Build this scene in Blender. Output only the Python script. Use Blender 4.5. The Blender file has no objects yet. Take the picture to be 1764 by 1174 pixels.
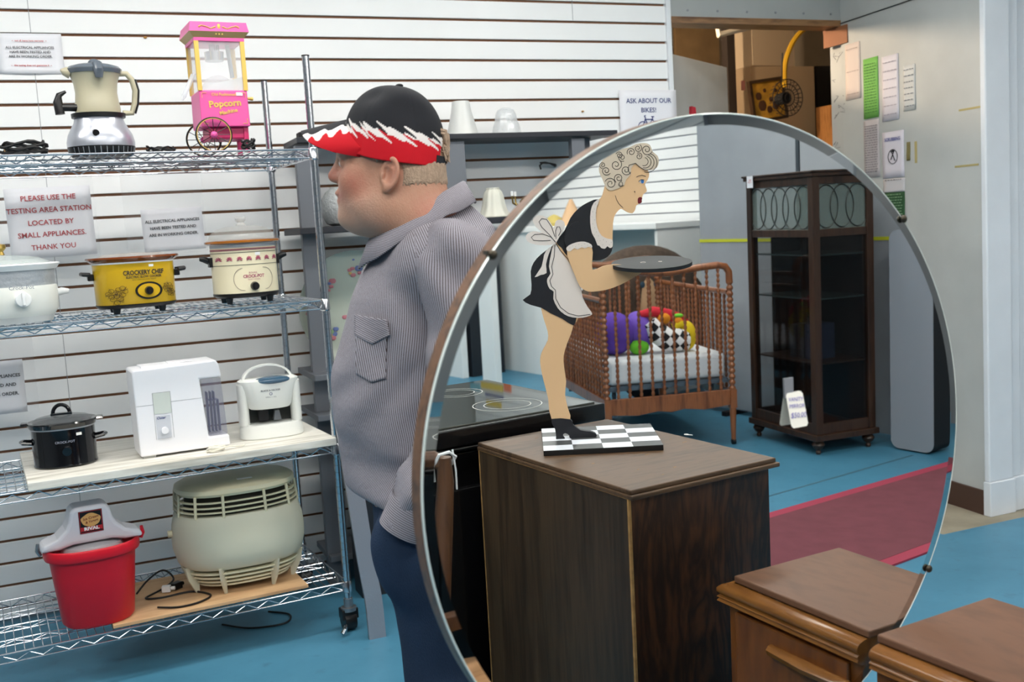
import bpy, bmesh, math, random
import numpy as np
from mathutils import Vector, Matrix
random.seed(7)
PI = math.pi
sc = bpy.context.scene
COL = sc.collection
def rad(a): return math.radians(a)

# ---------------------------------------------------------------- camera
F, H = 1815.0, 1.40
AZ, PT, RO = rad(22.5), rad(6.15), rad(3.43)
c_r0 = np.array([math.cos(AZ), -math.sin(AZ), 0.0])
c_f = np.array([math.sin(AZ)*math.cos(PT), math.cos(AZ)*math.cos(PT), -math.sin(PT)])
c_u0 = np.cross(c_r0, c_f)
c_r = c_r0*math.cos(RO) - c_u0*math.sin(RO)
c_u = c_u0*math.cos(RO) + c_r0*math.sin(RO)
CAM = np.array([0.0, 0.0, H])
cd = bpy.data.cameras.new('camera')
cam = bpy.data.objects.new('camera', cd); COL.objects.link(cam)
cam.matrix_world = Matrix(((c_r[0], c_u[0], -c_f[0], 0), (c_r[1], c_u[1], -c_f[1], 0), (c_r[2], c_u[2], -c_f[2], H), (0, 0, 0, 1)))
cd.sensor_width = 36; cd.lens = 36*F/1764.0; cd.clip_start = 0.05
cd.dof.use_dof = True; cd.dof.focus_distance = 2.75; cd.dof.aperture_fstop = 5.6
sc.camera = cam
sc.view_settings.view_transform = 'Standard'; sc.view_settings.look = 'None'
sc.view_settings.exposure = 0.80; sc.view_settings.gamma = 1; sc.view_settings.use_curve_mapping = False
wd = bpy.data.worlds.new('world'); sc.world = wd; wd.use_nodes = True
wd.node_tree.nodes['Background'].inputs[0].default_value = (0.8, 0.9, 1, 1)
wd.node_tree.nodes['Background'].inputs[1].default_value = 0.3

# a sight line through a place in the photograph, met with a plane of the room
def ray(x, y): return c_f + c_r*(x-882)/F - c_u*(y-587)/F
def on(x, y, ax, val):
    d = ray(x, y); t = (val-CAM[ax])/d[ax]; return CAM + d*t
def wy(x, y, Y): return on(x, y, 1, Y)
def wz(x, y, Z): return on(x, y, 2, Z)
# the mirror: its plane, and the same sight lines after they bounce off it
MAZ = AZ - rad(28.5); TILT = rad(0.4)
MNH = np.array([math.sin(MAZ), math.cos(MAZ), 0.0])
MT = np.array([MNH[1], -MNH[0], 0.0])
MN = np.array([MNH[0]*math.cos(TILT), MNH[1]*math.cos(TILT), math.sin(TILT)])
RM, MZ = 0.50, 1.045
MC = 1.009*MT + 1.2*MNH + np.array([0, 0, MZ])
def mray(x, y):
    d = ray(x, y); t = ((MC-CAM)@MN)/(d@MN); o = CAM + d*t
    return o, d - 2*(d@MN)*MN
def onpl(x, y, p0, n):
    d = ray(x, y); return CAM + d*((np.array(p0)-CAM)@n)/(d@n)
def rp(x, y, ax, val):
    o, d = mray(x, y); return o + d*(val-o[ax])/d[ax]
def rz(x, y, Z): return rp(x, y, 2, Z)
def rpl(x, y, p0, n):
    o, d = mray(x, y); return o + d*((np.array(p0)-o)@n)/(d@n)

# ---------------------------------------------------------------- lights: ceiling fluorescent fixtures
CEIL = 3.05
def s2l(c): return c/12.92 if c <= 0.04045 else ((c+0.055)/1.055)**2.4
def hx(h): return tuple(s2l(int(h[i:i+2], 16)/255) for i in (0, 2, 4)) + (1,)

MATS = {}
def mat(name, col, rough=0.5, metal=0.0, bump=0.0, bscale=60, var=0.0, vscale=6, trans=0.0, ior=1.45, emit=0.0, spec=0.5, coat=0.0, alpha=1.0, stretch=None):
    if name in MATS: return MATS[name]
    m = bpy.data.materials.new(name); m.use_nodes = True; nt = m.node_tree; b = nt.nodes['Principled BSDF']
    c = hx(col) if isinstance(col, str) else col
    b.inputs['Base Color'].default_value = c; b.inputs['Roughness'].default_value = rough
    b.inputs['Metallic'].default_value = metal; b.inputs['IOR'].default_value = ior
    b.inputs['Transmission Weight'].default_value = trans; b.inputs['Specular IOR Level'].default_value = spec
    b.inputs['Coat Weight'].default_value = coat; b.inputs['Alpha'].default_value = alpha
    if emit:
        b.inputs['Emission Color'].default_value = c; b.inputs['Emission Strength'].default_value = emit
    if var or bump:
        tc = nt.nodes.new('ShaderNodeTexCoord'); mp = nt.nodes.new('ShaderNodeMapping')
        nt.links.new(tc.outputs['Object'], mp.inputs[0])
        if stretch: mp.inputs['Scale'].default_value = stretch
    if var:
        n = nt.nodes.new('ShaderNodeTexNoise'); n.inputs['Scale'].default_value = vscale; n.inputs['Detail'].default_value = 5
        nt.links.new(mp.outputs[0], n.inputs['Vector'])
        r = nt.nodes.new('ShaderNodeValToRGB'); r.color_ramp.elements[0].position = 0.3; r.color_ramp.elements[1].position = 0.7
        r.color_ramp.elements[0].color = tuple(x*(1-var) for x in c[:3]) + (1,)
        r.color_ramp.elements[1].color = tuple(min(1, x*(1+var*0.6)) for x in c[:3]) + (1,)
        nt.links.new(n.outputs[0], r.inputs[0]); nt.links.new(r.outputs[0], b.inputs['Base Color'])
    if bump:
        n = nt.nodes.new('ShaderNodeTexNoise'); n.inputs['Scale'].default_value = bscale; n.inputs['Detail'].default_value = 3
        nt.links.new(mp.outputs[0], n.inputs['Vector'])
        bp = nt.nodes.new('ShaderNodeBump'); bp.inputs['Strength'].default_value = bump; bp.inputs['Distance'].default_value = 0.004
        nt.links.new(n.outputs[0], bp.inputs['Height']); nt.links.new(bp.outputs[0], b.inputs['Normal'])
    MATS[name] = m; return m
def wood(name, dark, light, axis=2, scale=8, dist=3, rough=0.4, stretch=9, spec=0.5, bands=2.0):
    """grain runs along the axis"""
    if name in MATS: return MATS[name]
    m = bpy.data.materials.new(name); m.use_nodes = True; nt = m.node_tree; b = nt.nodes['Principled BSDF']
    tc = nt.nodes.new('ShaderNodeTexCoord'); mp = nt.nodes.new('ShaderNodeMapping'); nt.links.new(tc.outputs['Object'], mp.inputs[0])
    s = [1.0]*3; s[axis] = 1.0/stretch; mp.inputs['Scale'].default_value = s
    n = nt.nodes.new('ShaderNodeTexNoise'); n.inputs['Scale'].default_value = scale; n.inputs['Detail'].default_value = 6; n.inputs['Distortion'].default_value = dist
    nt.links.new(mp.outputs[0], n.inputs['Vector'])
    n2 = nt.nodes.new('ShaderNodeTexNoise'); n2.inputs['Scale'].default_value = scale*9; n2.inputs['Detail'].default_value = 4
    nt.links.new(mp.outputs[0], n2.inputs['Vector'])
    ad = nt.nodes.new('ShaderNodeMath'); ad.operation = 'MULTIPLY_ADD'; ad.inputs[1].default_value = bands
    nt.links.new(n.outputs[0], ad.inputs[0]); nt.links.new(n2.outputs[0], ad.inputs[2])
    md = nt.nodes.new('ShaderNodeMath'); md.operation = 'PINGPONG'; md.inputs[1].default_value = 0.5
    nt.links.new(ad.outputs[0], md.inputs[0])
    r = nt.nodes.new('ShaderNodeValToRGB'); r.color_ramp.elements[0].color = hx(dark); r.color_ramp.elements[1].color = hx(light)
    r.color_ramp.elements[0].position = 0.05; r.color_ramp.elements[1].position = 0.45
    nt.links.new(md.outputs[0], r.inputs[0]); nt.links.new(r.outputs[0], b.inputs['Base Color'])
    b.inputs['Roughness'].default_value = rough; b.inputs['Specular IOR Level'].default_value = spec
    bp = nt.nodes.new('ShaderNodeBump'); bp.inputs['Strength'].default_value = 0.12; bp.inputs['Distance'].default_value = 0.002
    nt.links.new(n2.outputs[0], bp.inputs['Height']); nt.links.new(bp.outputs[0], b.inputs['Normal'])
    MATS[name] = m; return m

# ---------------------------------------------------------------- mesh helpers
class MB:
    def __init__(s): s.v = []; s.f = []; s.mi = []; s.m = 0
    def add(s, vs, fs):
        o = len(s.v); s.v += [tuple(map(float, p)) for p in vs]
        for f in fs: s.f.append([o+i for i in f]); s.mi.append(s.m)
        return s
    def box(s, c, d, rz_=0.0, top=None):
        x, y, z = [k/2 for k in d]; tx, ty = top if top else (1, 1)
        vs = [(-x, -y, -z), (x, -y, -z), (x, y, -z), (-x, y, -z), (-x*tx, -y*ty, z), (x*tx, -y*ty, z), (x*tx, y*ty, z), (-x*tx, y*ty, z)]
        ca, sa = math.cos(rz_), math.sin(rz_)
        vs = [(c[0]+a*ca-b*sa, c[1]+a*sa+b*ca, c[2]+e) for a, b, e in vs]
        return s.add(vs, [(0, 3, 2, 1), (4, 5, 6, 7), (0, 1, 5, 4), (1, 2, 6, 5), (2, 3, 7, 6), (3, 0, 4, 7)])
    def bx(s, x0, x1, y0, y1, z0, z1): return s.box(((x0+x1)/2, (y0+y1)/2, (z0+z1)/2), (abs(x1-x0), abs(y1-y0), abs(z1-z0)))
    def rings(s, rs, closed=False, caps=True):
        n = len(rs[0]); o = len(s.v)
        for r in rs: s.v += [tuple(map(float, p)) for p in r]
        k = len(rs); fs = []
        for i in range(k if closed else k-1):
            a = o+i*n; b = o+((i+1) % k)*n
            for j in range(n): fs.append([a+j, a+(j+1) % n, b+(j+1) % n, b+j])
        if caps and not closed:
            fs.append([o+j for j in range(n)][::-1]); fs.append([o+(k-1)*n+j for j in range(n)])
        for f in fs: s.f.append(f); s.mi.append(s.m)
        return s
    def tube(s, pts, r, n=8, closed=False, caps=True):
        P = [Vector(p) for p in pts]; k = len(P); rr = r if hasattr(r, '__len__') else [r]*k
        rs = []; u = None
        for i in range(k):
            if closed: t = P[(i+1) % k]-P[i-1]
            else: t = P[min(i+1, k-1)]-P[max(i-1, 0)]
            if t.length < 1e-9: t = Vector((0, 0, 1))
            t.normalize()
            if u is None: u = t.orthogonal().normalized()
            else:
                u = u - t*u.dot(t)
                u = u.normalized() if u.length > 1e-6 else t.orthogonal().normalized()
            w = t.cross(u)
            rs.append([P[i]+(u*math.cos(2*PI*j/n)+w*math.sin(2*PI*j/n))*rr[i] for j in range(n)])
        return s.rings(rs, closed, caps)
    def cyl(s, p0, p1, r0, r1=None, n=16): return s.tube([p0, p1], [r0, r0 if r1 is None else r1], n)
    def lathe(s, prof, c=(0, 0, 0), n=32, sx=1.0, sy=1.0, caps=True, p=2.0):
        rs = []
        for r, z in prof:
            ring = []
            for j in range(n):
                a = 2*PI*j/n; ca, sa = math.cos(a), math.sin(a)
                if p != 2: ca, sa = math.copysign(abs(ca)**(2/p), ca), math.copysign(abs(sa)**(2/p), sa)
                ring.append((c[0]+r*sx*ca, c[1]+r*sy*sa, c[2]+z))
            rs.append(ring)
        return s.rings(rs, False, caps)
    def sph(s, c, r, n=16):
        rx, ry, rzz = (r, r, r) if not hasattr(r, '__len__') else r
        rs = []
        for i in range(1, n):
            ph = PI*i/n-PI/2
            rs.append([(c[0]+rx*math.cos(ph)*math.cos(2*PI*j/(2*n)), c[1]+ry*math.cos(ph)*math.sin(2*PI*j/(2*n)), c[2]+rzz*math.sin(ph)) for j in range(2*n)])
        return s.rings(rs)
    def prism(s, poly, fn0, fn1):
        """extrude a 2-D outline between two mappings (x,y)->point"""
        a = 0
        for i in range(len(poly)):
            x0, y0 = poly[i-1]; x1, y1 = poly[i]; a += x0*y1-x1*y0
        n = len(poly); o = len(s.v)
        s.v += [tuple(map(float, fn0(p))) for p in poly]+[tuple(map(float, fn1(p))) for p in poly]
        fs = [[o+i for i in range(n)], [o+n+i for i in range(n)][::-1]]
        for i in range(n): j = (i+1) % n; fs.append([o+j, o+i, o+n+i, o+n+j])
        for f in fs: s.f.append(f); s.mi.append(s.m)
        return s
    def tor(s, c, R, r, n=32, k=10, ax=2):
        pts = []
        for j in range(n):
            a = 2*PI*j/n; q = [0, 0, 0]; q[(ax+1) % 3] = R*math.cos(a); q[(ax+2) % 3] = R*math.sin(a)
            pts.append((c[0]+q[0], c[1]+q[1], c[2]+q[2]))
        return s.tube(pts, r, k, True)
    def xf(s, M, start=0):
        for i in range(start, len(s.v)): s.v[i] = tuple(M @ Vector(s.v[i]))
        return s
    def build(s, name, m, parent=None, smooth=True, ang=38, bevel=0, seg=2, label=None, sub=0, solid=0):
        me = bpy.data.meshes.new(name); me.from_pydata(s.v, [], s.f)
        for k in (m if isinstance(m, (list, tuple)) else [m]): me.materials.append(k)
        if any(s.mi): me.polygons.foreach_set('material_index', s.mi)
        bm = bmesh.new(); bm.from_mesh(me); bmesh.ops.recalc_face_normals(bm, faces=bm.faces); bm.to_mesh(me); bm.free()
        me.polygons.foreach_set('use_smooth', [smooth]*len(me.polygons))
        if smooth: me.set_sharp_from_angle(angle=rad(ang))
        o = bpy.data.objects.new(name, me); COL.objects.link(o)
        if parent is not None: o.parent = parent
        if solid:
            md = o.modifiers.new('solid', 'SOLIDIFY'); md.thickness = solid; md.offset = 0
        if bevel:
            md = o.modifiers.new('bevel', 'BEVEL'); md.width = bevel; md.segments = seg; md.limit_method = 'ANGLE'; md.angle_limit = rad(35)
            md.harden_normals = False
        if sub:
            md = o.modifiers.new('sub', 'SUBSURF'); md.levels = sub; md.render_levels = sub
        if label: o['label'] = label
        return o
def thing(name, label, cat, loc=(0, 0, 0), rot=0.0, group=None):
    o = bpy.data.objects.new(name, None); COL.objects.link(o); o.empty_display_size = 0.05
    o.location = [float(k) for k in loc]; o.rotation_euler = (0, 0, rot)
    return tag(o, label, cat, group)
def tag(o, label, cat, group=None, kind=None):
    o['label'] = label; o['category'] = cat
    if group: o['group'] = group
    if kind: o['kind'] = kind
    return o
def struct(o): o['kind'] = 'structure'; return o
def txt(body, size, m, parent, loc, rot=(PI/2, 0, 0), bend=None, align='CENTER', name='lettering', sx=1.0, ext=0.0004, thick=0.0, shear=0.0):
    cu = bpy.data.curves.new('t', 'FONT'); cu.body = body; cu.size = size; cu.align_x = align; cu.align_y = 'CENTER'; cu.resolution_u = 2
    cu.offset = thick; cu.shear = shear; cu.space_line = 1.1
    t = bpy.data.objects.new('t', cu); COL.objects.link(t)
    dg = bpy.context.evaluated_depsgraph_get(); me = bpy.data.meshes.new_from_object(t.evaluated_get(dg))
    bpy.data.objects.remove(t)
    if sx != 1: me.transform(Matrix.Diagonal((sx, 1, 1, 1)))
    if bend:   # wrap round an upright ellipse: local x -> surface
        rx, ry = bend
        for v in me.vertices:
            x = v.co.x; a = max(-1, min(1, x/rx)); v.co.z = ry*(math.sqrt(1-a*a)-1)
    o = bpy.data.objects.new(name, me); COL.objects.link(o); me.materials.clear(); me.materials.append(m)
    o.location = loc; o.rotation_euler = rot; o.parent = parent
    return o

# ---------------------------------------------------------------- materials
M_white = mat('white_plastic', 'eef0f0', 0.35)
M_cream = mat('cream_enamel', 'e9dfc0', 0.3)
M_black = mat('black_plastic', '101012', 0.35)
M_matblack = mat('matt_black', '17171a', 0.7)
M_chrome = mat('chrome_wire', 'c9ccd2', 0.18, 1.0)
M_steel = mat('grey_steel', '8d9196', 0.35, 0.8)
M_glass = mat('clear_glass', 'ffffff', 0.02, trans=1.0, spec=0.5)
M_paper = mat('white_paper', 'e9eaf0', 0.6)
M_cord = mat('black_cord', '0c0c0e', 0.5)
M_red = mat('sign_red', 'b8232c', 0.6)
M_ink = mat('black_ink', '26262c', 0.7)
M_blueink = mat('blue_ink', '2b3c7a', 0.7)
M_label = mat('price_sticker', 'f3f3f0', 0.6)
def plastic_film(name, a=0.25, col='dfe3ea'):
    if name in MATS: return MATS[name]
    m = bpy.data.materials.new(name); m.use_nodes = True; nt = m.node_tree; b = nt.nodes['Principled BSDF']
    b.inputs['Base Color'].default_value = hx(col); b.inputs['Roughness'].default_value = 0.15
    tr = nt.nodes.new('ShaderNodeBsdfTransparent'); mx = nt.nodes.new('ShaderNodeMixShader'); mx.inputs[0].default_value = a
    nt.links.new(tr.outputs[0], mx.inputs[1]); nt.links.new(b.outputs[0], mx.inputs[2])
    nt.links.new(mx.outputs[0], nt.nodes['Material Output'].inputs[0]); MATS[name] = m; return m
# ================================================================ THE ROOM
WY = 4.42; GZ, GS = 1.8787, 0.0868
XL, XR, YB = -3.2, 5.86, -7.2
DX0, DX1 = 2.74, 3.76          # doorway to the back room
# floor
def floor_mat():
    m = bpy.data.materials.new('blue_painted_concrete'); m.use_nodes = True; nt = m.node_tree; b = nt.nodes['Principled BSDF']
    tc = nt.nodes.new('ShaderNodeTexCoord')
    n = nt.nodes.new('ShaderNodeTexNoise'); n.inputs['Scale'].default_value = 1.6; n.inputs['Detail'].default_value = 8; n.inputs['Roughness'].default_value = 0.65
    nt.links.new(tc.outputs['Object'], n.inputs['Vector'])
    r = nt.nodes.new('ShaderNodeValToRGB'); r.color_ramp.elements[0].position = 0.3; r.color_ramp.elements[1].position = 0.72
    r.color_ramp.elements[0].color = hx('3a748f'); r.color_ramp.elements[1].color = hx('4f8ba8')
    nt.links.new(n.outputs[0], r.inputs[0])
    n2 = nt.nodes.new('ShaderNodeTexNoise'); n2.inputs['Scale'].default_value = 14; n2.inputs['Detail'].default_value = 6
    nt.links.new(tc.outputs['Object'], n2.inputs['Vector'])
    r2 = nt.nodes.new('ShaderNodeValToRGB'); r2.color_ramp.elements[0].position = 0.60; r2.color_ramp.elements[1].position = 0.78
    r2.color_ramp.elements[0].color = (0, 0, 0, 1); r2.color_ramp.elements[1].color = (0.5, 0.5, 0.5, 1)
    nt.links.new(n2.outputs[0], r2.inputs[0])
    mx = nt.nodes.new('ShaderNodeMixRGB'); mx.inputs[2].default_value = hx('35586b')
    nt.links.new(r2.outputs[0], mx.inputs[0]); nt.links.new(r.outputs[0], mx.inputs[1]); nt.links.new(mx.outputs[0], b.inputs['Base Color'])
    b.inputs['Roughness'].default_value = 0.45
    return m
struct(MB().bx(XL, XR, YB, 3.33, -0.1, 0).bx(XL, 3.30, 3.33, 4.46, -0.1, 0).build('floor', floor_mat(), smooth=False))
struct(MB().bx(3.30, XR, 3.33, 4.46, -0.1, 0).bx(0.5, 5.2, 4.46, 8.0, -0.1, 0).build('floor_storeroom', mat('bare_concrete', '97907f', 0.8, bump=0.2, var=0.25, vscale=5), smooth=False))
struct(MB().bx(XL, XR, YB, WY+0.12, CEIL, CEIL+0.1).bx(0.5, 5.2, WY+0.12, 8.0, CEIL-0.2, CEIL-0.1).build('ceiling', mat('ceiling_tile', 'dfe0de', 0.9, var=0.05, vscale=9), smooth=False))
# slatwall: boards with a dark brown slot between them
M_slat = mat('slatwall_white', 'eff1f2', 0.38, var=0.03, vscale=2.5)
M_slot = mat('slot_brown', '7d563c', 0.7)
def slat_panel(name, along, x0, x1, face, back, ztop, zbot=0.02, g=0.0112, slot=None):
    """along: 0 = boards run along X at y=face, 1 = boards run along Y at x=face"""
    b = MB(); s = 1 if back > face else -1
    k0 = int((zbot-GZ)/GS)-1; z = zbot
    zs = [GZ+GS*k for k in range(k0, 40) if zbot+0.01 < GZ+GS*k < ztop-0.01]
    lo = zbot
    def bar(z0, z1, f, t, mi):
        b.m = mi
        if along == 0: b.bx(x0, x1, f, f+s*t, z0, z1)
        else: b.bx(f, f+s*t, x0, x1, z0, z1)
    for zz in zs+[ztop+g/2]:
        bar(lo, zz-g/2, face, 0.012, 0); lo = zz+g/2
    bar(zbot, ztop, face+s*0.0122, abs(back-face)-0.0122, 1)
    b.m = 1
    return struct(b.build(name, [M_slat, slot or M_slot], smooth=False, bevel=0.0012, seg=1))
slat_panel('wall_back', 0, XL, 2.715, WY, WY+0.12, CEIL)
# two narrow board joints in the slatwall
for k, (p, q) in enumerate((((47, 0), (75, 250)), ((985, 0), (989, 20)))):
    a = wy(p[0], p[1], WY)
    struct(MB().bx(a[0]-0.0012, a[0]+0.0012, WY-0.0008, WY+0.001, 0.02 if k == 0 else 2.32, CEIL).build('trim_joint', mat('joint_grey', '9a9ea2', 0.7), smooth=False))
struct(MB().bx(2.715, DX0, WY-0.012, WY+0.12, 0, CEIL).build('trim_corner', mat('trim_white', 'e2e6ea', 0.5), smooth=False, bevel=0.003))
M_grey = mat('painted_board_grey', 'b9bcba', 0.65, var=0.10, vscale=3, bump=0.1, bscale=25)
HZ = 2.318
struct(MB().bx(DX0, DX1, WY, WY+0.1, HZ+0.03, CEIL).build('wall_header', mat('header_grey', 'a3a7a6', 0.6, var=0.05), smooth=False))
hd = MB().bx(DX0, DX1, WY-0.004, WY+0.12, HZ, HZ+0.03).build('trim_lintel', wood('raw_lumber', '5b3c24', '8f6a46', 0), smooth=False); struct(hd)
sc_ = MB()
for i in range(6): sc_.cyl((DX0+0.1+i*0.17, WY-0.002, HZ+0.06), (DX0+0.1+i*0.17, WY+0.002, HZ+0.06), 0.006, n=10)
struct(sc_.build('trim_screws', M_steel))
# wall with taped notices (runs towards the viewer), and the white end column
PX = 3.75
NW0 = np.array([PX, WY, 0.0]); NDR = np.array([3.662-PX, 3.44-WY, 0.0]); NDR /= np.linalg.norm(NDR); NNR = np.array([NDR[1], -NDR[0], 0.0]); NROT = math.atan2(NDR[1], NDR[0])
struct(MB().prism([(PX, WY), (3.662, 3.44), (3.85, 3.44), (3.85, WY)], lambda q: (q[0], q[1], CEIL), lambda q: (q[0], q[1], 0)).bx(PX+0.03, PX+0.1, WY, WY+0.12, 0, HZ).build('wall_notice', M_grey, smooth=False))
struct(MB().bx(PX-0.012, PX, WY-0.06, WY+0.12, HZ-0.09, HZ).build('trim_block', mat('plywood_red', '94603f', 0.7), smooth=False))
struct(MB().prism([(PX-0.006, WY-0.001), (3.682, 3.75), (3.69, 3.75), (PX, WY-0.001)], lambda q: (q[0], q[1], 2.333), lambda q: (q[0], q[1], 2.33)).build('trim_seam', M_matblack, smooth=False))
M_colw = mat('column_white', 'dde2e8', 0.5, var=0.04)
struct(MB().bx(3.70, XR, 3.44, 3.56, 0, CEIL).build('wall_side', M_colw, smooth=False))
struct(MB().bx(3.652, 3.795, 3.41, 3.44, 0.155, CEIL).bx(3.80, 3.86, 3.425, 3.44, 0.155, CEIL).build('trim_column', M_colw, smooth=False, bevel=0.006))
struct(MB().bx(3.646, 3.80, 3.40, 3.44, 0.0, 0.155).bx(3.80, 3.95, 3.415, 3.44, 0, 0.155).build('baseboard_column', M_colw, smooth=False, bevel=0.004))
struct(MB().prism([(PX-0.012, WY), (3.650, 3.44), (3.662, 3.44), (PX, WY)], lambda q: (q[0], q[1], 0.11), lambda q: (q[0], q[1], 0)).build('baseboard_notice', mat('rubber_base_brown', '4b352b', 0.6), smooth=False))
# remaining shell
M_wallpaint = mat('wall_greyblue', '7f8386', 0.7)
struct(MB().bx(XL-0.1, XL, YB, WY+0.12, 0, CEIL).build('wall_left', M_wallpaint, smooth=False))
struct(MB().bx(XL, XR, YB-0.1, YB, 0, CEIL).build('wall_front', M_wallpaint, smooth=False))
struct(MB().bx(XR, XR+0.1, YB, 3.56, 0, CEIL).build('wall_right', M_wallpaint, smooth=False))
slat_panel('wall_slat_right', 1, -7.15, -3.55, 5.78, XR, CEIL, g=0.010, slot=mat('slot_grey', '8d93a0', 0.7))
# storeroom shell
M_store = mat('storeroom_board', '8d8272', 0.8, var=0.15, vscale=3)
struct(MB().bx(0.5, 5.2, 7.9, 8.0, 0, CEIL).bx(0.4, 0.5, WY+0.12, 8.0, 0, CEIL).bx(5.2, 5.3, WY+0.12, 8.0, 0, CEIL).bx(PX+0.1, 5.3, WY+0.12, WY+0.2, 0, CEIL).build('wall_storeroom', M_store, smooth=False))

# ---- ceiling lamps (all out of view)
M_lampbody = mat('lamp_housing', 'e8e8e8', 0.5)
M_lamp = mat('lamp_diffuser', (1.0, 0.965, 0.90, 1), 0.5, emit=15.5)
def fixture(x, y, rot=0.0):
    t = thing('ceiling_lamp', 'long white fluorescent fixture on the ceiling', 'lamp', (x, y, CEIL), rot, 'fluorescent ceiling fixtures')
    MB().bx(-0.62, 0.62, -0.16, 0.16, -0.07, 0).build('housing', M_lampbody, t, smooth=False, bevel=0.01)
    MB().bx(-0.60, 0.60, -0.14, 0.14, -0.085, -0.0705).build('diffuser', M_lamp, t, smooth=False)
for x, y in ((-1.3, 2.9), (0.4, 2.9), (2.1, 2.9), (0.6, 0.8), (2.6, 0.8), (4.6, 1.0), (2.6, -1.6), (4.4, -1.8), (2.6, -4.2), (4.4, -4.4), (-0.5, -0.6), (-1.4, 0.9), (3.3, -6.0), (1.2, -5.0)):  # last four are added to brighten the man and the white counter
    fixture(x, y)
def bulb(x, y, z, e, r=0.07):
    t = thing('hanging_bulb', 'bare warm bulb hanging in the back storeroom', 'lamp', (x, y, z))
    m = mat('bulb_warm', (1.0, 0.77, 0.54, 1), 0.5, emit=e)
    MB().sph((0, 0, 0), r, 10).build('bulb', m, t)
    MB().cyl((0, 0, r*0.9), (0, 0, r+0.06), 0.025).cyl((0, 0, r+0.06), (0, 0, CEIL-0.2-z), 0.005).build('socket', M_black, t)
bulb(2.62, 5.25, 2.45, 420, 0.06)
# red runner, floor seam
def quadbox(b, P, z0, z1):
    return b.prism([(p[0], p[1]) for p in P], lambda q: (q[0], q[1], z1), lambda q: (q[0], q[1], z0))
rug = thing('floor_runner', 'long red carpet runner on the blue floor in front of the glass cabinet', 'rug', (3.4, -0.43, 0))
cm = mat('carpet_red', '703a44', 0.95, bump=0.6, bscale=400, var=0.12, vscale=10)
quadbox(MB(), [(-1.5, -0.36), (1.45, -0.30), (1.45, 0.34), (-1.5, 0.34)], 0.0, 0.009).build('pile', cm, rug, smooth=False)
e_ = MB(); quadbox(e_, [(-1.5, -0.42), (1.45, -0.36), (1.45, -0.30), (-1.5, -0.36)], 0, 0.008); quadbox(e_, [(-1.5, 0.34), (1.45, 0.34), (1.45, 0.40), (-1.5, 0.40)], 0, 0.008)
e_.build('edging', mat('carpet_edge_red', '9a354b', 0.8), rug, smooth=False)
struct(MB().bx(2.2, 4.7, -1.03, -1.015, 0, 0.001).build('trim_floor_seam', mat('seam_dark', '3c6070', 0.8), smooth=False))
# ================================================================ WIRE SHELVING UNIT
SX0, SX1, SY0, SY1 = -0.74, 0.806, 3.62, 4.19
_shelf_before = set(bpy.data.objects)
LV = (0.182, 0.682, 1.191, 1.708)      # top of each wire deck
su = thing('wire_shelving_unit', 'chrome wire shelving unit on casters holding the small appliances', 'shelf', (0.03, 3.9, 0))
def loc(u, p): return (p[0]-u.location[0], p[1]-u.location[1], p[2]-u.location[2])
ox, oy = -su.location[0], -su.location[1]
for (x, y) in ((SX0, SY0), (SX1, SY0), (SX0, SY1), (SX1, SY1)):
    pr = [(0.0, 0.10)]; z = 0.10; top = 2.015
    while z < top-0.03:
        pr += [(0.0125, z), (0.0125, z+0.0215), (0.0112, z+0.0225), (0.0112, z+0.0248)]; z += 0.0254
    pr += [(0.0125, z), (0.0125, top), (0.0, top+0.001)]
    MB().lathe(pr, (x+ox, y+oy, 0), 14).build('post', M_chrome, su, ang=25)
    MB().cyl((x+ox, y+oy, top), (x+ox, y+oy, top+0.004), 0.0135).build('post_cap', M_matblack, su)
    c = MB().cyl((x+ox, y+oy, 0.085), (x+ox, y+oy, 0.12), 0.017).cyl((x+ox, y+oy, 0.075), (x+ox, y+oy, 0.088), 0.028)
    cs = c.build('caster', M_steel, su)
    w = MB().cyl((x+ox-0.022, y+oy+0.012, 0.0385), (x+ox+0.022, y+oy+0.012, 0.0385), 0.038, n=24)
    w.bx(x+ox-0.03, x+ox+0.03, y+oy-0.018, y+oy+0.03, 0.045, 0.083)
    w.build('wheel', M_black, cs, bevel=0.003)
    MB().tube([(x+ox-0.02, y+oy-0.02, 0.03), (x+ox-0.035, y+oy-0.045, 0.022), (x+ox-0.045, y+oy-0.05, 0.012)], [0.006, 0.009, 0.009], 8).build('brake_pedal', M_chrome, cs)
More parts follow.
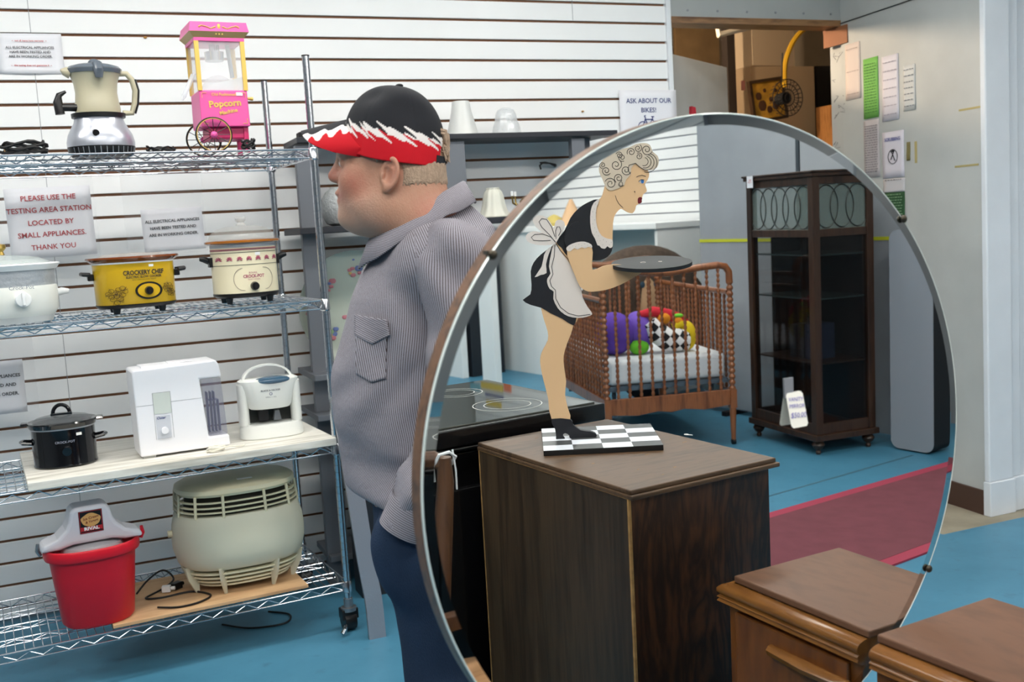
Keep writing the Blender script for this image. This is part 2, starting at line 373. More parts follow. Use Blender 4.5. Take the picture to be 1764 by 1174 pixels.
for lv, z in enumerate(LV):
    x0, x1, y0, y1 = SX0+ox, SX1+ox, SY0+oy, SY1+oy
    b = MB(); R = 0.0034
    for yy in (y0, y1):
        b.tube([(x0, yy, z-R), (x1, yy, z-R)], R, 8); b.tube([(x0, yy, z-0.032), (x1, yy, z-0.032)], R*0.85, 8)
        n = 40; pts = []
        for i in range(n+1): pts.append((x0+0.02+(x1-x0-0.04)*i/n, yy, z-0.009 if i % 2 else z-0.029))
        b.tube(pts, 0.0021, 6)
    for xx in (x0, x1):
        b.tube([(xx, y0, z-R), (xx, y1, z-R)], R, 8); b.tube([(xx, y0, z-0.032), (xx, y1, z-0.032)], R*0.85, 8)
        n = 14; b.tube([(xx, y0+0.02+(y1-y0-0.04)*i/n, z-0.009 if i % 2 else z-0.029) for i in range(n+1)], 0.0021, 6)
    for t in (0.25, 0.5, 0.75):
        yy = y0+(y1-y0)*t; b.tube([(x0, yy, z-0.0085), (x1, yy, z-0.0085)], 0.0028, 6); b.tube([(x0, yy, z-0.026), (x1, yy, z-0.026)], 0.0024, 6)
        b.tube([(x0+0.02+(x1-x0-0.04)*i/30, yy, z-0.011 if i % 2 else z-0.024) for i in range(31)], 0.0016, 5)
    n = int((x1-x0)/0.026)
    for i in range(1, n): xx = x0+(x1-x0)*i/n; b.tube([(xx, y0, z-0.0022), (xx, y1, z-0.0022)], 0.0017, 5, caps=False)
    sh = b.build('wire_shelf', M_chrome, su)
    for (x, y) in ((x0, y0), (x1, y0), (x0, y1), (x1, y1)):
        MB().lathe([(0.0145, z-0.040), (0.0185, z-0.036), (0.0165, z-0.002), (0.0145, z+0.002)], (x, y, 0), 16).build('corner_collar', M_chrome, sh)

# ---- boards lying on shelves
tg = lambda o, *a, **k: tag(o, *a, **k)
def slab(name, x0, x1, y0, y1, z0, th, m, label, cat, rot=0.0, bev=0.002):
    o = MB().box((0, 0, th/2), (x1-x0, y1-y0, th)).build(name, m, smooth=False, bevel=bev)
    o.location = ((x0+x1)/2, (y0+y1)/2, z0); o.rotation_euler = (0, 0, rot); tag(o, label, cat); return o
slab('wooden_board', -0.185, 0.80, 3.588, 4.17, 0.6825, 0.026, wood('worn_white_board', 'b4afa2', 'e6e3da', 0, 5, 1.5, 0.6), 'worn white painted board lying on the third wire shelf', 'board')
slab('wooden_board', 0.02, 0.67, 3.63, 4.05, 0.1835, 0.012, wood('pale_plywood', 'a8815a', 'c8a37a', 0, 4, 1.5, 0.6), 'tan plywood board under the beige air cleaner on the bottom shelf', 'board')

# ================================================================ TOP SHELF
Z3 = LV[3]+0.0005
def ell(b, c, pr, sx, sy, n=40, p=2.0): return b.lathe(pr, c, n, sx, sy, True, p)
# drink maker
t = thing('drink_maker', 'silver drink maker with cloudy jug and black tap, on the top wire shelf', 'blender', (0.150, 3.80, Z3), rad(4)); t.scale = (0.95, 0.95, 0.94)
M_silver = mat('silver_paint', 'b9bcc6', 0.28, 0.65)
M_smoke = mat('smoke_lid', '5d656f', 0.25, coat=0.3, alpha=0.9)
ell(MB(), (0, 0, 0), [(0.0, 0), (0.098, 0.0), (0.108, 0.014), (0.111, 0.034), (0.0, 0.034)], 1, 0.85).build('base_ring', M_black, t)
ell(MB(), (0, 0, 0), [(0.0, 0.034), (0.111, 0.034), (0.112, 0.05), (0.106, 0.075), (0.094, 0.098), (0.083, 0.118), (0.079, 0.135), (0.0, 0.135)], 1, 0.85).build('motor_body', M_silver, t)
gr = MB()
for i in range(13):
    a = rad(-150+i*10); gr.tube([(0.1085*math.cos(a), 0.092*math.sin(a), 0.006), (0.113*math.cos(a), 0.096*math.sin(a), 0.03)], 0.0016, 5)
gr.build('base_vents', M_steel, t)
MB().cyl((-0.03, -0.078, 0.078), (-0.03, -0.091, 0.075), 0.011, n=20).build('power_button', M_black, t)
txt('FRAPPÉ', 0.012, M_steel, t, (-0.03, -0.0795, 0.108), (rad(70), 0, 0))
ell(MB(), (0, 0, 0), [(0.0, 0.134), (0.088, 0.134), (0.089, 0.148), (0.0, 0.148)], 1, 0.85).build('jug_collar', M_black, t)
mj = mat('cloudy_jug', 'c8c1a6', 0.3, trans=0.25, var=0.08, vscale=8)
jg = ell(MB(), (0, 0, 0), [(0.0, 0.1485), (0.074, 0.1485), (0.075, 0.165), (0.071, 0.19), (0.068, 0.22), (0.071, 0.25), (0.079, 0.275), (0.088, 0.292), (0.0, 0.292)], 1, 0.85).build('jug', mj, t)
MB().tube([(-0.080, 0, 0.288), (-0.098, 0, 0.292), (-0.108, 0, 0.297)], [0.022, 0.014, 0.003], 10).build('spout', mj, jg)
ell(MB(), (0, 0, 0), [(0.0, 0.292), (0.088, 0.292), (0.090, 0.297), (0.0, 0.297)], 1.0, 0.85).build('jug_rim', mj, jg)
l_ = ell(MB(), (0, 0, 0), [(0.0, 0.285), (0.0855, 0.284), (0.0905, 0.2985), (0.082, 0.308), (0.055, 0.316), (0.0, 0.319)], 1, 0.85).build('lid', M_smoke, t)
MB().sph((0, -0.012, 0.318), (0.021, 0.022, 0.016), 10).tube([(0, -0.06, 0.308), (0, -0.080, 0.285), (0, -0.076, 0.262)], [0.018, 0.017, 0.012], 12).build('lid_knob', M_smoke, l_)
hp = [(0.078, 0, 0.287), (0.105, 0, 0.288), (0.122, 0, 0.268), (0.130, 0, 0.23), (0.124, 0, 0.185), (0.112, 0, 0.152), (0.082, 0, 0.152)]
h_ = MB().tube(hp, [0.010]*7, 10).build('handle', mj, t, label='cloudy loop handle with black outer grip')
MB().tube([(p[0]+0.008, p[1], p[2]) for p in hp[2:6]], 0.0075, 8).build('grip', M_black, h_)
tp = MB().tube([(-0.068, -0.01, 0.168), (-0.118, -0.01, 0.168)], 0.0125, 12).tube([(-0.124, -0.01, 0.145), (-0.128, -0.01, 0.185), (-0.122, -0.01, 0.21), (-0.1, -0.01, 0.222)], [0.016, 0.016, 0.010, 0.005], 10).build('tap', M_black, t)
T_drink = t
# popcorn cart
t = thing('popcorn_machine', 'pink toy-cart popcorn machine with gold lettering on the top shelf', 'popcorn machine', (0.545, 3.80, Z3), rad(0)); t.scale = (0.93, 0.93, 0.895)
pk = mat('pink_plastic', 'e0559b', 0.35); pk2 = mat('deep_pink', 'c22a63', 0.4); M_gold = mat('gold_paint', 'd7b45c', 0.45, 0.2)
W_, D_ = 0.088, 0.08
MB().box((0, 0, 0.165), (2*W_, 2*D_, 0.135), top=(0.98, 0.98)).build('cart_body', pk, t, smooth=False, bevel=0.004)
MB().box((0.01, 0, 0.075), (0.14, 0.12, 0.045)).build('drawer_box', pk2, t, smooth=False, bevel=0.006)
for s in (-1, 1): MB().box((0.074, s*0.058, 0.05), (0.018, 0.014, 0.1)).build('leg', pk2, t, smooth=False, bevel=0.002)
for s in (-1, 1):
    yy = s*0.092
    w = MB().tor((-0.050, yy, 0.066), 0.0635, 0.0032, 40, 8, 1)
    for i in range(12):
        a = 2*PI*i/12; w.tube([(-0.050, yy, 0.066), (-0.050+0.062*math.cos(a), yy, 0.066+0.062*math.sin(a))], 0.0014, 5)
    wo = w.build('wheel', M_black, t)
    MB().tor((-0.050, yy-s*0.0002+s*0.003, 0.066), 0.0600, 0.0014, 40, 6, 1).build('wheel_stripe', M_gold, wo)
    MB().sph((-0.050, yy+s*0.003, 0.066), 0.0125, 10).build('hub_cap', pk, wo)
MB().cyl((-0.05, -0.09, 0.066), (-0.05, 0.09, 0.066), 0.004).build('axle', pk2, t)
cb = MB()
mc = plastic_film('cart_window', 0.18, 'f2f4f6')
for s in (-1, 1):
    cb.box((0, s*(D_-0.004), 0.325), (2*W_-0.01, 0.003, 0.185)); cb.box((s*(W_-0.004), 0, 0.325), (0.003, 2*D_-0.01, 0.185))
cb.build('cabinet_window', mc, t, smooth=False)
for sx_ in (-1, 1):
    for sy_ in (-1, 1): MB().box((sx_*(W_-0.006), sy_*(D_-0.004), 0.325), (0.015, 0.011, 0.188)).build('corner_strip', M_gold, t, smooth=False)
ke = ell(MB(), (-0.005, 0, 0), [(0.0, 0.352), (0.033, 0.352), (0.035, 0.385), (0.0, 0.385)], 1, 1, 24).cyl((-0.01, 0, 0.385), (-0.01, 0, 0.42), 0.012).cyl((0.01, 0, 0.385), (0.01, 0, 0.42), 0.006).build('kettle', mat('bright_aluminium', 'c9cbd0', 0.25, 0.9), t)
MB().tube([(0.045, 0, 0.42), (0.055, 0, 0.29)], 0.008, 8).build('support_rod', M_steel, t)
dm = [(0.0, 0.30)]+[(0.06*math.sin(rad(a)), 0.24+0.06*math.cos(rad(a))) for a in range(12, 91, 13)]+[(0.0, 0.238)]
ell(MB(), (0, 0, 0), dm, 1, 1, 24).build('popping_dome', plastic_film('dome_film', 0.3), t)
MB().prism([(-0.08, 0.234), (0.08, 0.234), (0.08, 0.285), (-0.08, 0.245)], lambda q: (q[0], -0.066, q[1]), lambda q: (q[0], -0.064, q[1])).build('bin_front', plastic_film('bin_film', 0.45, 'd6d9dc'), t, smooth=False)
rf = MB()
def rring(hw, hd_, z): return [(-hw, -hd_, z), (hw, -hd_, z), (hw, hd_, z), (-hw, hd_, z)]
rf.rings([rring(W_+0.002, D_+0.002, 0.413), rring(W_+0.002, D_+0.002, 0.425)]); rf.m = 1
rf.rings([rring(W_+0.002, D_+0.002, 0.425), rring(W_+0.018, D_+0.018, 0.445)]); rf.m = 0
rf.rings([rring(W_+0.018, D_+0.018, 0.445), rring(W_+0.012, D_+0.012, 0.480)])
ro = rf.build('roof', [pk, mat('gold_pale', 'b8a06a', 0.5)], t, smooth=False)
sc2 = MB()
for s in (-1, 1):
    sc2.tube([(s*0.012, -D_-0.0155, 0.462), (s*0.03, -D_-0.0165, 0.455), (s*0.045, -D_-0.0165, 0.462), (s*0.062, -D_-0.0155, 0.466), (s*0.072, -D_-0.016, 0.46)], [0.003, 0.0022, 0.0018, 0.0022, 0.003], 6)
sc2.sph((0, -D_-0.015, 0.463), (0.006, 0.002, 0.011), 6)
for i in (-1, 0, 1): sc2.sph((i*0.011, -D_-0.0115, 0.436), (0.003, 0.002, 0.003), 5)
sc2.build('scrollwork', M_gold, ro)
txt('Old Fashioned', 0.015, M_gold, t, (0.0, -D_-0.0006, 0.216), thick=0.0003)
txt('Popcorn', 0.034, M_gold, t, (0.002, -D_-0.001, 0.182), (PI/2, rad(-4), 0), thick=0.0012)
txt('Machine', 0.020, M_gold, t, (0.012, -D_-0.0016, 0.152), (PI/2, rad(-12), 0), thick=0.0006)
br = MB()
for s in (-1, 1):
    for zz in (0.108, 0.222): br.tube([(s*0.062, -D_-0.0012, zz), (s*0.078, -D_-0.0012, zz), (s*0.078, -D_-0.0012, zz+(0.018 if zz < 0.15 else -0.018))], 0.0012, 5)
br.build('gold_corner', M_gold, t)
MB().bx(0.045, 0.068, -D_-0.0015, -D_-0.0004, 0.212, 0.224).build('price_sticker', M_label, t, smooth=False)
sp = MB().tube([(-0.088, -0.03, 0.298), (-0.095, -0.04, 0.292), (-0.135, -0.05, 0.215), (-0.142, -0.05, 0.2)], [0.006, 0.009, 0.009, 0.004], 8).build('scoop', plastic_film('scoop_film', 0.45), t)
MB().tube([(0.088, -0.05, 0.205), (0.112, -0.05, 0.204)], [0.005, 0.007], 8).build('drawer_knob', M_gold, t)
T_pop = t
# things at the left edge, cords
t = thing('thermos_bottle', 'white and black bottle at the left end of the top shelf', 'bottle', (-0.195, 3.83, Z3))
ell(MB(), (0, 0, 0), [(0, 0), (0.036, 0), (0.036, 0.075), (0, 0.075)], 1, 1).build('base', M_black, t); ell(MB(), (0, 0, 0), [(0, 0.0752), (0.034, 0.0752), (0.026, 0.18), (0.018, 0.2), (0, 0.2)], 1, 1).build('body', M_white, t)
def coil(b, c, R, r, turns, zs=0.006, n=22, ph=0.0, sy=0.6, rg=1.0):
    pts = []
    for i in range(int(turns*n)):
        a = 2*PI*i/n+ph; k = 1+0.10*math.sin(i*0.7)
        pts.append((c[0]+R*k*math.cos(a), c[1]+R*sy*k*math.sin(a), c[2]+r+zs*(i/n)+0.004*math.sin(i*1.3)+0.0045))
    return b.tube(pts, r, 8)
b = coil(MB(), (0, 0, 0), 0.062, 0.0045, 4.3, 0.009, rg=1)
o = b.build('cable_coil', M_cord); o.location = (-0.085, 3.74, Z3); tag(o, 'thick black power cord coiled up beside the silver drink maker', 'cord')
o = MB().tor((0.0, 0, 0.018), 0.014, 0.002, 12, 6, 0).build('rubber_band', mat('tan_rubber', 'b9986a', 0.7)); o.location = (-0.142, 3.74, Z3); tag(o, 'tan rubber band round the coiled black cord on the top shelf', 'rubber band')
b = coil(MB(), (0, 0, 0), 0.045, 0.003, 2.6, 0.007, sy=0.5); o = b.build('power_cord', M_cord, T_drink); o.location = (0.18, -0.085, 0)
b = coil(MB(), (0, 0, 0), 0.022, 0.004, 3.2, 0.011, sy=0.6); o = b.build('power_cord', M_cord, T_pop); o.location = (0.065, -0.115, 0)

# ================================================================ SECOND SHELF : three slow cookers
Z2 = LV[2]+0.0005
# white oval cooker at the left
t = thing('slow_cooker', 'white oval slow cooker with glass lid, partly cut by the left edge', 'slow cooker', (-0.185, 3.80, Z2), rad(6))
sx_, sy_ = 1.0, 0.72
ell(MB(), (0, 0, 0), [(0, 0.0), (0.135, 0.0), (0.142, 0.02), (0.0, 0.02)], sx_, sy_, p=2.3).build('foot_ring', mat('pale_grey_plastic', 'c9cccb', 0.4), t)
ell(MB(), (0, 0, 0), [(0, 0.02), (0.142, 0.02), (0.156, 0.04), (0.158, 0.105), (0.156, 0.115), (0, 0.115)], sx_, sy_, p=2.3).build('housing', mat('ivory_enamel', 'e6e8e2', 0.25), t)
ell(MB(), (0, 0, 0), [(0, 0.1152), (0.152, 0.1152), (0.154, 0.165), (0, 0.165)], sx_, sy_, p=2.3).build('side_band', mat('pale_grey_band', 'aeb4ba', 0.35, 0.3, bump=0.6, bscale=70), t)
ell(MB(), (0, 0, 0), [(0, 0.165), (0.160, 0.165), (0.172, 0.182), (0.168, 0.186), (0.15, 0.180), (0, 0.180)], sx_, sy_, p=2.2).build('crock_rim', M_white, t)
l_ = ell(MB(), (0, 0, 0), [(0, 0.2), (0.14, 0.1855), (0.145, 0.188), (0.11, 0.205), (0.05, 0.214), (0, 0.216)], sx_, sy_).build('glass_lid', plastic_film('lid_glass', 0.35, 'd9e4e2'), t)
MB().lathe([(0, 0.2165), (0.014, 0.2165), (0.010, 0.228), (0.019, 0.238), (0.018, 0.25), (0.0, 0.254)], n=16).build('lid_knob', mat('brass_knob', 'b59a55', 0.3, 0.9), l_)
kn = MB().cyl((0.035, -0.112, 0.075), (0.035, -0.135, 0.075), 0.023, n=24).box((0.035, -0.14, 0.078), (0.010, 0.014, 0.042)).build('dial', M_white, t, bevel=0.002)
txt('Crock-Pot', 0.017, mat('slate_ink', '76808f', 0.6), t, (0.035, -0.1146, 0.118-0.006))
for s in (-1, 1): MB().tube([(s*0.150, 0, 0.085), (s*0.172, 0, 0.09), (s*0.192, 0, 0.088)], [0.012, 0.012, 0.008], 10).build('side_handle', M_white, t)
# yellow cooker
yl = mat('harvest_gold', 'd2a91c', 0.28, coat=0.3); bn = mat('brown_glaze', '7a3c16', 0.15, coat=0.6)
t = thing('slow_cooker', 'harvest gold slow cooker with brown crock rim and flower drawings', 'slow cooker', (0.215, 3.83, Z2), rad(-2))
rx, ry = 0.128, 0.098
ell(MB(), (0, 0, 0), [(0, 0.024), (0.122, 0.024), (0.128, 0.032), (0.130, 0.165), (0, 0.165)], 1, ry/rx, 48, 2.4).build('housing', yl, t)
ell(MB(), (0, 0, 0), [(0, 0.0185), (0.121, 0.0185), (0.1295, 0.0265), (0.1295, 0.031), (0, 0.031)], 1, ry/rx, 48, 2.4).build('bottom_band', M_black, t)
ell(MB(), (0, 0, 0), [(0, 0.165), (0.1315, 0.165), (0.1315, 0.170), (0, 0.170)], 1, ry/rx, 48, 2.4).build('rim_band', M_white, t)
ell(MB(), (0, 0, 0), [(0, 0.170), (0.134, 0.1705), (0.150, 0.182), (0.149, 0.188), (0.13, 0.186), (0.118, 0.181), (0, 0.181)], 1, ry/rx, 48, 2.2).build('crock_rim', bn, t, label='dark brown glazed crock rim')
ell(MB(), (0, 0, 0), [(0, 0.186), (0.118, 0.184), (0.12, 0.188), (0.09, 0.197), (0.0, 0.2)], 1, ry/rx, 40).build('glass_lid', plastic_film('lid_glass2', 0.35, 'cfc7be'), t)
for x_, y_ in ((-0.07, -0.065), (0.075, -0.06), (-0.07, 0.06), (0.075, 0.06)): MB().cyl((x_, y_, 0), (x_, y_, 0.02), 0.010, 0.014).build('foot', M_black, t)
for s in (-1, 1):
    h_ = MB().box((s*0.137, 0, 0.125), (0.02, 0.05, 0.022)).build('handle_mount', M_black, t, bevel=0.003)
    MB().tube([(s*0.14, -0.04, 0.135), (s*0.160, -0.035, 0.137), (s*0.165, 0, 0.138), (s*0.160, 0.035, 0.137), (s*0.14, 0.04, 0.135)], 0.007, 8).build('side_handle', M_black, t)
def cyl_y(x, rx_, ry_, p=2.0): return -ry_*(max(0.0, 1-abs(x/rx_)**p))**(1/p)
def bend_pts(pts, rx_, ry_, e=0.001, p=2.0): return [(x, cyl_y(x, rx_, ry_, p)-e, z) for x, z in pts]
BX, BY = 0.130, 0.0995
M_brnink = mat('brown_ink', '3f2c14', 0.6)
def t_on(body, size, x, z, m, rx_, ry_, p=2.0, par=None, **k):
    o = txt(body, size, m, par, (0, 0, 0), (0, 0, 0), **k)
    for v in o.data.vertices:
        X = v.co.x+x; Y = v.co.y+z; v.co = (X, cyl_y(X, rx_, ry_, p)-0.0008-v.co.z, Y)
    o.data.update(); return o
t_on('CROCKERY CHEF', 0.021, 0.022, 0.133, M_ink, BX, BY, 2.4, t, thick=0.0006, sx=0.78)
t_on('ELECTRIC SLOW COOKER', 0.010, 0.022, 0.119, M_ink, BX, BY, 2.4, t, thick=0.0003, sx=0.95)
t_on('REMOVABLE CROCKERY INSERT', 0.0052, 0.022, 0.110, M_ink, BX, BY, 2.4, t)
def oval(b, cx, cz, a, c, rx_, ry_, p, e=0.0014, r=0.0011, n=36):
    return b.tube(bend_pts([(cx+a*math.cos(2*PI*i/n), cz+c*math.sin(2*PI*i/n)) for i in range(n)], rx_, ry_, e, p), r, 6, True)
def ovalfill(b, cx, cz, a, c, rx_, ry_, p, e=0.0010, n=32):
    rs = []
    for k in (0.001, 0.35, 0.7, 1.0): rs.append(bend_pts([(cx+k*a*math.cos(2*PI*i/n), cz+k*c*math.sin(2*PI*i/n)) for i in range(n)], rx_, ry_, e, p))
    return b.rings(rs, caps=False)
pl = ovalfill(MB(), 0.034, 0.073, 0.044, 0.029, BX, BY, 2.4).build('dial_plate', M_black, t)
ovalfill(MB(), 0.034, 0.073, 0.036, 0.023, BX, BY, 2.4, 0.0018).build('dial_face', yl, pl)
yk = cyl_y(0.034, BX, BY, 2.4)
MB().cyl((0.034, yk, 0.073), (0.034, yk-0.02, 0.073), 0.0145, 0.012, 20).box((0.034, yk-0.023, 0.073), (0.006, 0.008, 0.022)).build('dial', M_black, t)
def doodle(b, cx, cz, R, rx_, ry_, p, k=5, seed=1):
    rnd = random.Random(seed)
    for i in range(k):
        a = 2*PI*i/k; pts = []
        for j in range(14):
            q = 2*PI*j/13; pts.append((cx+R*0.55*math.cos(a)+R*0.42*math.cos(q)*(1+0.2*rnd.random()), cz+R*0.55*math.sin(a)+R*0.35*math.sin(q)))
        b.tube(bend_pts(pts, rx_, ry_, 0.0008, p), 0.0006, 4, True)
    for i in range(7):
        a = rnd.random()*6.3; b.tube(bend_pts([(cx+R*0.3*math.cos(a), cz+R*0.3*math.sin(a)), (cx+R*1.1*math.cos(a+0.5), cz+R*1.1*math.sin(a+0.5))], rx_, ry_, 0.0008, p), 0.0005, 4)
    return b
b = doodle(MB(), -0.052, 0.075, 0.020, BX, BY, 2.4, 5, 1); doodle(b, -0.083, 0.068, 0.018, BX, BY, 2.4, 4, 2); doodle(b, -0.068, 0.05, 0.02, BX, BY, 2.4, 4, 3); doodle(b, 0.098, 0.078, 0.018, BX, BY, 2.4, 6, 4); doodle(b, 0.108, 0.06, 0.014, BX, BY, 2.4, 5, 5)
b.build('flower_drawing', M_brnink, t)['kind'] = 'stuff'
MB().rings([bend_pts([(0.040, z), (0.044, z), (0.050, z), (0.055, z)], BX, BY, 0.0012, 2.4)+bend_pts([(0.055, z), (0.050, z), (0.044, z), (0.040, z)], BX, BY, 0.0004, 2.4) for z in (0.151, 0.159)]).build('price_sticker', M_label, t)
# cream cooker
t = thing('slow_cooker', 'tall cream slow cooker with pink leaf band and domed glass lid', 'slow cooker', (0.590, 3.84, Z2), rad(-3))
CR = 0.113; am = mat('amber_glaze', 'a86318', 0.12, coat=0.7); MP = mat('dusty_rose', 'a8566a', 0.6)
ell(MB(), (0, 0, 0), [(0, 0.030), (0.108, 0.030), (0.1135, 0.036), (CR, 0.195), (0, 0.195)], 1, 0.95, 48).build('housing', M_cream, t)
ell(MB(), (0, 0, 0), [(0, 0.021), (0.104, 0.021), (0.1145, 0.029), (0.1145, 0.037), (0, 0.037)], 1, 0.95, 48).build('bottom_band', M_black, t)
ell(MB(), (0, 0, 0), [(0, 0.195), (0.1135, 0.195), (0.1135, 0.206), (0, 0.206)], 1, 0.95, 48).build('rim_band', mat('light_grey_metal', 'b9bdc2', 0.3, 0.4), t)
ell(MB(), (0, 0, 0), [(0, 0.206), (0.118, 0.207), (0.131, 0.212), (0.131, 0.219), (0.118, 0.222), (0.104, 0.219), (0, 0.215)], 1, 0.95, 48).build('crock_rim', am, t, label='amber glazed crock rim')
l_ = ell(MB(), (0, 0, 0), [(0.105, 0.2225), (0.118, 0.2235), (0.116, 0.229), (0.108, 0.245), (0.085, 0.262), (0.05, 0.270), (0.0, 0.272)], 1, 0.95, 40, ).build('glass_lid', plastic_film('lid_glass3', 0.28, 'cdd0cc'), t)
MB().lathe([(0, 0.272), (0.018, 0.272), (0.011, 0.282), (0.018, 0.290), (0.019, 0.297), (0.014, 0.302), (0, 0.302)], n=20).build('lid_knob', plastic_film('knob_glass', 0.5, 'd8dad8'), l_)
cy = 0.113*0.95
b = MB()
for z_ in (0.178, 0.135): b.tube([(math.cos(rad(a))*(CR+0.0008), math.sin(rad(a))*(cy+0.0008), z_) for a in range(180, 361, 5)], 0.0008, 5)
b.build('band_line', M_ink, t)
b = MB()
for z_ in (0.190, 0.1865): b.tube([(math.cos(rad(a))*(CR+0.0008), math.sin(rad(a))*(cy+0.0008), z_) for a in range(180, 361, 5)], 0.0013, 5)
for k in range(7):
    cx_ = -0.096+k*0.032
    for j in range(7):
        a = rad(-20+j*220/6); L_ = 0.010
        pts = bend_pts([(cx_, 0.154), (cx_+L_*0.6*math.cos(a), 0.154+L_*0.75*math.sin(a)), (cx_+L_*math.cos(a), 0.154+L_*1.1*math.sin(a))], CR, cy, 0.0010)
        b.tube(pts, [0.0007, 0.0024, 0.0006], 5)
b.build('leaf_band', MP, t)
b = MB(); pts = [(0.012+(0.038 if math.cos(2*PI*i/48) > 0 else -0.038)*1+0.030*math.cos(2*PI*i/48), 0.085+0.038*math.sin(2*PI*i/48)) for i in range(48)]
b.tube(bend_pts(pts, CR, cy, 0.0012), 0.0008, 5, True); b.build('panel_outline', mat('taupe_ink', '8b7d70', 0.6), t)
t_on('RIVAL', 0.009, 0.010, 0.106, MP, CR, cy, 2, t, sx=1.3)
t_on('CROCK-POT', 0.015, 0.012, 0.094, MP, CR, cy, 2, t, thick=0.0006, sx=0.85)
t_on('SLOW COOKER', 0.006, 0.012, 0.083, MP, CR, cy, 2, t)
MB().cyl((0.012, -cy+0.002, 0.060), (0.012, -cy-0.018, 0.060), 0.0155, 0.013, 20).box((0.012, -cy-0.021, 0.060), (0.006, 0.008, 0.026)).build('dial', M_black, t)
MB().rings([bend_pts([(0.022, z), (0.032, z), (0.04, z)], CR, cy, 0.0016)+bend_pts([(0.04, z), (0.032, z), (0.022, z)], CR, cy, 0.0004) for z in (0.166, 0.176)]).build('price_sticker', M_label, t)
for x_, y_ in ((-0.07, -0.06), (0.07, -0.06), (-0.07, 0.06), (0.07, 0.06)): MB().cyl((x_, y_, 0), (x_, y_, 0.0205), 0.009, 0.013).build('foot', M_black, t)
for s in (-1, 1): MB().box((s*0.115, 0, 0.148), (0.014, 0.045, 0.034)).tube([(s*0.12, 0, 0.152), (s*0.138, 0, 0.161), (s*0.152, 0, 0.162)], [0.012, 0.011, 0.007], 10).build('side_handle', M_black, t, bevel=0.002)

# ================================================================ THIRD SHELF (on the white board)
Z1 = 0.7087
t = thing('slow_cooker', 'small black round slow cooker with glass lid on the white board', 'slow cooker', (-0.055, 3.83, Z1), rad(-6))
bk = mat('gloss_black', '0d0e12', 0.12, coat=0.6)
ell(MB(), (0, 0, 0), [(0, 0.0), (0.092, 0.0), (0.100, 0.006), (0.098, 0.012), (0.0985, 0.125), (0, 0.125)], 1, 0.9, 44, 2.2).build('housing', bk, t)
ell(MB(), (0, 0, 0), [(0, 0.125), (0.1, 0.125), (0.1, 0.1295), (0, 0.1295)], 1, 0.9, 44, 2.2).build('rim_band', mat('silver_band', 'b6b8bc', 0.3, 0.5), t)
r_ = ell(MB(), (0, 0, 0), [(0, 0.1295), (0.103, 0.130), (0.108, 0.143), (0.106, 0.148), (0.094, 0.145), (0, 0.143)], 1, 0.9, 44, 2.2).build('crock_rim', bk, t)
for s in (-1, 1): MB().box((s*0.115, 0, 0.145), (0.026, 0.05, 0.009), top=(0.8, 0.7)).build('rim_grip', bk, r_, bevel=0.002)
l_ = ell(MB(), (0, 0, 0), [(0, 0.146), (0.088, 0.1465), (0.094, 0.149), (0.08, 0.158), (0.045, 0.165), (0, 0.167)], 1, 0.9, 40).build('glass_lid', plastic_film('lid_dark', 0.45, '5b6064'), t)
MB().tube([(0.026*math.cos(rad(a)), 0, 0.168+0.030*math.sin(rad(a))) for a in range(0, 181, 15)], 0.0065, 8).box((0, 0, 0.168), (0.066, 0.022, 0.008)).build('lid_handle', bk, l_, bevel=0.001)
for s in (-1, 1): MB().tube([(s*0.096, -0.026, 0.082), (s*0.124, -0.02, 0.086), (s*0.13, 0, 0.087), (s*0.124, 0.02, 0.086), (s*0.096, 0.026, 0.082)], 0.0065, 8).build('side_handle', bk, t)
t_on('CROCK-POT', 0.0105, 0.006, 0.086, mat('light_ink', 'a9b0c2', 0.5), 0.099, 0.0895, 2.2, t)
MB().cyl((0.010, -0.087, 0.056), (0.010, -0.104, 0.056), 0.0165, 0.014, 20).box((0.010, -0.106, 0.056), (0.005, 0.006, 0.026)).build('dial', bk, t)
MB().rings([bend_pts([(0.042, z), (0.050, z), (0.058, z)], 0.099, 0.0895, 0.0012, 2.2)+bend_pts([(0.058, z), (0.050, z), (0.042, z)], 0.099, 0.0895, 0.0002, 2.2) for z in (0.103, 0.112)]).build('price_sticker', M_label, t)
# humidifier / white box appliance
t = thing('humidifier', 'tall white box humidifier with clear side water tank on the white board', 'humidifier', (0.315, 3.775, Z1), rad(0))
hw = mat('bright_white_plastic', 'f3f3f8', 0.3)
prof = [(-0.150, 0.008), (0.145, 0.008), (0.142, 0.045), (0.075, 0.045), (0.060, 0.245), (0.134, 0.245), (0.128, 0.29), (0.118, 0.305), (-0.150, 0.298), (-0.154, 0.29)]
MB().prism(prof, lambda q: (q[0], -0.075, q[1]), lambda q: (q[0], 0.075, q[1])).build('housing', hw, t, smooth=False, bevel=0.006, seg=3)
tk = MB().prism([(0.079, 0.047), (0.139, 0.047), (0.131, 0.243), (0.065, 0.243)], lambda q: (q[0], -0.072, q[1]), lambda q: (q[0], 0.072, q[1])).build('water_tank', plastic_film('tank_film', 0.30, '8d90a8'), t, smooth=False, bevel=0.003)
b = MB()
for x_ in (0.092, 0.104, 0.115, 0.127): b.bx(x_-0.001, x_+0.001, -0.02, 0.02, 0.05, 0.16+0.03*(x_ < 0.12))
b.bx(0.09, 0.128, -0.02, 0.02, 0.16, 0.162); b.build('tank_rib', mat('violet_grey', '6a6c88', 0.4), tk, smooth=False)
MB().bx(-0.095, -0.04, -0.0766, -0.0751, 0.145, 0.215).build('gauge_window', mat('pale_green_panel', 'd3dad4', 0.2), t, smooth=False)
c_ = MB().bx(-0.092, -0.046, -0.0768, -0.0751, 0.062, 0.139).build('control_panel', mat('grey_panel', 'cfd2da', 0.4), t, smooth=False)
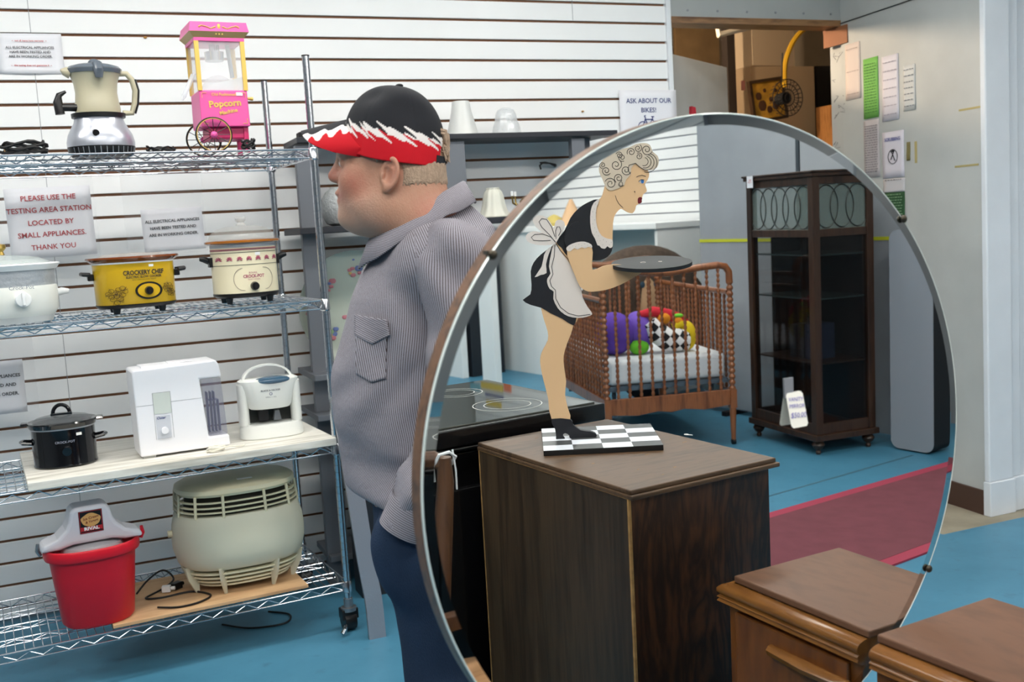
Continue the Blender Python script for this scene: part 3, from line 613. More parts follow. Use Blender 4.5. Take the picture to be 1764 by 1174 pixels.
MB().cyl((-0.067, -0.0765, 0.088), (-0.067, -0.086, 0.088), 0.0115, n=20).build('dial', hw, c_)
txt('Oster', 0.012, M_blueink, t, (-0.075, -0.0772, 0.131), thick=0.0003, shear=0.2)
b = MB()
for (a0, a1, c0, c1) in ((-0.0965, -0.0385, 0.2155, 0.2165), (-0.0965, -0.0955, 0.06, 0.2165), (-0.0395, -0.0385, 0.06, 0.2165), (-0.15, -0.0965, 0.1775, 0.1783), (-0.0385, 0.062, 0.181, 0.1818)): b.bx(a0, a1, -0.0757, -0.0751, c0, c1)
b.build('panel_seam', mat('seam_grey', '8c9092', 0.6), t, smooth=False)
MB().bx(-0.12, 0.02, -0.055, 0.05, 0.2985, 0.3045).bx(-0.03, 0.05, -0.03, 0.03, 0.3045, 0.3075).build('top_grille', hw, t, smooth=False, bevel=0.002)
for x_ in (-0.12, 0.12): MB().bx(x_-0.02, x_+0.02, -0.06, 0.06, 0, 0.008).build('foot', mat('grey_foot', 'cfd0cc', 0.5), t, smooth=False)
b = MB(); pts = []
for i in range(60): a = i*0.62; pts.append((0.026*math.cos(a)*(1+0.2*math.sin(i*.4)), 0.016*math.sin(a)*(1+0.3*math.cos(i*.3)), 0.004+0.010*i/60+0.004*math.sin(a*1.7)+0.003))
pts += [(0.05, 0.004, 0.012), (0.08, 0.008, 0.007), (0.10, 0.02, 0.0065)]
o = b.tube(pts, 0.0028, 7).build('power_cord', mat('white_cord', 'e6e3d6', 0.5)); o.parent = t; o.location = (0.085, -0.125, 0)
# can-opener style white appliance
t = thing('can_opener', 'white countertop can opener with carry handle and blue lid on the white board', 'can opener', (0.628, 3.80, Z1), rad(-6))
ow = mat('soft_white', 'e8eae6', 0.35)
def opring(z, w, d_): return [(w*math.copysign(abs(math.cos(2*PI*i/40))**0.75, math.cos(2*PI*i/40)), d_*math.copysign(abs(math.sin(2*PI*i/40))**0.8, math.sin(2*PI*i/40)), z) for i in range(40)]
MB().rings([opring(0.0, 0.108, 0.058), opring(0.004, 0.112, 0.062), opring(0.038, 0.110, 0.060), opring(0.05, 0.106, 0.056)]).build('base', ow, t)
for s in (-1, 1):
    MB().rings([[(s*(0.092+0.019*math.cos(2*PI*i/20)), 0.034*math.sin(2*PI*i/20), z) for i in range(20)] for z in (0.05, 0.12, 0.195)]).build('side_column', ow, t)
MB().rings([opring(0.105, 0.070, 0.052), opring(0.115, 0.078, 0.058), opring(0.165, 0.090, 0.060), opring(0.195, 0.104, 0.060), opring(0.206, 0.106, 0.058), opring(0.212, 0.095, 0.05)]).build('head', ow, t)
MB().sph((0.012, -0.030, 0.204), (0.068, 0.040, 0.015), 14).build('lid_button', mat('slate_blue', '3f6079', 0.25, coat=0.4), t)
hs = [(0.088*math.cos(rad(a)), 0.012, 0.207+0.052*math.sin(rad(a))) for a in range(0, 181, 12)]
b = MB(); b.rings([[(p[0]*k, p[1]+dy, 0.207+(p[2]-0.207)*k) for k, dy in ((1.0, -0.013), (1.0, 0.013), (0.90, 0.013), (0.90, -0.013))] for p in hs]); b.build('carry_handle', ow, t)
MB().bx(-0.072, 0.078, 0.03, 0.036, 0.05, 0.106).build('back_panel', mat('smoked_plastic', '3b3e3c', 0.3), t, smooth=False)
MB().box((-0.025, 0.0, 0.083), (0.036, 0.03, 0.048)).build('cutter', M_matblack, t, bevel=0.003)
MB().box((0.022, -0.005, 0.075), (0.028, 0.03, 0.034), top=(0.6, 0.8)).build('magnet_arm', M_steel, t, bevel=0.002)
txt('BLACK & DECKER', 0.0085, M_steel, t, (0.0, -0.0608, 0.172), (rad(84), 0, 0), thick=0.0002)
txt('OPEN IT ALL', 0.0068, M_steel, t, (0.0, -0.0595, 0.148), (rad(82), 0, 0))
M2 = MB(); M2.tor((0, -0.0606, 0.160), 0.0045, 0.0008, 14, 5, 1); M2.build('emblem', M_blueink, t)

# ================================================================ BOTTOM SHELF
Z0 = 0.1958
t = thing('ice_cream_maker', 'bright red bucket ice cream maker with white motor bar, on the bottom shelf', 'ice cream maker', (-0.012, 3.73, Z0), rad(2))
rd = mat('bucket_red', 'cc1228', 0.35, bump=0.15, bscale=300)
ell(MB(), (0, 0, 0), [(0, 0.0), (0.103, 0.0), (0.113, 0.012), (0.134, 0.232), (0, 0.232)], 1, 0.80, 56, 2.3).build('bucket', rd, t)
ell(MB(), (0, 0, 0), [(0.128, 0.226), (0.146, 0.228), (0.149, 0.236), (0.149, 0.258), (0.146, 0.262), (0.138, 0.262), (0.134, 0.235)], 1, 0.80, 56, 2.3, ).build('bucket_rim', rd, t)
ell(MB(), (0, 0, 0), [(0, 0.233), (0.100, 0.233), (0.095, 0.258), (0.05, 0.266), (0, 0.268)], 1, 0.78, 40).build('canister_lid', mat('frosted_plastic', 'c2bfc4', 0.4), t)
wt = mat('motor_white', 'dcdbe2', 0.35)
prof = [(-0.158, 0.262), (-0.15, 0.284), (-0.105, 0.30), (-0.078, 0.325), (-0.068, 0.345), (-0.060, 0.378), (-0.048, 0.392), (0.048, 0.392), (0.060, 0.378), (0.068, 0.345), (0.078, 0.325), (0.105, 0.30), (0.15, 0.284), (0.158, 0.262), (0.1, 0.262), (0.06, 0.272), (-0.06, 0.272), (-0.1, 0.262)]
MB().prism(prof, lambda q: (q[0], -0.052, q[1]), lambda q: (q[0], 0.052, q[1])).build('motor_bar', wt, t, smooth=False, bevel=0.012, seg=3)
for s in (-1, 1): MB().tube([(s*0.155, 0, 0.245), (s*0.163, 0, 0.262), (s*0.160, 0, 0.285)], [0.006, 0.007, 0.005], 8).build('latch', M_steel if s < 0 else rd, t)
lb = MB().bx(-0.036, 0.036, -0.0542, -0.0526, 0.305, 0.378).build('label_plate', M_black, t, smooth=False, bevel=0.0006)
b = MB()
for (x0_, x1_, z0_, z1_) in ((-0.034, 0.034, 0.375, 0.3765), (-0.034, 0.034, 0.3065, 0.308), (-0.034, -0.0325, 0.3065, 0.3765), (0.0325, 0.034, 0.3065, 0.3765)): b.bx(x0_, x1_, -0.0548, -0.0541, z0_, z1_)
b.build('label_border', M_red, lb, smooth=False)
MB().prism([(0.030*math.cos(2*PI*i/28)*(1+0.05*math.sin(5*2*PI*i/28)), 0.3475+0.0215*math.sin(2*PI*i/28)*(1+0.05*math.cos(4*2*PI*i/28))) for i in range(28)], lambda q: (q[0], -0.0550, q[1]), lambda q: (q[0], -0.0542, q[1])).build('scoop_picture', mat('caramel_ink', 'd9a765', 0.6), lb, smooth=False)
txt('Ice Cream', 0.0115, mat('maroon_ink', '7a2c1c', 0.6), lb, (0, -0.0552, 0.354), (PI/2, rad(-8), 0), thick=0.0003, shear=0.2)
txt('& Yogurt', 0.0105, MATS['maroon_ink'], lb, (0.002, -0.0552, 0.342), (PI/2, rad(-8), 0), thick=0.0003, shear=0.2)
MB().bx(-0.033, 0.033, -0.0552, -0.0542, 0.3125, 0.3255).build('name_strip', M_red, lb, smooth=False)
txt('RIVAL', 0.014, M_white, lb, (0, -0.0554, 0.319), thick=0.0008, sx=1.25)
st = MB().bx(-0.012, 0.040, -0.1005, -0.0993, 0.176, 0.204).build('price_sticker', M_label, t, smooth=False)
st.rotation_euler = (rad(-4.5), 0, 0); st.location = (0, -0.0125, 0.0155)
fb = MB().bx(-0.007, 0.006, -0.1012, -0.1006, 0.194, 0.201).build('flag_corner', M_blueink, st, smooth=False)
b = MB()
for i in range(4): b.bx(-0.007+(0.013 if i < 2 else 0), 0.015, -0.1012, -0.1006, 0.185+i*0.004, 0.187+i*0.004)
b.build('flag_stripe', M_red, st, smooth=False)
txt('5-', 0.010, M_ink, st, (0.029, -0.1012, 0.192))
# beige air cleaner
t = thing('air_cleaner', 'large cream beige rounded air cleaner with grille slots, on the bottom shelf', 'air cleaner', (0.490, 3.85, Z0), rad(-2)); t.scale = (1.03, 1.03, 1.03)
T_air = t; be = mat('aged_cream', 'd9d3b4', 0.4); be2 = mat('aged_cream_side', 'cfcdb8', 0.45); P3 = 2.5
AS = 0.80
ell(MB(), (0, 0, 0), [(0, 0.085), (0.195, 0.085), (0.212, 0.10), (0.222, 0.14), (0.224, 0.18), (0.220, 0.22), (0.210, 0.262), (0.204, 0.270), (0, 0.270)], 1, AS, 64, P3).build('housing', be2, t)
ell(MB(), (0, 0, 0), [(0, 0.336), (0.196, 0.336), (0.203, 0.345), (0.200, 0.358), (0.180, 0.368), (0.1, 0.374), (0, 0.375)], 1, AS, 64, P3).build('top_cover', be, t)
ell(MB(), (0, 0, 0), [(0, 0.2705), (0.178, 0.2705), (0.165, 0.336), (0, 0.336)], 1, AS, 48, P3).build('filter_core', mat('dark_filter', '2d2c24', 0.8), t)
g_ = MB()
def sring(r, z, n=64): return [(r*math.copysign(abs(math.cos(2*PI*j/n))**(2/P3), math.cos(2*PI*j/n)), r*AS*math.copysign(abs(math.sin(2*PI*j/n))**(2/P3), math.sin(2*PI*j/n)), z) for j in range(n)]
for z_, r_ in ((0.284, 0.206), (0.300, 0.204), (0.317, 0.202)):
    g_.rings([sring(r_, z_-0.0022), sring(r_-0.010, z_-0.0022), sring(r_-0.010, z_+0.0022), sring(r_, z_+0.0022)], closed=True)
for k in range(12):
    a = 2*PI*(k+0.5)/12; ca, sa = math.cos(a), math.sin(a); q = (math.copysign(abs(ca)**(2/P3), ca), math.copysign(abs(sa)**(2/P3), sa)*AS)
    g_.tube([(q[0]*0.207, q[1]*0.207, 0.266), (q[0]*0.201, q[1]*0.201, 0.340)], 0.005, 6)
g_.build('upper_grille', be, t)
g_ = MB()
for z_, r_ in ((0.072, 0.196), (0.056, 0.186), (0.040, 0.174), (0.026, 0.162)):
    g_.rings([sring(r_, z_-0.003), sring(r_-0.04, z_-0.003), sring(r_-0.04, z_+0.003), sring(r_, z_+0.003)], closed=True)
g_.build('lower_grille', be, t)
for k in range(8):
    a = 2*PI*(k+0.5)/8; ca, sa = math.cos(a), math.sin(a); q = (math.copysign(abs(ca)**(2/P3), ca), math.copysign(abs(sa)**(2/P3), sa)*AS)
    b = MB(); pf = [(0.214, 0.095), (0.205, 0.05), (0.180, 0.0), (0.168, 0.0), (0.168, 0.03), (0.150, 0.085)]
    th = 0.004; nx, ny = -q[1], q[0]; L_ = math.hypot(nx, ny); nx, ny = nx/L_*th, ny/L_*th
    b.prism(pf, lambda p: (q[0]*p[0]+nx, q[1]*p[0]+ny, p[1]), lambda p: (q[0]*p[0]-nx, q[1]*p[0]-ny, p[1])); b.build('foot_fin', be2, t, smooth=False)
MB().box((0.02, -0.09, 0.3735), (0.05, 0.018, 0.0015)).build('price_sticker', M_label, t, smooth=False)
MB().cyl((-0.222, 0, 0.20), (-0.236, 0, 0.20), 0.012).build('side_knob', be, t)
def P_(x, y, Y=3.8): return wy(x, y, Y)
def cord(name, label, pts, r=0.0035, m=M_cord):
    c = MB(); P = []
    pp = [Vector(p) for p in pts]
    for i in range(len(pp)-1):     # smooth the path
        p0, p1, p2, p3 = pp[max(i-1, 0)], pp[i], pp[i+1], pp[min(i+2, len(pp)-1)]
        for k in range(8):
            u = k/8; P.append(0.5*((2*p1)+(p2-p0)*u+(2*p0-5*p1+4*p2-p3)*u*u+(3*p1-p0-3*p2+p3)*u**3))
    P.append(pp[-1]); b0 = P[0].copy()
    o = c.tube([p-b0 for p in P], r, 7).build(name, m); o.location = b0; tag(o, label, 'cord'); return o
zc = Z0+0.0045
T_cord = cord('power_cord', 'black cord curling over the tan board beside the red bucket', [(0.13, 3.90, zc), (0.18, 3.97, zc+0.02), (0.24, 4.02, zc+0.03), (0.27, 3.99, zc), (0.22, 3.90, zc), (0.15, 3.83, zc), (0.2, 3.80, zc), (0.30, 3.80, zc), (0.35, 3.72, zc), (0.30, 3.67, zc), (0.23, 3.665, zc), (0.17, 3.70, zc+0.002)])
pg = MB().box((0, 0, 0.012), (0.03, 0.022, 0.022)).cyl((0.015, 0, 0.012), (0.03, 0, 0.012), 0.007, n=10).build('power_plug', M_white, bevel=0.003); pg.location = (0.225, 3.86, zc-0.003); pg.rotation_euler = (0, 0, rad(-20)); tag(pg, 'white plug end lying on the tan board', 'plug')
pg = MB().box((0, 0, 0.012), (0.034, 0.026, 0.024)).cyl((0.015, 0, 0.012), (0.03, 0, 0.012), 0.007, n=10).build('power_plug', M_black, bevel=0.003); pg.location = (0.262, 3.875, zc-0.003); pg.rotation_euler = (0, 0, rad(30)); tag(pg, 'black plug next to the white plug on the tan board', 'plug')
cord('loose_cable', 'loose black cable on the floor under the wire shelving unit', [(0.42, 3.95, 0.005), (0.5, 3.85, 0.005), (0.62, 3.82, 0.005), (0.66, 3.9, 0.005), (0.6, 3.98, 0.005)], 0.0035)

# the cord and its plugs belong to the air cleaner
def adopt(o, par):
    bpy.context.view_layer.update(); m = o.matrix_world.copy(); o.parent = par; o.matrix_parent_inverse = par.matrix_world.inverted(); o.matrix_world = m
    for k in ('category', 'label', 'group'):
        if k in o: del o[k]
adopt(T_cord, T_air)
for o in [o for o in bpy.data.objects if o.name.startswith('power_plug')]: adopt(o, T_cord)
# the whole unit stands turned a little: its left end is nearer the viewer
RPV = Matrix.Translation((SX1, SY0, 0)) @ Matrix.Rotation(rad(4.3), 4, 'Z') @ Matrix.Translation((-SX1, -SY0, 0))
bpy.context.view_layer.update()
for o in [o for o in bpy.data.objects if o not in _shelf_before and o.parent is None]:
    o.matrix_world = RPV @ o.matrix_world
bpy.context.view_layer.update()
# ================================================================ SIGNS ON THE SLATWALL
def sheet(name, label, x0, x1, z0, z1, y, lines, m=M_paper, rot=0.0, film=None, cat='sign', curl=0.006):
    t = thing(name, label, cat, ((x0+x1)/2, y, (z0+z1)/2), 0)
    w, h = (x1-x0)/2, (z1-z0)/2; b = MB(); n = 8; rows = []
    rnd = random.Random(int(x0*1000)+5)
    for i in range(n+1):
        z = -h+2*h*i/n; rows.append([(-w+2*w*j/n, -0.0008-curl*(0.5+0.5*math.sin(j*0.9+i*0.35+x0*9))*((1-i/n)**1.5), z) for j in range(n+1)])
    o = len(b.v)
    for r in rows: b.v += r
    for i in range(n):
        for j in range(n): k = i*(n+1)+j; b.f.append([k, k+1, k+n+2, k+n+1]); b.mi.append(0)
    b.build('paper', m, t, solid=0.0004)
    for (s, sz, xx, zz, mm) in lines: txt(s, sz, mm, t, (xx*w, -curl-0.0018, zz*h), thick=0.0002 if sz < .015 else 0.0004)
    if film:
        fx0, fx1, fz0, fz1 = film; cx, cz = (x0+x1)/2, (z0+z1)/2
        MB().bx(fx0-cx, fx1-cx, -curl-0.0045, -curl-0.0036, fz0-cz, fz1-cz).build('plastic_sleeve', plastic_film('sleeve_film', 0.05), t, smooth=False)
    t.rotation_euler = (0, rot, 0)
    return t
YW = WY-0.0035
def rng(p, q, Y): a = wy(*p, Y); b = wy(*q, Y); return min(a[0], b[0]), max(a[0], b[0]), min(a[2], b[2]), max(a[2], b[2])
x0, x1, z0, z1 = rng((2, 57), (112, 127), YW)
sheet('notice_sheet', 'white notice about tested electrical appliances above the silver drink maker', x0-0.02, x1, z0, z1, YW,
      [('ALL ELECTRICAL APPLIANCES', 0.0125, 0.0, 0.28, M_ink), ('HAVE BEEN TESTED AND', 0.0125, 0.0, 0.06, M_ink), ('ARE IN WORKING ORDER.', 0.0125, 0.0, -0.16, M_ink),
       ('~  not all items have warranty  ~', 0.009, 0.0, 0.62, M_red), ('~  this testing does not guarantee it  ~', 0.009, 0.0, -0.60, M_red)])
YS = 4.24
x0, x1, z0, z1 = rng((6, 325), (167, 438), YS)
R_ = mat('serif_red', 'b3262e', 0.6)
sheet('notice_sheet', 'white notice with red lettering asking to use the testing area station', x0, x1, z0, z1, YS,
      [('PLEASE USE THE', 0.026, 0, 0.70, R_), ('TESTING AREA STATION', 0.026, 0, 0.36, R_), ('LOCATED BY', 0.026, 0, 0.0, R_), ('SMALL APPLIANCES.', 0.026, 0, -0.34, R_), ('THANK YOU', 0.026, 0, -0.70, R_)],
      film=(x0-0.03, x1+0.012, z0-0.015, LV[3]-0.03), curl=0.002, rot=rad(-1))
x0, x1, z0, z1 = rng((242, 361), (354, 428), YS)
fx0, fx1, fz0, fz1 = rng((207, 300), (358, 432), YS)
sheet('notice_sheet', 'white notice about tested appliances between the gold and cream slow cookers', x0, x1, z0, z1, YS,
      [('ALL ELECTRICAL APPLIANCES', 0.0150, 0, 0.42, M_ink), ('HAVE BEEN TESTED AND', 0.0150, 0, 0.10, M_ink), ('ARE IN WORKING ORDER.', 0.0150, 0, -0.22, M_ink)], film=(fx0, fx1, fz0, LV[3]-0.03), curl=0.002, rot=rad(-1))
x0, x1, z0, z1 = rng((-90, 630), (48, 708), YS)
sheet('notice_sheet', 'white appliance notice cut by the left edge above the black cooker', x0, x1, z0, z1, YS,
      [('ALL ELECTRICAL APPLIANCES', 0.0165, 0, 0.42, M_ink), ('HAVE BEEN TESTED AND', 0.0165, 0, 0.08, M_ink), ('ARE IN WORKING ORDER.', 0.0165, 0, -0.26, M_ink)], film=(x0-0.02, x1+0.04, z0, LV[2]-0.03), curl=0.002)
# bike sign
x0, x1, z0, z1 = rng((1064, 156), (1166, 250), YW-0.002)
t = sheet('bike_sign', 'white paper sign about bikes with a blue bicycle drawing', x0, x1, z0-0.02, z1, YW-0.012, [('ASK ABOUT OUR', 0.031, 0.02, 0.64, M_blueink), ('BIKES!', 0.031, 0.0, 0.33, M_blueink)], curl=0.001)
b = MB(); cz = -0.026
for s in (-1, 1): b.tor((s*0.036, -0.004, cz-0.004), 0.024, 0.0018, 28, 5, 1)
for p, q in (((-0.036, cz-0.004), (-0.020, cz+0.036)), ((-0.022, cz+0.030), (0.018, cz+0.030)), ((0.018, cz+0.034), (-0.002, cz-0.006)), ((-0.02, cz+0.028), (-0.002, cz-0.006)), ((0.036, cz-0.004), (0.018, cz+0.030)), ((-0.002, cz-0.006), (0.036, cz-0.004)), ((-0.02, cz+0.036), (-0.026, cz+0.046)), ((-0.026, cz+0.046), (-0.018, cz+0.048)), ((0.012, cz+0.042), (0.026, cz+0.042)), ((0.018, cz+0.034), (0.019, cz+0.042))):
    b.tube([(p[0], -0.004, p[1]), (q[0], -0.004, q[1])], 0.0022, 5)
b.build('bicycle_drawing', M_blueink, t)
# small things left in the slots
def peg(px, py, label):
    p = wy(px, py, WY); o = MB().sph((0, -0.006, 0), (0.007, 0.006, 0.004), 8).build('slot_plug', mat('tan_plug', 'b98a4a', 0.7)); o.location = p; tag(o, label, 'plug')
peg(250, 65, 'small tan plug in the slatwall slot left of the pink cart'); peg(463, 207, 'small tan plug in the slatwall slot beside the chrome posts'); peg(1003, 192, 'small tan plug in the slatwall slot above the black-topped rack')
h = wy(945, 283, WY-0.03)
o = MB().tube([(0.045, 0.028, -0.004), (0.03, 0, -0.004), (0.0, -0.01, 0.004), (-0.035, -0.012, 0.006), (-0.05, -0.012, -0.004), (-0.045, -0.012, -0.022)], [0.009, 0.007, 0.004, 0.004, 0.004, 0.004], 8).tube([(0.0, -0.01, 0.004), (-0.03, -0.03, 0.008), (-0.06, -0.04, 0.006)], 0.0035, 6).build('wall_hook', M_black)
o.location = h; tag(o, 'black display hook fixed on the slatwall under the black-topped rack shelf', 'hook')

# ================================================================ GREY DISPLAY RACK
RX0, RX1 = 0.80, 2.24
rk = thing('display_rack', 'grey metal display rack with black shelves standing against the slatwall', 'rack', (0, 0, 0))
M_rack = mat('rack_grey', '6f737a', 0.45, 0.3); M_shelf = mat('shelf_black', '23252c', 0.45)
Yr = 4.15
for (pa, pb) in (((505, 545), 235), ((762, 800), 245), ((983, 1007), 240)):
    a = wy(pa[0], pb, Yr)[0]; c = wy(pa[1], pb, Yr)[0]
    b_ = MB().bx(a+0.004, c, Yr, Yr+0.035, 0.0, 1.765)
    b_.build('upright', M_rack, rk, smooth=False, bevel=0.002)
a = wy(1012, 240, Yr)[0]; c = wy(1034, 240, Yr)[0]
MB().bx(a, c, Yr+0.10, Yr+0.13, 0.0, 1.79).build('upright', M_rack, rk, smooth=False, bevel=0.002)
tz = 1.795
MB().bx(0.86, 2.27, 4.13, 4.40, tz-0.022, tz).build('rack_shelf', M_shelf, rk, smooth=False, bevel=0.002)
MB().bx(0.83, 1.86, 4.05, 4.38, 1.42, 1.445).build('rack_shelf', M_shelf, rk, smooth=False, bevel=0.002)
MB().bx(0.84, 1.86, 4.05, 4.38, 0.85, 0.873).build('rack_shelf', M_rack, rk, smooth=False, bevel=0.002)
MB().bx(0.84, 1.86, 4.05, 4.38, 0.69, 0.713).build('rack_shelf', M_rack, rk, smooth=False, bevel=0.002)
MB().bx(0.86, 1.86, 4.12, 4.38, 0.10, 0.125).build('rack_shelf', M_rack, rk, smooth=False, bevel=0.002)
# silver flat leg in front of the rack
a = wy(592, 850, 3.62); b0 = wz(645, 1100, 0)
lg = thing('folding_stand', 'silver flat bar stand leg between the shelving caster and the man', 'stand', (0.872, 3.50, 0))
P = [Vector((0, 0, 0.0)), Vector((-0.002, 0.0, 0.10)), Vector((-0.005, 0.001, 0.155)), Vector((-0.010, 0.004, 0.20)), Vector((-0.018, 0.008, 0.28)), Vector((-0.034, 0.016, 0.50)), Vector((-0.050, 0.025, 0.72)), Vector((-0.06, 0.03, 0.86))]
rs = []
for p in P: rs.append([p+Vector((sx*0.030, sy*0.008, 0)) for sx, sy in ((-1, -1), (1, -1), (1, 1), (-1, 1))])
MB().rings(rs).build('leg_bar', mat('brushed_silver', 'a2a3ab', 0.35, 0.6, bump=0.1, bscale=200), lg, ang=20)
P = [Vector((0.0, 0.0, 0.66)), Vector((-0.0, 0.46, 0.62))]
MB().bx(-0.08, 0.32, 0.022, 0.042, 0.80, 0.86).build('cross_bar', MATS['brushed_silver'], lg, smooth=False, bevel=0.003)
MB().bx(0.28, 0.32, 0.0, 0.02, 0.0, 0.86).build('second_leg', MATS['brushed_silver'], lg, smooth=False, bevel=0.003)
# dark cabinet edge between rack and floor (black panel behind the stand)
slab('floor_panel', 0.93, 1.75, 3.92, 4.03, 0.0, 0.66, mat('dark_panel', '1c1f26', 0.5), 'dark cabinet panel standing on the floor below the grey rack', 'cabinet')

# ---- lamp shades and glassware
frost = mat('frosted_white_glass', 'e6e8e6', 0.35, trans=0.25); clearish = plastic_film('thin_clear_glass', 0.30, 'e6ebee')
def shade(name, label, px, py, Y, z, prof, m, n=36, flute=0, group=None):
    p = wy(px, py, Y); b = MB(); rs = []
    for r, zz in prof:
        rs.append([((r*(1+flute*math.cos(10*2*PI*j/(n*2)))*math.cos(2*PI*j/(n*2))), r*(1+flute*math.cos(10*2*PI*j/(n*2)))*math.sin(2*PI*j/(n*2)), zz) for j in range(n*2)])
    b.rings(rs, caps=False); o = b.build(name, m, solid=0.002); o.location = (p[0], Y, z); tag(o, label, 'lamp shade'); return o
shade('lamp_shade', 'frosted white cone lamp shade standing on the black rack top', 796, 215, 4.25, tz+0.001, [(0.068, 0.0), (0.066, 0.004), (0.055, 0.05), (0.042, 0.10), (0.036, 0.14), (0.034, 0.143)], frost)
shade('lamp_shade', 'clear ribbed glass lamp shade beside the frosted cone on the rack top', 872, 215, 4.25, tz+0.001, [(0.066, 0.0), (0.063, 0.004), (0.056, 0.04), (0.048, 0.06), (0.048, 0.064), (0.042, 0.09), (0.034, 0.105), (0.020, 0.112)], clearish, flute=0.02)
shade('lamp_shade', 'milky fluted bell lamp shade on the middle rack shelf', 851, 360, 4.14, 1.446, [(0.072, 0.0), (0.068, 0.006), (0.056, 0.025), (0.047, 0.055), (0.043, 0.085), (0.036, 0.105), (0.026, 0.115), (0.028, 0.122)], mat('alabaster_glass', 'd9d9cd', 0.4, trans=0.15), flute=0.03)
shade('lamp_shade', 'round crackled glass globe shade behind the man\'s chin on the rack shelf', 588, 370, 4.28, 1.446, [(0.035, 0.002), (0.060, 0.012), (0.076, 0.04), (0.082, 0.075), (0.076, 0.11), (0.058, 0.138), (0.04, 0.15), (0.036, 0.158)], mat('crackle_glass', 'd5d9da', 0.2, trans=0.35, bump=1.6, bscale=75))
# brass light fitting with blue tape
p = wy(903, 352, 4.14); t = thing('light_fitting', 'brass candle-arm light fitting wrapped with blue tape on the rack shelf', 'light fitting', (p[0], 4.14, 1.4455))
br_ = mat('aged_brass', '8f7a45', 0.3, 0.9)
b = MB().lathe([(0, 0.02), (0.02, 0.022), (0.024, 0.035), (0.012, 0.045), (0.02, 0.06), (0.008, 0.075), (0, 0.078)], n=16)
for a in (0.4, 1.9, 3.3, 5.2):
    b.tube([(0, 0, 0.05), (0.03*math.cos(a), 0.03*math.sin(a), 0.04), (0.055*math.cos(a), 0.05*math.sin(a), 0.055), (0.058*math.cos(a), 0.052*math.sin(a), 0.085)], 0.004, 8)
b.build('brass_arms', br_, t)
b = MB()
for a in (0.4, 1.9, 3.3, 5.2): b.cyl((0.058*math.cos(a), 0.052*math.sin(a), 0.085), (0.058*math.cos(a), 0.052*math.sin(a), 0.105), 0.006, n=10)
b.build('candle_socket', M_white, t)
MB().box((-0.02, -0.03, 0.018), (0.075, 0.03, 0.034), 0.3, top=(0.8, 0.7)).build('blue_tape', mat('tape_blue', '1f5fc4', 0.4), t, bevel=0.006)
MB().box((0.035, -0.02, 0.015), (0.06, 0.04, 0.03), -0.2, top=(0.8, 0.6)).build('dark_wrap', mat('teal_wrap', '31484f', 0.5), t, bevel=0.006)
# floral glass plate leaning on the wall
p = wy(612, 590, 4.30); pc = p
pl = thing('glass_platter', 'large round green glass platter with painted flowers leaning behind the man', 'platter', (1.075, 4.26, 0.8745), 0)
PR = 0.235
b = MB(); b.rings([[(PR*k*math.cos(2*PI*j/56), d_, PR+PR*k*math.sin(2*PI*j/56)) for j in range(56)] for k, d_ in ((0.0005, 0), (0.7, 0), (0.95, -0.006), (1.0, -0.012), (1.0, -0.008), (0.95, -0.001), (0.7, 0.005), (0.0005, 0.005))])
b.build('glass_disc', mat('green_glass_opaque', 'bfc8bb', 0.15, trans=0.15, coat=0.3), pl)
rnd = random.Random(4)
cl = {'rose': mat('petal_rose', 'b5737c', 0.5), 'blue': mat('petal_blue', '5f6fa0', 0.5), 'leaf': mat('leaf_green', '7d9a70', 0.5), 'yel': mat('petal_yellow', 'c9a860', 0.5)}
bs = {k: MB() for k in cl}
for (cx, cz) in ((-0.11, 0.33), (-0.10, 0.14), (0.02, 0.40), (0.10, 0.26), (-0.02, 0.22), (0.12, 0.12), (-0.16, 0.24)):
    for i in range(9):
        k = rnd.choice(['rose', 'rose', 'blue', 'leaf', 'yel']); rr = 0.007+0.010*rnd.random()
        x = cx+rnd.uniform(-.035, .035); z = cz+rnd.uniform(-.035, .035)
        bs[k].sph((x, -0.0015-0.0004*i, z), (rr, 0.002, rr*0.8), 5)
for k in cl: bs[k].build('painted_flowers', cl[k], pl)['kind'] = 'stuff'
# dark gaming-looking card behind cap : black object on the rack top
o = MB().box((0, 0, 0.012), (0.10, 0.06, 0.024)).build('black_box', M_matblack, bevel=0.004); o.location = (0.93, 4.2, tz+0.0005); tag(o, 'small black box on the rack top behind the cap brim', 'box')

# ================================================================ STOREROOM THROUGH THE DOORWAY
dl = thing('storeroom_door', 'light grey door leaf standing open into the storeroom', 'door', (2.76, WY+0.13, 0))
MB().bx(0, 0.86, 0, 0.035, 0.01, 2.21).build('leaf', mat('door_grey', 'b7b9b7', 0.6, var=0.14, vscale=3), dl, smooth=False, bevel=0.003)
dl.rotation_euler = (0, 0, rad(34))
MB().tube([(0.80, -0.001, 1.0), (0.80, -0.045, 1.0)], 0.012, 10).sph((0.80, -0.055, 1.0), 0.025, 10).build('door_knob', M_steel, dl)
p = wy(1193, 200, WY-0.05)
rd_ = MB().prism([(-0.018, -0.12), (0.022, -0.12), (0.012, 0.028), (-0.009, 0.034)], lambda q: (q[0], -0.012, q[1]), lambda q: (q[0], 0.012, q[1])).build('red_flag', mat('flag_red', 'a3182a', 0.6), smooth=False); rd_.location = p+np.array([0, 0, 0.012])
tag(rd_, 'small dark red pennant tip showing above the mirror rim', 'flag')
pole = MB().cyl((0, 0, 0), (0, 0, p[2]-0.14), 0.008).cyl((0, 0, 0), (0, 0, 0.012), 0.09, n=24).build('flag_pole', M_steel); pole.location = (p[0], p[1], 0); tag(pole, 'thin pole standing on the floor under the red pennant, behind the mirror', 'pole')
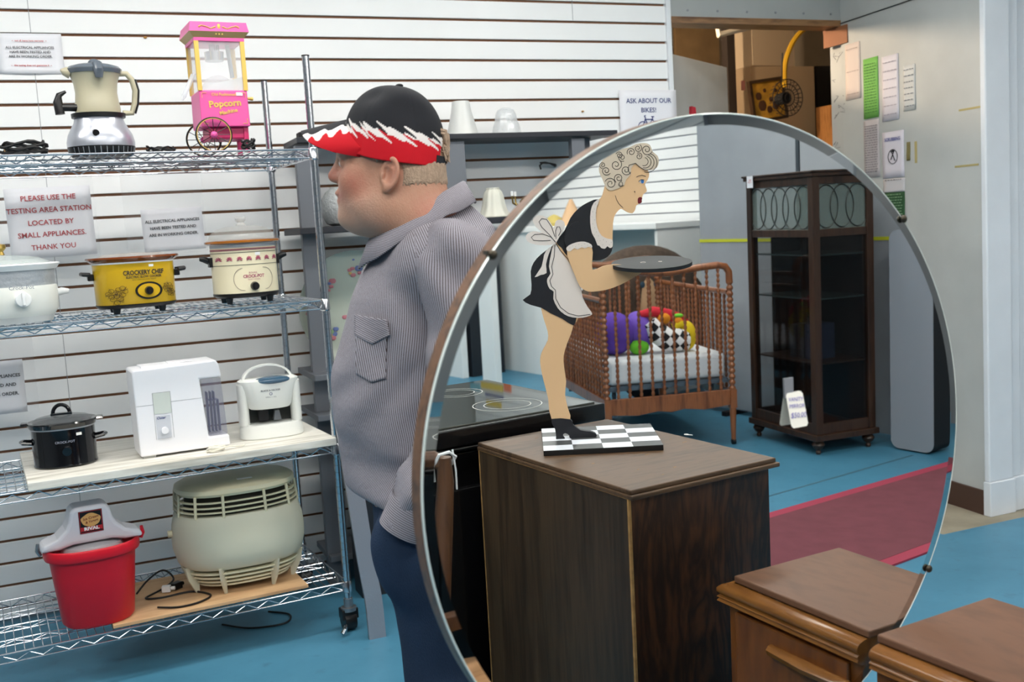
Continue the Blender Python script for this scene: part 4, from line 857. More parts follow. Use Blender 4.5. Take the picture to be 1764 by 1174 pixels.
# tall cardboard sheets
def panel(name, label, pxs, Y, z0, z1, m, cat, th=0.03, rot=0.0):
    a = wy(pxs[0], 150, Y)[0]; c = wy(pxs[1], 150, Y)[0]
    o = MB().box((0, 0, (z1-z0)/2), (c-a, th, z1-z0)).build(name, m, smooth=False, bevel=0.003); o.location = ((a+c)/2, Y, z0); o.rotation_euler = (0, 0, rot); tag(o, label, cat); return o
card = mat('cardboard', 'a08a6e', 0.85, var=0.1, vscale=2); card2 = mat('cardboard_pale', 'b7a48a', 0.85)
cbx = panel('storage_cabinet', 'tall tan storage cabinet in the storeroom behind the doorway', (1266, 1374), 5.9, 0.0, 2.33, card, 'cabinet', 0.35)
bxx = panel('cardboard_box', 'pale cardboard box lying on top of the tan storage cabinet', (1270, 1346), 5.88, 2.332, 2.62, card2, 'box', 0.3, rad(4))
panel('dark_post', 'dark upright post beside the tan storage cabinet', (1250, 1264), 5.70, 0.0, 2.75, mat('dark_brown_post', '2b211a', 0.7), 'post', 0.06)
panel('cardboard_sheet', 'tall brown cardboard sheet behind the open grey door', (1165, 1240), 6.6, 0.0, 2.8, mat('brown_sheet', '7d6646', 0.85, var=0.2), 'cardboard', 0.03)
panel('black_shelf_unit', 'black open shelf unit in the storeroom right of the tan cabinet', (1378, 1402), 6.0, 0.0, 2.35, M_matblack, 'shelf', 0.35)
# white pipe frame
P0 = wy(1232, 45, 5.2); P1 = wy(1235, 60, 5.2); P2 = wy(1312, 42, 5.2)
o = MB().tube([(0, 0, 0.12), (0.01, 0, 0), ((P2-P1)[0], 0, (P2-P1)[2]), ((P2-P1)[0], 0.3, (P2-P1)[2]+0.3)], 0.018, 8).build('pipe_frame', mat('pipe_cream', 'cfc5b2', 0.5)); o.location = P1; tag(o, 'cream pipe frame hanging near the storeroom ceiling', 'pipe')
# yellow hose
hp = [wy(x, y, 5.45) for x, y in ((1420, 44), (1395, 45), (1375, 60), (1360, 85), (1352, 115), (1352, 150))]
cord('yellow_hose', 'thick yellow hose looping down from the storeroom ceiling', hp, 0.016, mat('hose_yellow', 'c79a1a', 0.5))
hk = MB().tube([(0, 0, -0.02), (0, 0, 0.10)], 0.012, 8).tube([(-0.05, 0, 0.0), (0.08, 0, -0.01)], 0.012, 8).build('hose_hanger', mat('hanger_yellow', 'b9912a', 0.5)); hk.location = wy(1405, 46, 5.45); tag(hk, 'yellow hanger holding the hose at the storeroom ceiling', 'hanger')
# yellow picture
a = wy(1322, 172, 5.55)
t = thing('picture_frame', 'tilted dark-framed yellow picture hanging on the tan cabinet', 'picture', (a[0], 5.55, a[2]))
t.rotation_euler = (0, rad(-7), 0)
MB().bx(-0.115, 0.115, -0.01, 0.01, -0.115, 0.115).build('canvas', mat('picture_yellow', 'b88a2c', 0.6, var=0.5, vscale=14), t, smooth=False)
b = MB(); b.bx(-0.13, 0.13, -0.018, 0.012, 0.112, 0.13).bx(-0.13, 0.13, -0.018, 0.012, -0.13, -0.112).bx(-0.13, -0.112, -0.018, 0.012, -0.112, 0.112).bx(0.112, 0.13, -0.018, 0.012, -0.112, 0.112); b.build('frame', wood('dark_frame', '20140c', '3c2a1a', 0), t, smooth=False)
b = MB()
for i, (x, z, r) in enumerate(((-0.07, 0.03, 0.022), (-0.05, -0.03, 0.03), (0.02, 0.0, 0.015), (0.05, -0.04, 0.025), (0.0, -0.06, 0.02), (-0.02, 0.06, 0.012), (0.06, 0.05, 0.012))): b.sph((x, -0.0105, z), (r, 0.0015, r*1.2), 6)
b.build('blossom_marks', mat('umber_ink', '4a2c18', 0.7), t)['kind'] = 'stuff'
# black wire fan cage
a = wy(1357, 168, 5.33); t = thing('wire_fan', 'black wire fan cage hanging beside the yellow picture', 'fan', (a[0], 5.33, a[2]))
b = MB()
for r in (0.02, 0.05, 0.08, 0.11): b.tor((0, 0.0, 0), r, 0.003, 32, 5, 1)
for i in range(24): a_ = 2*PI*i/24; b.tube([(0.02*math.cos(a_), 0, 0.02*math.sin(a_)), (0.11*math.cos(a_), 0.0, 0.11*math.sin(a_)), (0.10*math.cos(a_), 0.05, 0.10*math.sin(a_))], 0.002, 4)
b.build('cage', M_matblack, t); MB().cyl((0, 0.01, 0), (0, 0.09, 0), 0.035, n=20).build('motor', M_matblack, t)
MB().tube([(0.0, 0.05, 0.10), (-0.01, 0.03, 0.2), (-0.006, 0.03, 0.27)], 0.004, 6).build('hanging_cord', M_cord, t)
# wooden bookcase at right
a = wy(1407, 115, 5.6)[0]
t = thing('wooden_bookcase', 'orange-brown wooden bookcase standing in the storeroom doorway', 'bookcase', (a, 5.32, 0))
ow_ = wood('orange_pine', '7a4a24', 'b07a45', 2)
b = MB().bx(0, 0.03, 0, 0.3, 0, 2.05).bx(0.60, 0.63, 0, 0.3, 0, 2.05); b.build('side_panel', ow_, t, smooth=False)
for z in (0.1, 0.6, 1.1, 1.58, 2.02): MB().bx(0.03, 0.6, 0, 0.3, z, z+0.025).build('shelf_board', ow_, t, smooth=False)
MB().bx(0.03, 0.6, 0.285, 0.3, 0.0, 2.05).build('back_board', mat('dark_interior', '21160f', 0.8), t, smooth=False)
# stickers
a = wy(1276, 147, 5.72); o = MB().bx(-0.015, 0.015, -0.001, 0.0, -0.03, 0.03).build('sticker', mat('sticker_pink', 'c98a86', 0.6), smooth=False); o.location = (a[0]+0.02, 5.7235, a[2]); tag(o, 'small pink and blue sticker on the tan storage cabinet', 'sticker')

# ================================================================ NOTICES TAPED TO THE RIGHT WALL
def note(px, label, m, kind=0, lines=0, ink=None, name='taped_notice', txts=()):
    """px: left-top, right-bottom in the photo"""
    a = onpl(px[0], px[1], NW0, NNR); c = onpl(px[2], px[3], NW0, NNR); md_ = (a+c)/2; za, zc_ = a[2], c[2]
    t = thing(name, label, 'notice', md_+NNR*0.0005*(1 if NNR[0] < 0 else -1)); hw_, hh = abs((a-c)@NDR)/2, abs(za-zc_)/2
    t.rotation_euler = (0, 0, NROT)      # local x -> -Y (towards viewer)
    b = MB(); n = 6
    rows = [[(-hw_+2*hw_*j/n, -0.001-0.003*abs(math.sin(j*1.1+i*.6+px[0]))*(1-i/n), -hh+2*hh*i/n) for j in range(n+1)] for i in range(n+1)]
    for r in rows: b.v += r
    for i in range(n):
        for j in range(n): k = i*(n+1)+j; b.f.append([k, k+1, k+n+2, k+n+1]); b.mi.append(0)
    b.build('paper', m, t, solid=0.0004)
    if lines:
        rnd = random.Random(px[0]); b = MB()
        for i in range(lines):
            z = hh*(0.8-1.6*i/max(1, lines-1)); x = -hw_*0.8
            while x < hw_*0.7:
                L = rnd.uniform(0.006, 0.022); b.bx(x, min(x+L, hw_*0.8), -0.0052, -0.0046, z-0.0016, z+0.0016); x += L+0.006
        b.build('text_rows', ink or M_ink, t, smooth=False)
    for s, sz, x, z, mm in txts: txt(s, sz, mm, t, (x*hw_, -0.0055, z*hh), thick=0.0004)
    return t
pinkish = mat('old_paper', 'cfc2bb', 0.8); lilac = mat('lilac_paper', 'd2cfd8', 0.8)
note((1456, 78, 1484, 168), 'pale pink narrow paper notice nearest the doorway', pinkish, lines=3, ink=mat('faint_ink', '9c8d88', 0.8))
note((1487, 103, 1515, 201), 'bright green paper notice on the right wall', mat('green_paper', '74b356', 0.75), lines=18, ink=mat('green_ink', '3f6e34', 0.8))
note((1519, 99, 1550, 205), 'tall white notice right of the green paper', lilac, lines=7, ink=mat('faint_violet', '9d97a6', 0.8))
note((1556, 114, 1578, 188), 'small white slip with handwriting at the right of the notices', mat('slip_paper', 'c6c9c9', 0.8), lines=7, ink=mat('pencil_ink', '5f6674', 0.8))
note((1488, 209, 1517, 304), 'grey paper full of dense writing under the green notice', mat('grey_paper', 'bab4b6', 0.8), lines=20, ink=mat('grey_ink', '77727a', 0.8))
t = note((1520, 229, 1559, 304), 'white safety poster with blue heading and a round figure', mat('poster_paper', 'd6d2dc', 0.7), txts=(('SCRUBBING', 0.022, 0.0, 0.66, mat('heading_blue', '4f4f9a', 0.7)),))
b = MB(); b.tor((0, -0.005, -0.01), 0.034, 0.0016, 28, 5, 1); b.tube([(-0.014, -0.005, 0.02), (0.0, -0.005, 0.0), (0.016, -0.005, -0.03)], 0.0022, 5).tube([(0.012, -0.005, 0.02), (0.0, -0.005, 0.0), (-0.014, -0.005, -0.024)], 0.0022, 5).sph((0, -0.005, 0.018), (0.008, 0.001, 0.008), 6); b.build('figure_drawing', M_ink, t)
t = note((1522, 309, 1560, 329), 'small white strip notice under the safety poster', mat('strip_paper', 'c9c6c9', 0.8), lines=1)
t = note((1524, 332, 1560, 372), 'dark green printed notice above the yellow card', mat('dark_green_paper', '28502f', 0.7), lines=8, ink=mat('pale_green_ink', '8fb08c', 0.7))
note((1540, 373, 1560, 395), 'yellow card just under the dark green notice', mat('yellow_card', 'c9c92c', 0.7))
t = note((1562, 245, 1569, 276), 'narrow tan switch plate beside the safety poster', mat('olive_plate', '7d7348', 0.6), name='switch_plate')
# writing and tape marks on the wall
b = MB(); rnd = random.Random(3)
for k in range(16):
    x, y = rnd.uniform(1434, 1456), rnd.uniform(90, 290); q = on(x, y, 0, PX)
    b.tube([(-0.001, 0, 0)]+[(-0.001, rnd.uniform(-.03, .03), rnd.uniform(-.02, .02)) for _ in range(3)], 0.0012, 4)
    for i in range(len(b.v)-16, len(b.v)): b.v[i] = (b.v[i][0], b.v[i][1]+q[1]-4.3, b.v[i][2]+q[2]-2)
o = b.build('pencil_marks', mat('scribble', '6e6a70', 0.8)); o.location = (PX, 4.3, 2.0); tag(o, 'faint handwritten scribbles on the wall edge by the doorway', 'writing', kind='stuff')
b = MB()
for (p, q) in (((1652, 190), (1697, 185)), ((1645, 287), (1686, 285))):
    a = onpl(*p, NW0, NNR); c = onpl(*q, NW0, NNR); sa, sc3 = (a-NW0)@NDR, (c-NW0)@NDR; b.bx(sa, sc3, -0.0014, 0.0002, a[2]-0.005, a[2]+0.004)
a = onpl(1578, 262, NW0, NNR); sa = (a-NW0)@NDR; b.bx(sa-0.008, sa+0.008, -0.0014, 0.0002, a[2]-0.05, a[2]+0.05)
o = b.build('tape_remnants', mat('old_tape', 'b0a26e', 0.7), smooth=False); tag(o, 'yellowed tape remnants on the bare grey wall at the right', 'tape', kind='stuff'); o.location = (PX, WY, 0); o.rotation_euler = (0, 0, NROT)
# ================================================================ ROUND MIRROR AND NIGHTSTAND
mir = bpy.data.objects.new('round_mirror', None); COL.objects.link(mir)
up = np.cross(MT, MN)*1.0
UPV = np.cross(MT, MN); UPV = UPV if UPV[2] > 0 else -UPV
mir.matrix_world = Matrix(((MT[0], MN[0], UPV[0], MC[0]), (MT[1], MN[1], UPV[1], MC[1]), (MT[2], MN[2], UPV[2], MC[2]), (0, 0, 0, 1)))
tag(mir, 'large round mirror on a wooden back, standing between the man and the nightstand', 'mirror')
M_mir = mat('mirror_silver', (0.90, 0.925, 0.92, 1), 0.0, 1.0)
M_bev = mat('mirror_bevel', (0.62, 0.63, 0.62, 1), 0.02, 1.0)
def crng(r, y, n=160): return [(r*math.cos(2*PI*j/n), y, r*math.sin(2*PI*j/n)) for j in range(n)]
MB().rings([crng(RM-0.017, 0), crng(RM-0.017, 0.004)]).build('mirror_glass', M_mir, mir, ang=20)
MB().rings([crng(RM-0.0172, 0.0), crng(RM-0.0022, 0.0012), crng(RM-0.0172, 0.0042)], closed=True).build('bevel', M_bev, mir, ang=20)
MB().rings([crng(RM-0.0022, 0.0013), crng(RM-0.0012, 0.0004), crng(RM, 0.0012), crng(RM, 0.0046), crng(RM-0.012, 0.0046), crng(RM-0.012, 0.0043)], closed=True).build('glass_edge', mat('glass_edge_bright', 'e2ece8', 0.15, 0.1, spec=1.0), mir, ang=30)
wb = wood('walnut_back', '3a2415', '6b472c', 0, 8, 2, 0.4)
MB().rings([crng(RM-0.006, 0.0048), crng(RM+0.0005, 0.006), crng(RM+0.0005, 0.032), crng(RM-0.012, 0.037)]).build('wood_back', wb, mir, ang=30)
for a in (41.6, -32.0, 139.8, 222):
    ca, sa = math.cos(rad(a)), math.sin(rad(a))
    b = MB().sph((ca*(RM-0.002), -0.0025, sa*(RM-0.002)), (0.0065, 0.004, 0.0065), 8)
    b.box((ca*(RM+0.003), 0.006, sa*(RM+0.003)), (0.005, 0.014, 0.005)); b.build('mirror_clip', mat('clip_brass_dark', '4a443a', 0.35, 0.8), mir)
# two floor uprights behind the mirror
for s in (-1, 1):
    MB().bx(s*0.2-0.02, s*0.2+0.02, 0.038, 0.065, -MZ+0.004, 0.25).build('rear_upright', wb, mir, smooth=False, bevel=0.003)
MB().bx(-0.26, 0.26, 0.03, 0.16, -MZ+0.0035, -MZ+0.045).build('rear_foot', wb, mir, smooth=False, bevel=0.004)
# price tag hung on the face of the glass
d = ray(1357, 665); q = CAM + d*(((MC-CAM)@MN)/(d@MN)) - MC; tx, tz_ = q@MT, q@UPV
tgp = bpy.data.objects.new('price_tag', None); COL.objects.link(tgp)
pos = MC + MT*tx + UPV*tz_ - MN*0.0008
tgp.matrix_world = Matrix(((MT[0], MN[0], UPV[0], pos[0]), (MT[1], MN[1], UPV[1], pos[1]), (MT[2], MN[2], UPV[2], pos[2]), (0, 0, 0, 1)))
tag(tgp, 'white handwritten fifty dollar price tag taped on the mirror face', 'price tag')
MB().bx(-0.008, 0.010, -0.0008, 0.0, -0.018, 0.013).build('tape_strip', mat('cloudy_tape', '8f9299', 0.3), tgp, smooth=False)
pt = [(-0.003, -0.010), (0.024, -0.010), (0.0275, -0.014), (0.0275, -0.059), (0.024, -0.063), (-0.003, -0.063), (-0.0065, -0.059), (-0.0065, -0.014)]
b = MB().prism(pt, lambda p: (p[0], -0.0012-0.011*(-p[1]-0.01)/0.05, p[1]), lambda p: (p[0], -0.0008-0.011*(-p[1]-0.01)/0.05, p[1]))
b.build('paper_tag', mat('tag_paper', 'f4f2ea', 0.6), tgp, smooth=False)
vi = mat('violet_pen', '6a62b8', 0.6)
for s, sz, z in (('VANITY', 0.0085, -0.021), ('MIRROR', 0.0085, -0.031), ('$50.00', 0.0115, -0.045)): txt(s, sz, vi, tgp, (0.0105, -0.0020-0.011*(-z-0.01)/0.05, z), (PI/2-0.2, rad(4), 0), shear=0.2)

# nightstand touching the mirror
NW, ND, NH = 0.305, 0.345, 0.70
J = wz(1517, 1112, NH); J = MT*(J@MT)+MNH*((MC-np.array([0, 0, MZ]))@MNH)
ns = thing('nightstand', 'light walnut nightstand with rounded moulding, standing against the mirror\'s lower right', 'nightstand', (0, 0, 0))
# local: x along mirror, y = away from mirror towards the viewer is negative
ori = J - MNH*(0.006+0.0035) + MT*0.020
ns.location = (ori[0], ori[1], 0); ns.rotation_euler = (0, 0, math.atan2(MT[1], MT[0]))
wa = wood('walnut_case', '562c10', '7a461a', 2, 5, 1.2, 0.35, spec=0.5, stretch=5)
wt_ = wood('walnut_top', '573c2a', '6c4b37', 1, 4, 1.5, 0.5, stretch=3)
wm = wood('walnut_mould', '5f3a1a', '85572a', 1, 5, 1, 0.22, stretch=6)
MB().bx(0.005, NW-0.005, -ND+0.005, 0, 0.10, NH-0.05).build('case', wa, ns, smooth=False, bevel=0.002)
MB().bx(0.012, NW-0.012, -ND+0.012, 0.004, NH-0.014, NH).build('top', wt_, ns, smooth=False, bevel=0.003)
b = MB()   # mouldings on three sides : bullnose with reeded beads below
pf = [(0.012, NH-0.0145), (0.004, NH-0.016), (-0.006, NH-0.021), (-0.012, NH-0.030), (-0.012, NH-0.040), (-0.007, NH-0.048), (-0.010, NH-0.051), (-0.012, NH-0.055), (-0.009, NH-0.059), (-0.011, NH-0.063), (-0.012, NH-0.067), (-0.008, NH-0.071), (-0.002, NH-0.075), (0.010, NH-0.077)]
rs = []
for d_, z in [(a, NH-0.0145+(z+0.0145-NH)*0.70) for a, z in pf]: rs.append([(d_, 0.0, z), (d_, -ND-d_*-1+0.0, z), (NW-d_, -ND+d_, z), (NW-d_, 0.0, z)])
b.rings(rs, caps=False); b.build('edge_moulding', wm, ns, ang=60)
dr = MB().bx(-0.004, 0.006, -ND+0.03, -0.03, NH-0.26, NH-0.064).build('drawer', wa, ns, smooth=False, bevel=0.003)
hm = mat('antique_handle', '4d3a2a', 0.3, 0.3)
MB().rings([[(-0.004, y, z), (-0.022+0.008*abs(y+0.1175)/0.0975, y, z+0.003), (-0.026+0.008*abs(y+0.1175)/0.0975, y, z+0.013), (-0.018+0.006*abs(y+0.1175)/0.0975, y, z+0.02), (-0.004, y, z+0.021)] for y, z in ((-0.215, NH-0.115), (-0.19, NH-0.115), (-0.12, NH-0.115), (-0.05, NH-0.115), (-0.02, NH-0.115))]).build('drawer_handle', wm, dr, ang=40)
MB().bx(-0.004, 0.006, -ND+0.03, -0.03, NH-0.46, NH-0.28).build('drawer', wa, ns, smooth=False, bevel=0.003)
for (x, y) in ((0.03, -0.03), (NW-0.03, -0.03), (0.03, -ND+0.03), (NW-0.03, -ND+0.03)): MB().cyl((x, y, 0), (x, y, 0.10), 0.013, 0.020, 12).build('leg', wa, ns)

# ================================================================ THINGS SEEN IN THE MIRROR (they stand to the viewer's right)
# --- chest
CH = 0.865; C0 = rz(1085, 843, CH); th_ = rad(3.5)
ch = thing('wooden_chest', 'dark brown veneered wooden chest carrying the maid figure, reflected in the mirror', 'chest', (C0[0], C0[1], 0), th_)
dk = wood('dark_veneer', '33271d', '4b3b2b', 2, 12, 0.8, 0.42, stretch=14, bands=1.5)
dk2 = wood('knotty_dark', '241711', '4e2f1b', 2, 7, 4.5, 0.38, stretch=4.5, bands=3)
CWx, CDy = 0.385, 0.60
MB().bx(0.0, CWx-0.006, -CDy, -0.003, 0.0, CH-0.022).build('case', [dk2], ch, smooth=False, bevel=0.001)
MB().bx(-0.004, 0.0, -CDy, 0.0, 0.0, CH-0.018).build('side_veneer', dk, ch, smooth=False, bevel=0.001)
rawe = mat('raw_wood_edge', 'a8814f', 0.7, var=0.3, vscale=60)
b = MB().bx(-0.005, 0.001, -0.0045, 0.0005, 0, CH-0.016).bx(-0.005, 0.001, -CDy-0.0005, -CDy+0.003, 0, CH-0.016).bx(-0.0055, -0.001, -CDy, 0, CH-0.0195, CH-0.0165).build('worn_edge', rawe, ch, smooth=False)
MB().bx(-0.006, CWx+0.014, -CDy-0.005, 0.012, CH-0.020, CH-0.010).bx(-0.004, CWx+0.008, -CDy-0.003, 0.006, CH-0.010, CH).build('top', wood('dark_top', '3a2a1e', '5d4632', 0, 9, 1.5, 0.45, stretch=6), ch, smooth=False, bevel=0.0025)
b = MB(); rnd = random.Random(8)
for i in range(16):
    x, y = rnd.uniform(0.05, CWx-0.02), rnd.uniform(-CDy+0.05, -0.03); b.bx(x, x+rnd.uniform(0.004, 0.016), y, y+0.0015, CH, CH+0.0003)
b.build('scratches', rawe, ch, smooth=False)
# --- stove
SH = 0.90; A0 = rz(1039, 692, SH)
sv = thing('electric_range', 'black glass-top electric range behind the wooden chest in the mirror', 'stove', (A0[0], A0[1]-0.0, 0), rad(2.5))
gb = mat('range_black', '0a0a0c', 0.25, coat=0.3)
MB().bx(-0.76, 0, -0.615, -0.02, 0.04, SH-0.07).build('body', gb, sv, smooth=False, bevel=0.004)
MB().bx(-0.77, 0.01, -0.62, 0.0, SH-0.062, SH-0.052).bx(-0.765, 0.006, -0.62, -0.0, SH-0.05, SH-0.004).build('top_frame', gb, sv, smooth=False, bevel=0.004)
MB().bx(-0.745, -0.014, -0.60, -0.02, SH-0.004, SH).build('glass_top', mat('cooktop_glass', '50524d', 0.03, coat=1.0, spec=1.0), sv, smooth=False, bevel=0.001)
for x, y, r in ((-0.20, -0.17, 0.095), (-0.55, -0.17, 0.115), (-0.20, -0.45, 0.075), (-0.55, -0.45, 0.095)):
    b = MB()
    for rr in (r, r*0.68): b.rings([[(x+q*math.cos(2*PI*i/48), y+q*math.sin(2*PI*i/48), SH+0.0004) for i in range(48)] for q in (rr-0.0014, rr+0.0014)], caps=False)
    b.build('burner_ring', mat('ring_grey', 'b9bcb8', 0.4), sv)
MB().bx(-0.72, -0.04, -0.018, -0.006, 0.22, 0.74).build('oven_door', gb, sv, smooth=False, bevel=0.003)
MB().bx(-0.72, -0.04, -0.018, -0.006, 0.05, 0.20).build('storage_drawer', gb, sv, smooth=False, bevel=0.003)
for x in (-0.72, -0.06):
    MB().bx(x, x+0.03, -0.58, -0.06, 0.0, 0.04).build('skid_foot', gb, sv, smooth=False)
# --- the cooktop's colours come from bright patches added on the far wall
# --- maid figure
def q6(l): return [(880+x/2.935, 220+y/2.935) for x, y in l]
def q7(l): return [(900+x/2.936, 420+y/2.936) for x, y in l]
def q8(l): return [(860+x/4.642, 300+y/4.642) for x, y in l]
def smoothpoly(l, k=3):
    out = []; n = len(l)
    for i in range(n):
        p0, p1, p2, p3 = [np.array(l[(i+j) % n], float) for j in (-1, 0, 1, 2)]
        for s in range(k):
            u = s/k; out.append(tuple(0.5*((2*p1)+(p2-p0)*u+(2*p0-5*p1+4*p2-p3)*u*u+(3*p1-p0-3*p2+p3)*u**3)))
    return out
Bc = [rz(*p, CH+0.013) for p in ((936.4, 776), (1142.8, 765.7), (1127.5, 728), (938, 738.5))]
FLp, FRp = Bc[0], Bc[1]
e1 = (FRp-FLp); bw = np.linalg.norm(e1); e1 /= bw; e2 = np.array([e1[1], -e1[0], 0.0])
bd = ((Bc[3]-FLp)@e2 + (Bc[2]-FRp)@e2)/2
FP0 = rz(985, 752, CH+0.014); FN = np.array([-e1[1], e1[0], 0.0])
mroot = thing('maid_figure', 'painted wooden cut-out maid holding a round black tray, on a checkered base', 'figurine', (FP0[0], FP0[1], CH+0.0002), math.atan2(e1[1], e1[0]))
Rm = np.array([[e1[0], e1[1], 0], [FN[0], FN[1], 0], [0, 0, 1.0]]); R0 = np.array([FP0[0], FP0[1], CH+0.0002])
def L_(P): return Rm@(np.array(P)-R0)
def fig(px): v = L_(rpl(px[0], px[1], FP0, FN)); return (v[0], v[2])
# base board
fl = L_(FLp); y0b = fl[1]; x0b = fl[0]
M_chw = mat('check_white', 'e6e9f2', 0.3); M_chb = mat('check_grey_black', '4b4c4e', 0.3)
MB().bx(x0b, x0b+bw, y0b-bd, y0b, 0, 0.0125).build('base_board', mat('base_black', '151517', 0.4), mroot, smooth=False, bevel=0.001)
b = MB(); nx_, ny_ = 4, 6
for i in range(4):
    for j in range(5):
        b.m = (i+j) % 2
        b.bx(x0b+bw*i/4, x0b+bw*(i+1)/4, y0b-bd*(j+1)/5, y0b-bd*j/5, 0.0125, 0.0131)
b.build('checkered_top', [M_chw, M_chb], mroot, smooth=False)
def layer(name, poly, m, y0, y1, sm=2, label=None, par=None, bev=0.0004):
    P = [fig(p) for p in (smoothpoly(poly, sm) if sm else poly)]
    return MB().prism(P, lambda q: (q[0], y1, q[1]), lambda q: (q[0], y0, q[1])).build(name, m, par or mroot, smooth=False, label=label)
M_skin_w = mat('painted_skin', 'dab48a', 0.55); M_blk = mat('painted_black', '17181f', 0.5); M_wh = mat('painted_white', 'd9d0cb', 0.55); M_hair_p = mat('painted_hair', 'c9bba8', 0.55)
TH = 0.010
body = q6([(475, 290), (462, 340), (440, 365), (390, 378), (340, 410), (300, 455), (270, 520), (228, 575), (205, 600), (170, 640), (130, 690), (110, 760), (105, 850), (150, 905)])+q7([(95, 330), (108, 380), (127, 440), (128, 485), (105, 530), (90, 570), (92, 620), (107, 690), (130, 780), (148, 885), (240, 888), (230, 830), (215, 760), (220, 690), (210, 620), (208, 560), (225, 500), (245, 450), (258, 405)])+q6([(320, 990), (345, 950), (340, 880), (345, 790), (330, 700), (400, 665), (450, 668), (490, 650), (508, 620), (512, 570), (515, 480), (525, 440), (545, 415), (560, 410), (585, 425), (612, 432), (627, 412), (632, 392), (655, 380), (660, 366), (662, 350), (668, 335), (684, 322), (682, 305), (676, 285), (690, 262), (697, 235), (688, 212), (650, 180), (560, 200), (500, 240)])
layer('body_panel', body, M_skin_w, 0, TH, 2)
hairp = q6([(478, 300), (462, 262), (445, 225), (446, 190), (470, 158), (510, 132), (550, 112), (595, 100), (630, 84), (668, 78), (700, 88), (714, 122), (738, 142), (745, 172), (735, 202), (705, 215), (672, 212), (648, 198), (628, 182), (606, 205), (604, 235), (580, 262), (572, 288), (552, 300), (532, 310), (500, 317)])
layer('hair_panel', hairp, M_hair_p, TH, TH+0.0015, 2)
dress = q6([(440, 362), (390, 376), (340, 408), (300, 455), (270, 520), (228, 575), (255, 605), (290, 655), (340, 665), (410, 668), (450, 668), (488, 650), (508, 622), (512, 585), (480, 590), (440, 560), (415, 500), (405, 430)])
layer('dress_bodice', dress, M_blk, TH, TH+0.0012, 2)
skirt = q6([(205, 600), (150, 640), (115, 680), (100, 725), (104, 790), (98, 840), (60, 868), (100, 893), (155, 908), (200, 935), (258, 962), (315, 996), (330, 960), (345, 900), (300, 760), (262, 650), (228, 590)])
layer('dress_skirt', skirt, M_blk, TH, TH+0.0012, 2)
apron = q6([(214, 588), (202, 640), (192, 700), (200, 735), (184, 760), (184, 785), (196, 812), (216, 826), (214, 862), (236, 908), (270, 940), (310, 955), (360, 957), (402, 945), (408, 932), (385, 900), (362, 855), (347, 790), (300, 690), (255, 630), (232, 588)])
layer('apron', apron, M_wh, TH+0.0012, TH+0.0024, 2)
layer('apron_ribbon', q6([(187, 610), (168, 640), (155, 700), (120, 753), (150, 742), (180, 732), (177, 690), (190, 640), (205, 602)]), M_wh, TH+0.0012, TH+0.0020, 2)
bow = q6([(222, 585), (190, 592), (140, 592), (95, 580), (75, 558), (84, 534), (118, 522), (155, 528), (124, 498), (110, 465), (130, 445), (165, 445), (195, 472), (216, 505), (226, 472), (250, 464), (270, 480), (268, 512), (248, 545), (232, 572)])
layer('apron_bow', bow, M_wh, TH+0.0022, TH+0.006, 3)
lace = q6([(447, 362), (432, 400), (428, 450), (436, 505), (458, 545), (490, 560), (512, 566), (512, 600), (497, 606), (486, 597), (474, 610), (455, 606), (446, 594), (436, 592), (424, 560), (408, 530), (400, 480), (402, 420), (418, 378)])
layer('lace_collar', lace, M_wh, TH+0.0012, TH+0.0022, 2)
arm = q6([(283, 618), (296, 680), (325, 750), (345, 795), (372, 818), (408, 825), (480, 815), (550, 790), (610, 757), (665, 722), (640, 700), (560, 690), (510, 688), (465, 696), (411, 716), (409, 660), (406, 600), (340, 590)])
layer('arm_panel', arm, M_skin_w, TH+0.0026, TH+0.011, 2)
layer('lace_cuff', q6([(278, 608), (292, 592), (330, 577), (370, 574), (404, 588), (407, 605), (390, 600), (372, 608), (355, 602), (335, 614), (318, 606), (300, 622), (284, 620)]), M_wh, TH+0.011, TH+0.0118, 2)
layer('sleeve', q6([(282, 604), (270, 575), (275, 530), (295, 495), (325, 475), (358, 480), (385, 510), (402, 550), (405, 585), (370, 573), (330, 576), (295, 592)]), M_blk, TH+0.0012, TH+0.0108, 2)
shoe = q7([(146, 880), (242, 882), (255, 908), (290, 935), (340, 942), (368, 952), (373, 965), (355, 976), (300, 980), (240, 976), (236, 962), (215, 950), (203, 962), (225, 988), (252, 992), (252, 1008), (172, 1010), (170, 975), (164, 930)])
layer('shoe', shoe, M_blk, -0.002, TH+0.004, 2)
layer('face_lips', q6([(640, 357), (652, 350), (662, 356), (658, 366), (661, 374), (650, 384), (640, 380)]), mat('lip_paint', '6d1a24', 0.4), TH, TH+0.0006, 2)
layer('eye_white', q6([(645, 270), (655, 262), (668, 264), (672, 276), (662, 282), (650, 278)]), M_wh, TH, TH+0.0004, 2)
layer('eye_iris', q6([(656, 264), (667, 264), (671, 274), (663, 282), (656, 276)]), mat('iris_blue', '2e6fb4', 0.4), TH+0.0004, TH+0.0008, 2)
ink = MB()
def st(pts, r=0.0007, y=TH+0.0018, cnv=q6, close=False):
    P = [fig(p) for p in cnv(pts)]; ink.tube([(p[0], y, p[1]) for p in P], r, 5, close)
def arcp(cx, cy, r, a0, a1, n=14, k=1.0): return [(cx+r*(1-(1-k)*i/n)*math.cos(rad(a0+(a1-a0)*i/n)), cy+r*(1-(1-k)*i/n)*math.sin(rad(a0+(a1-a0)*i/n))) for i in range(n+1)]
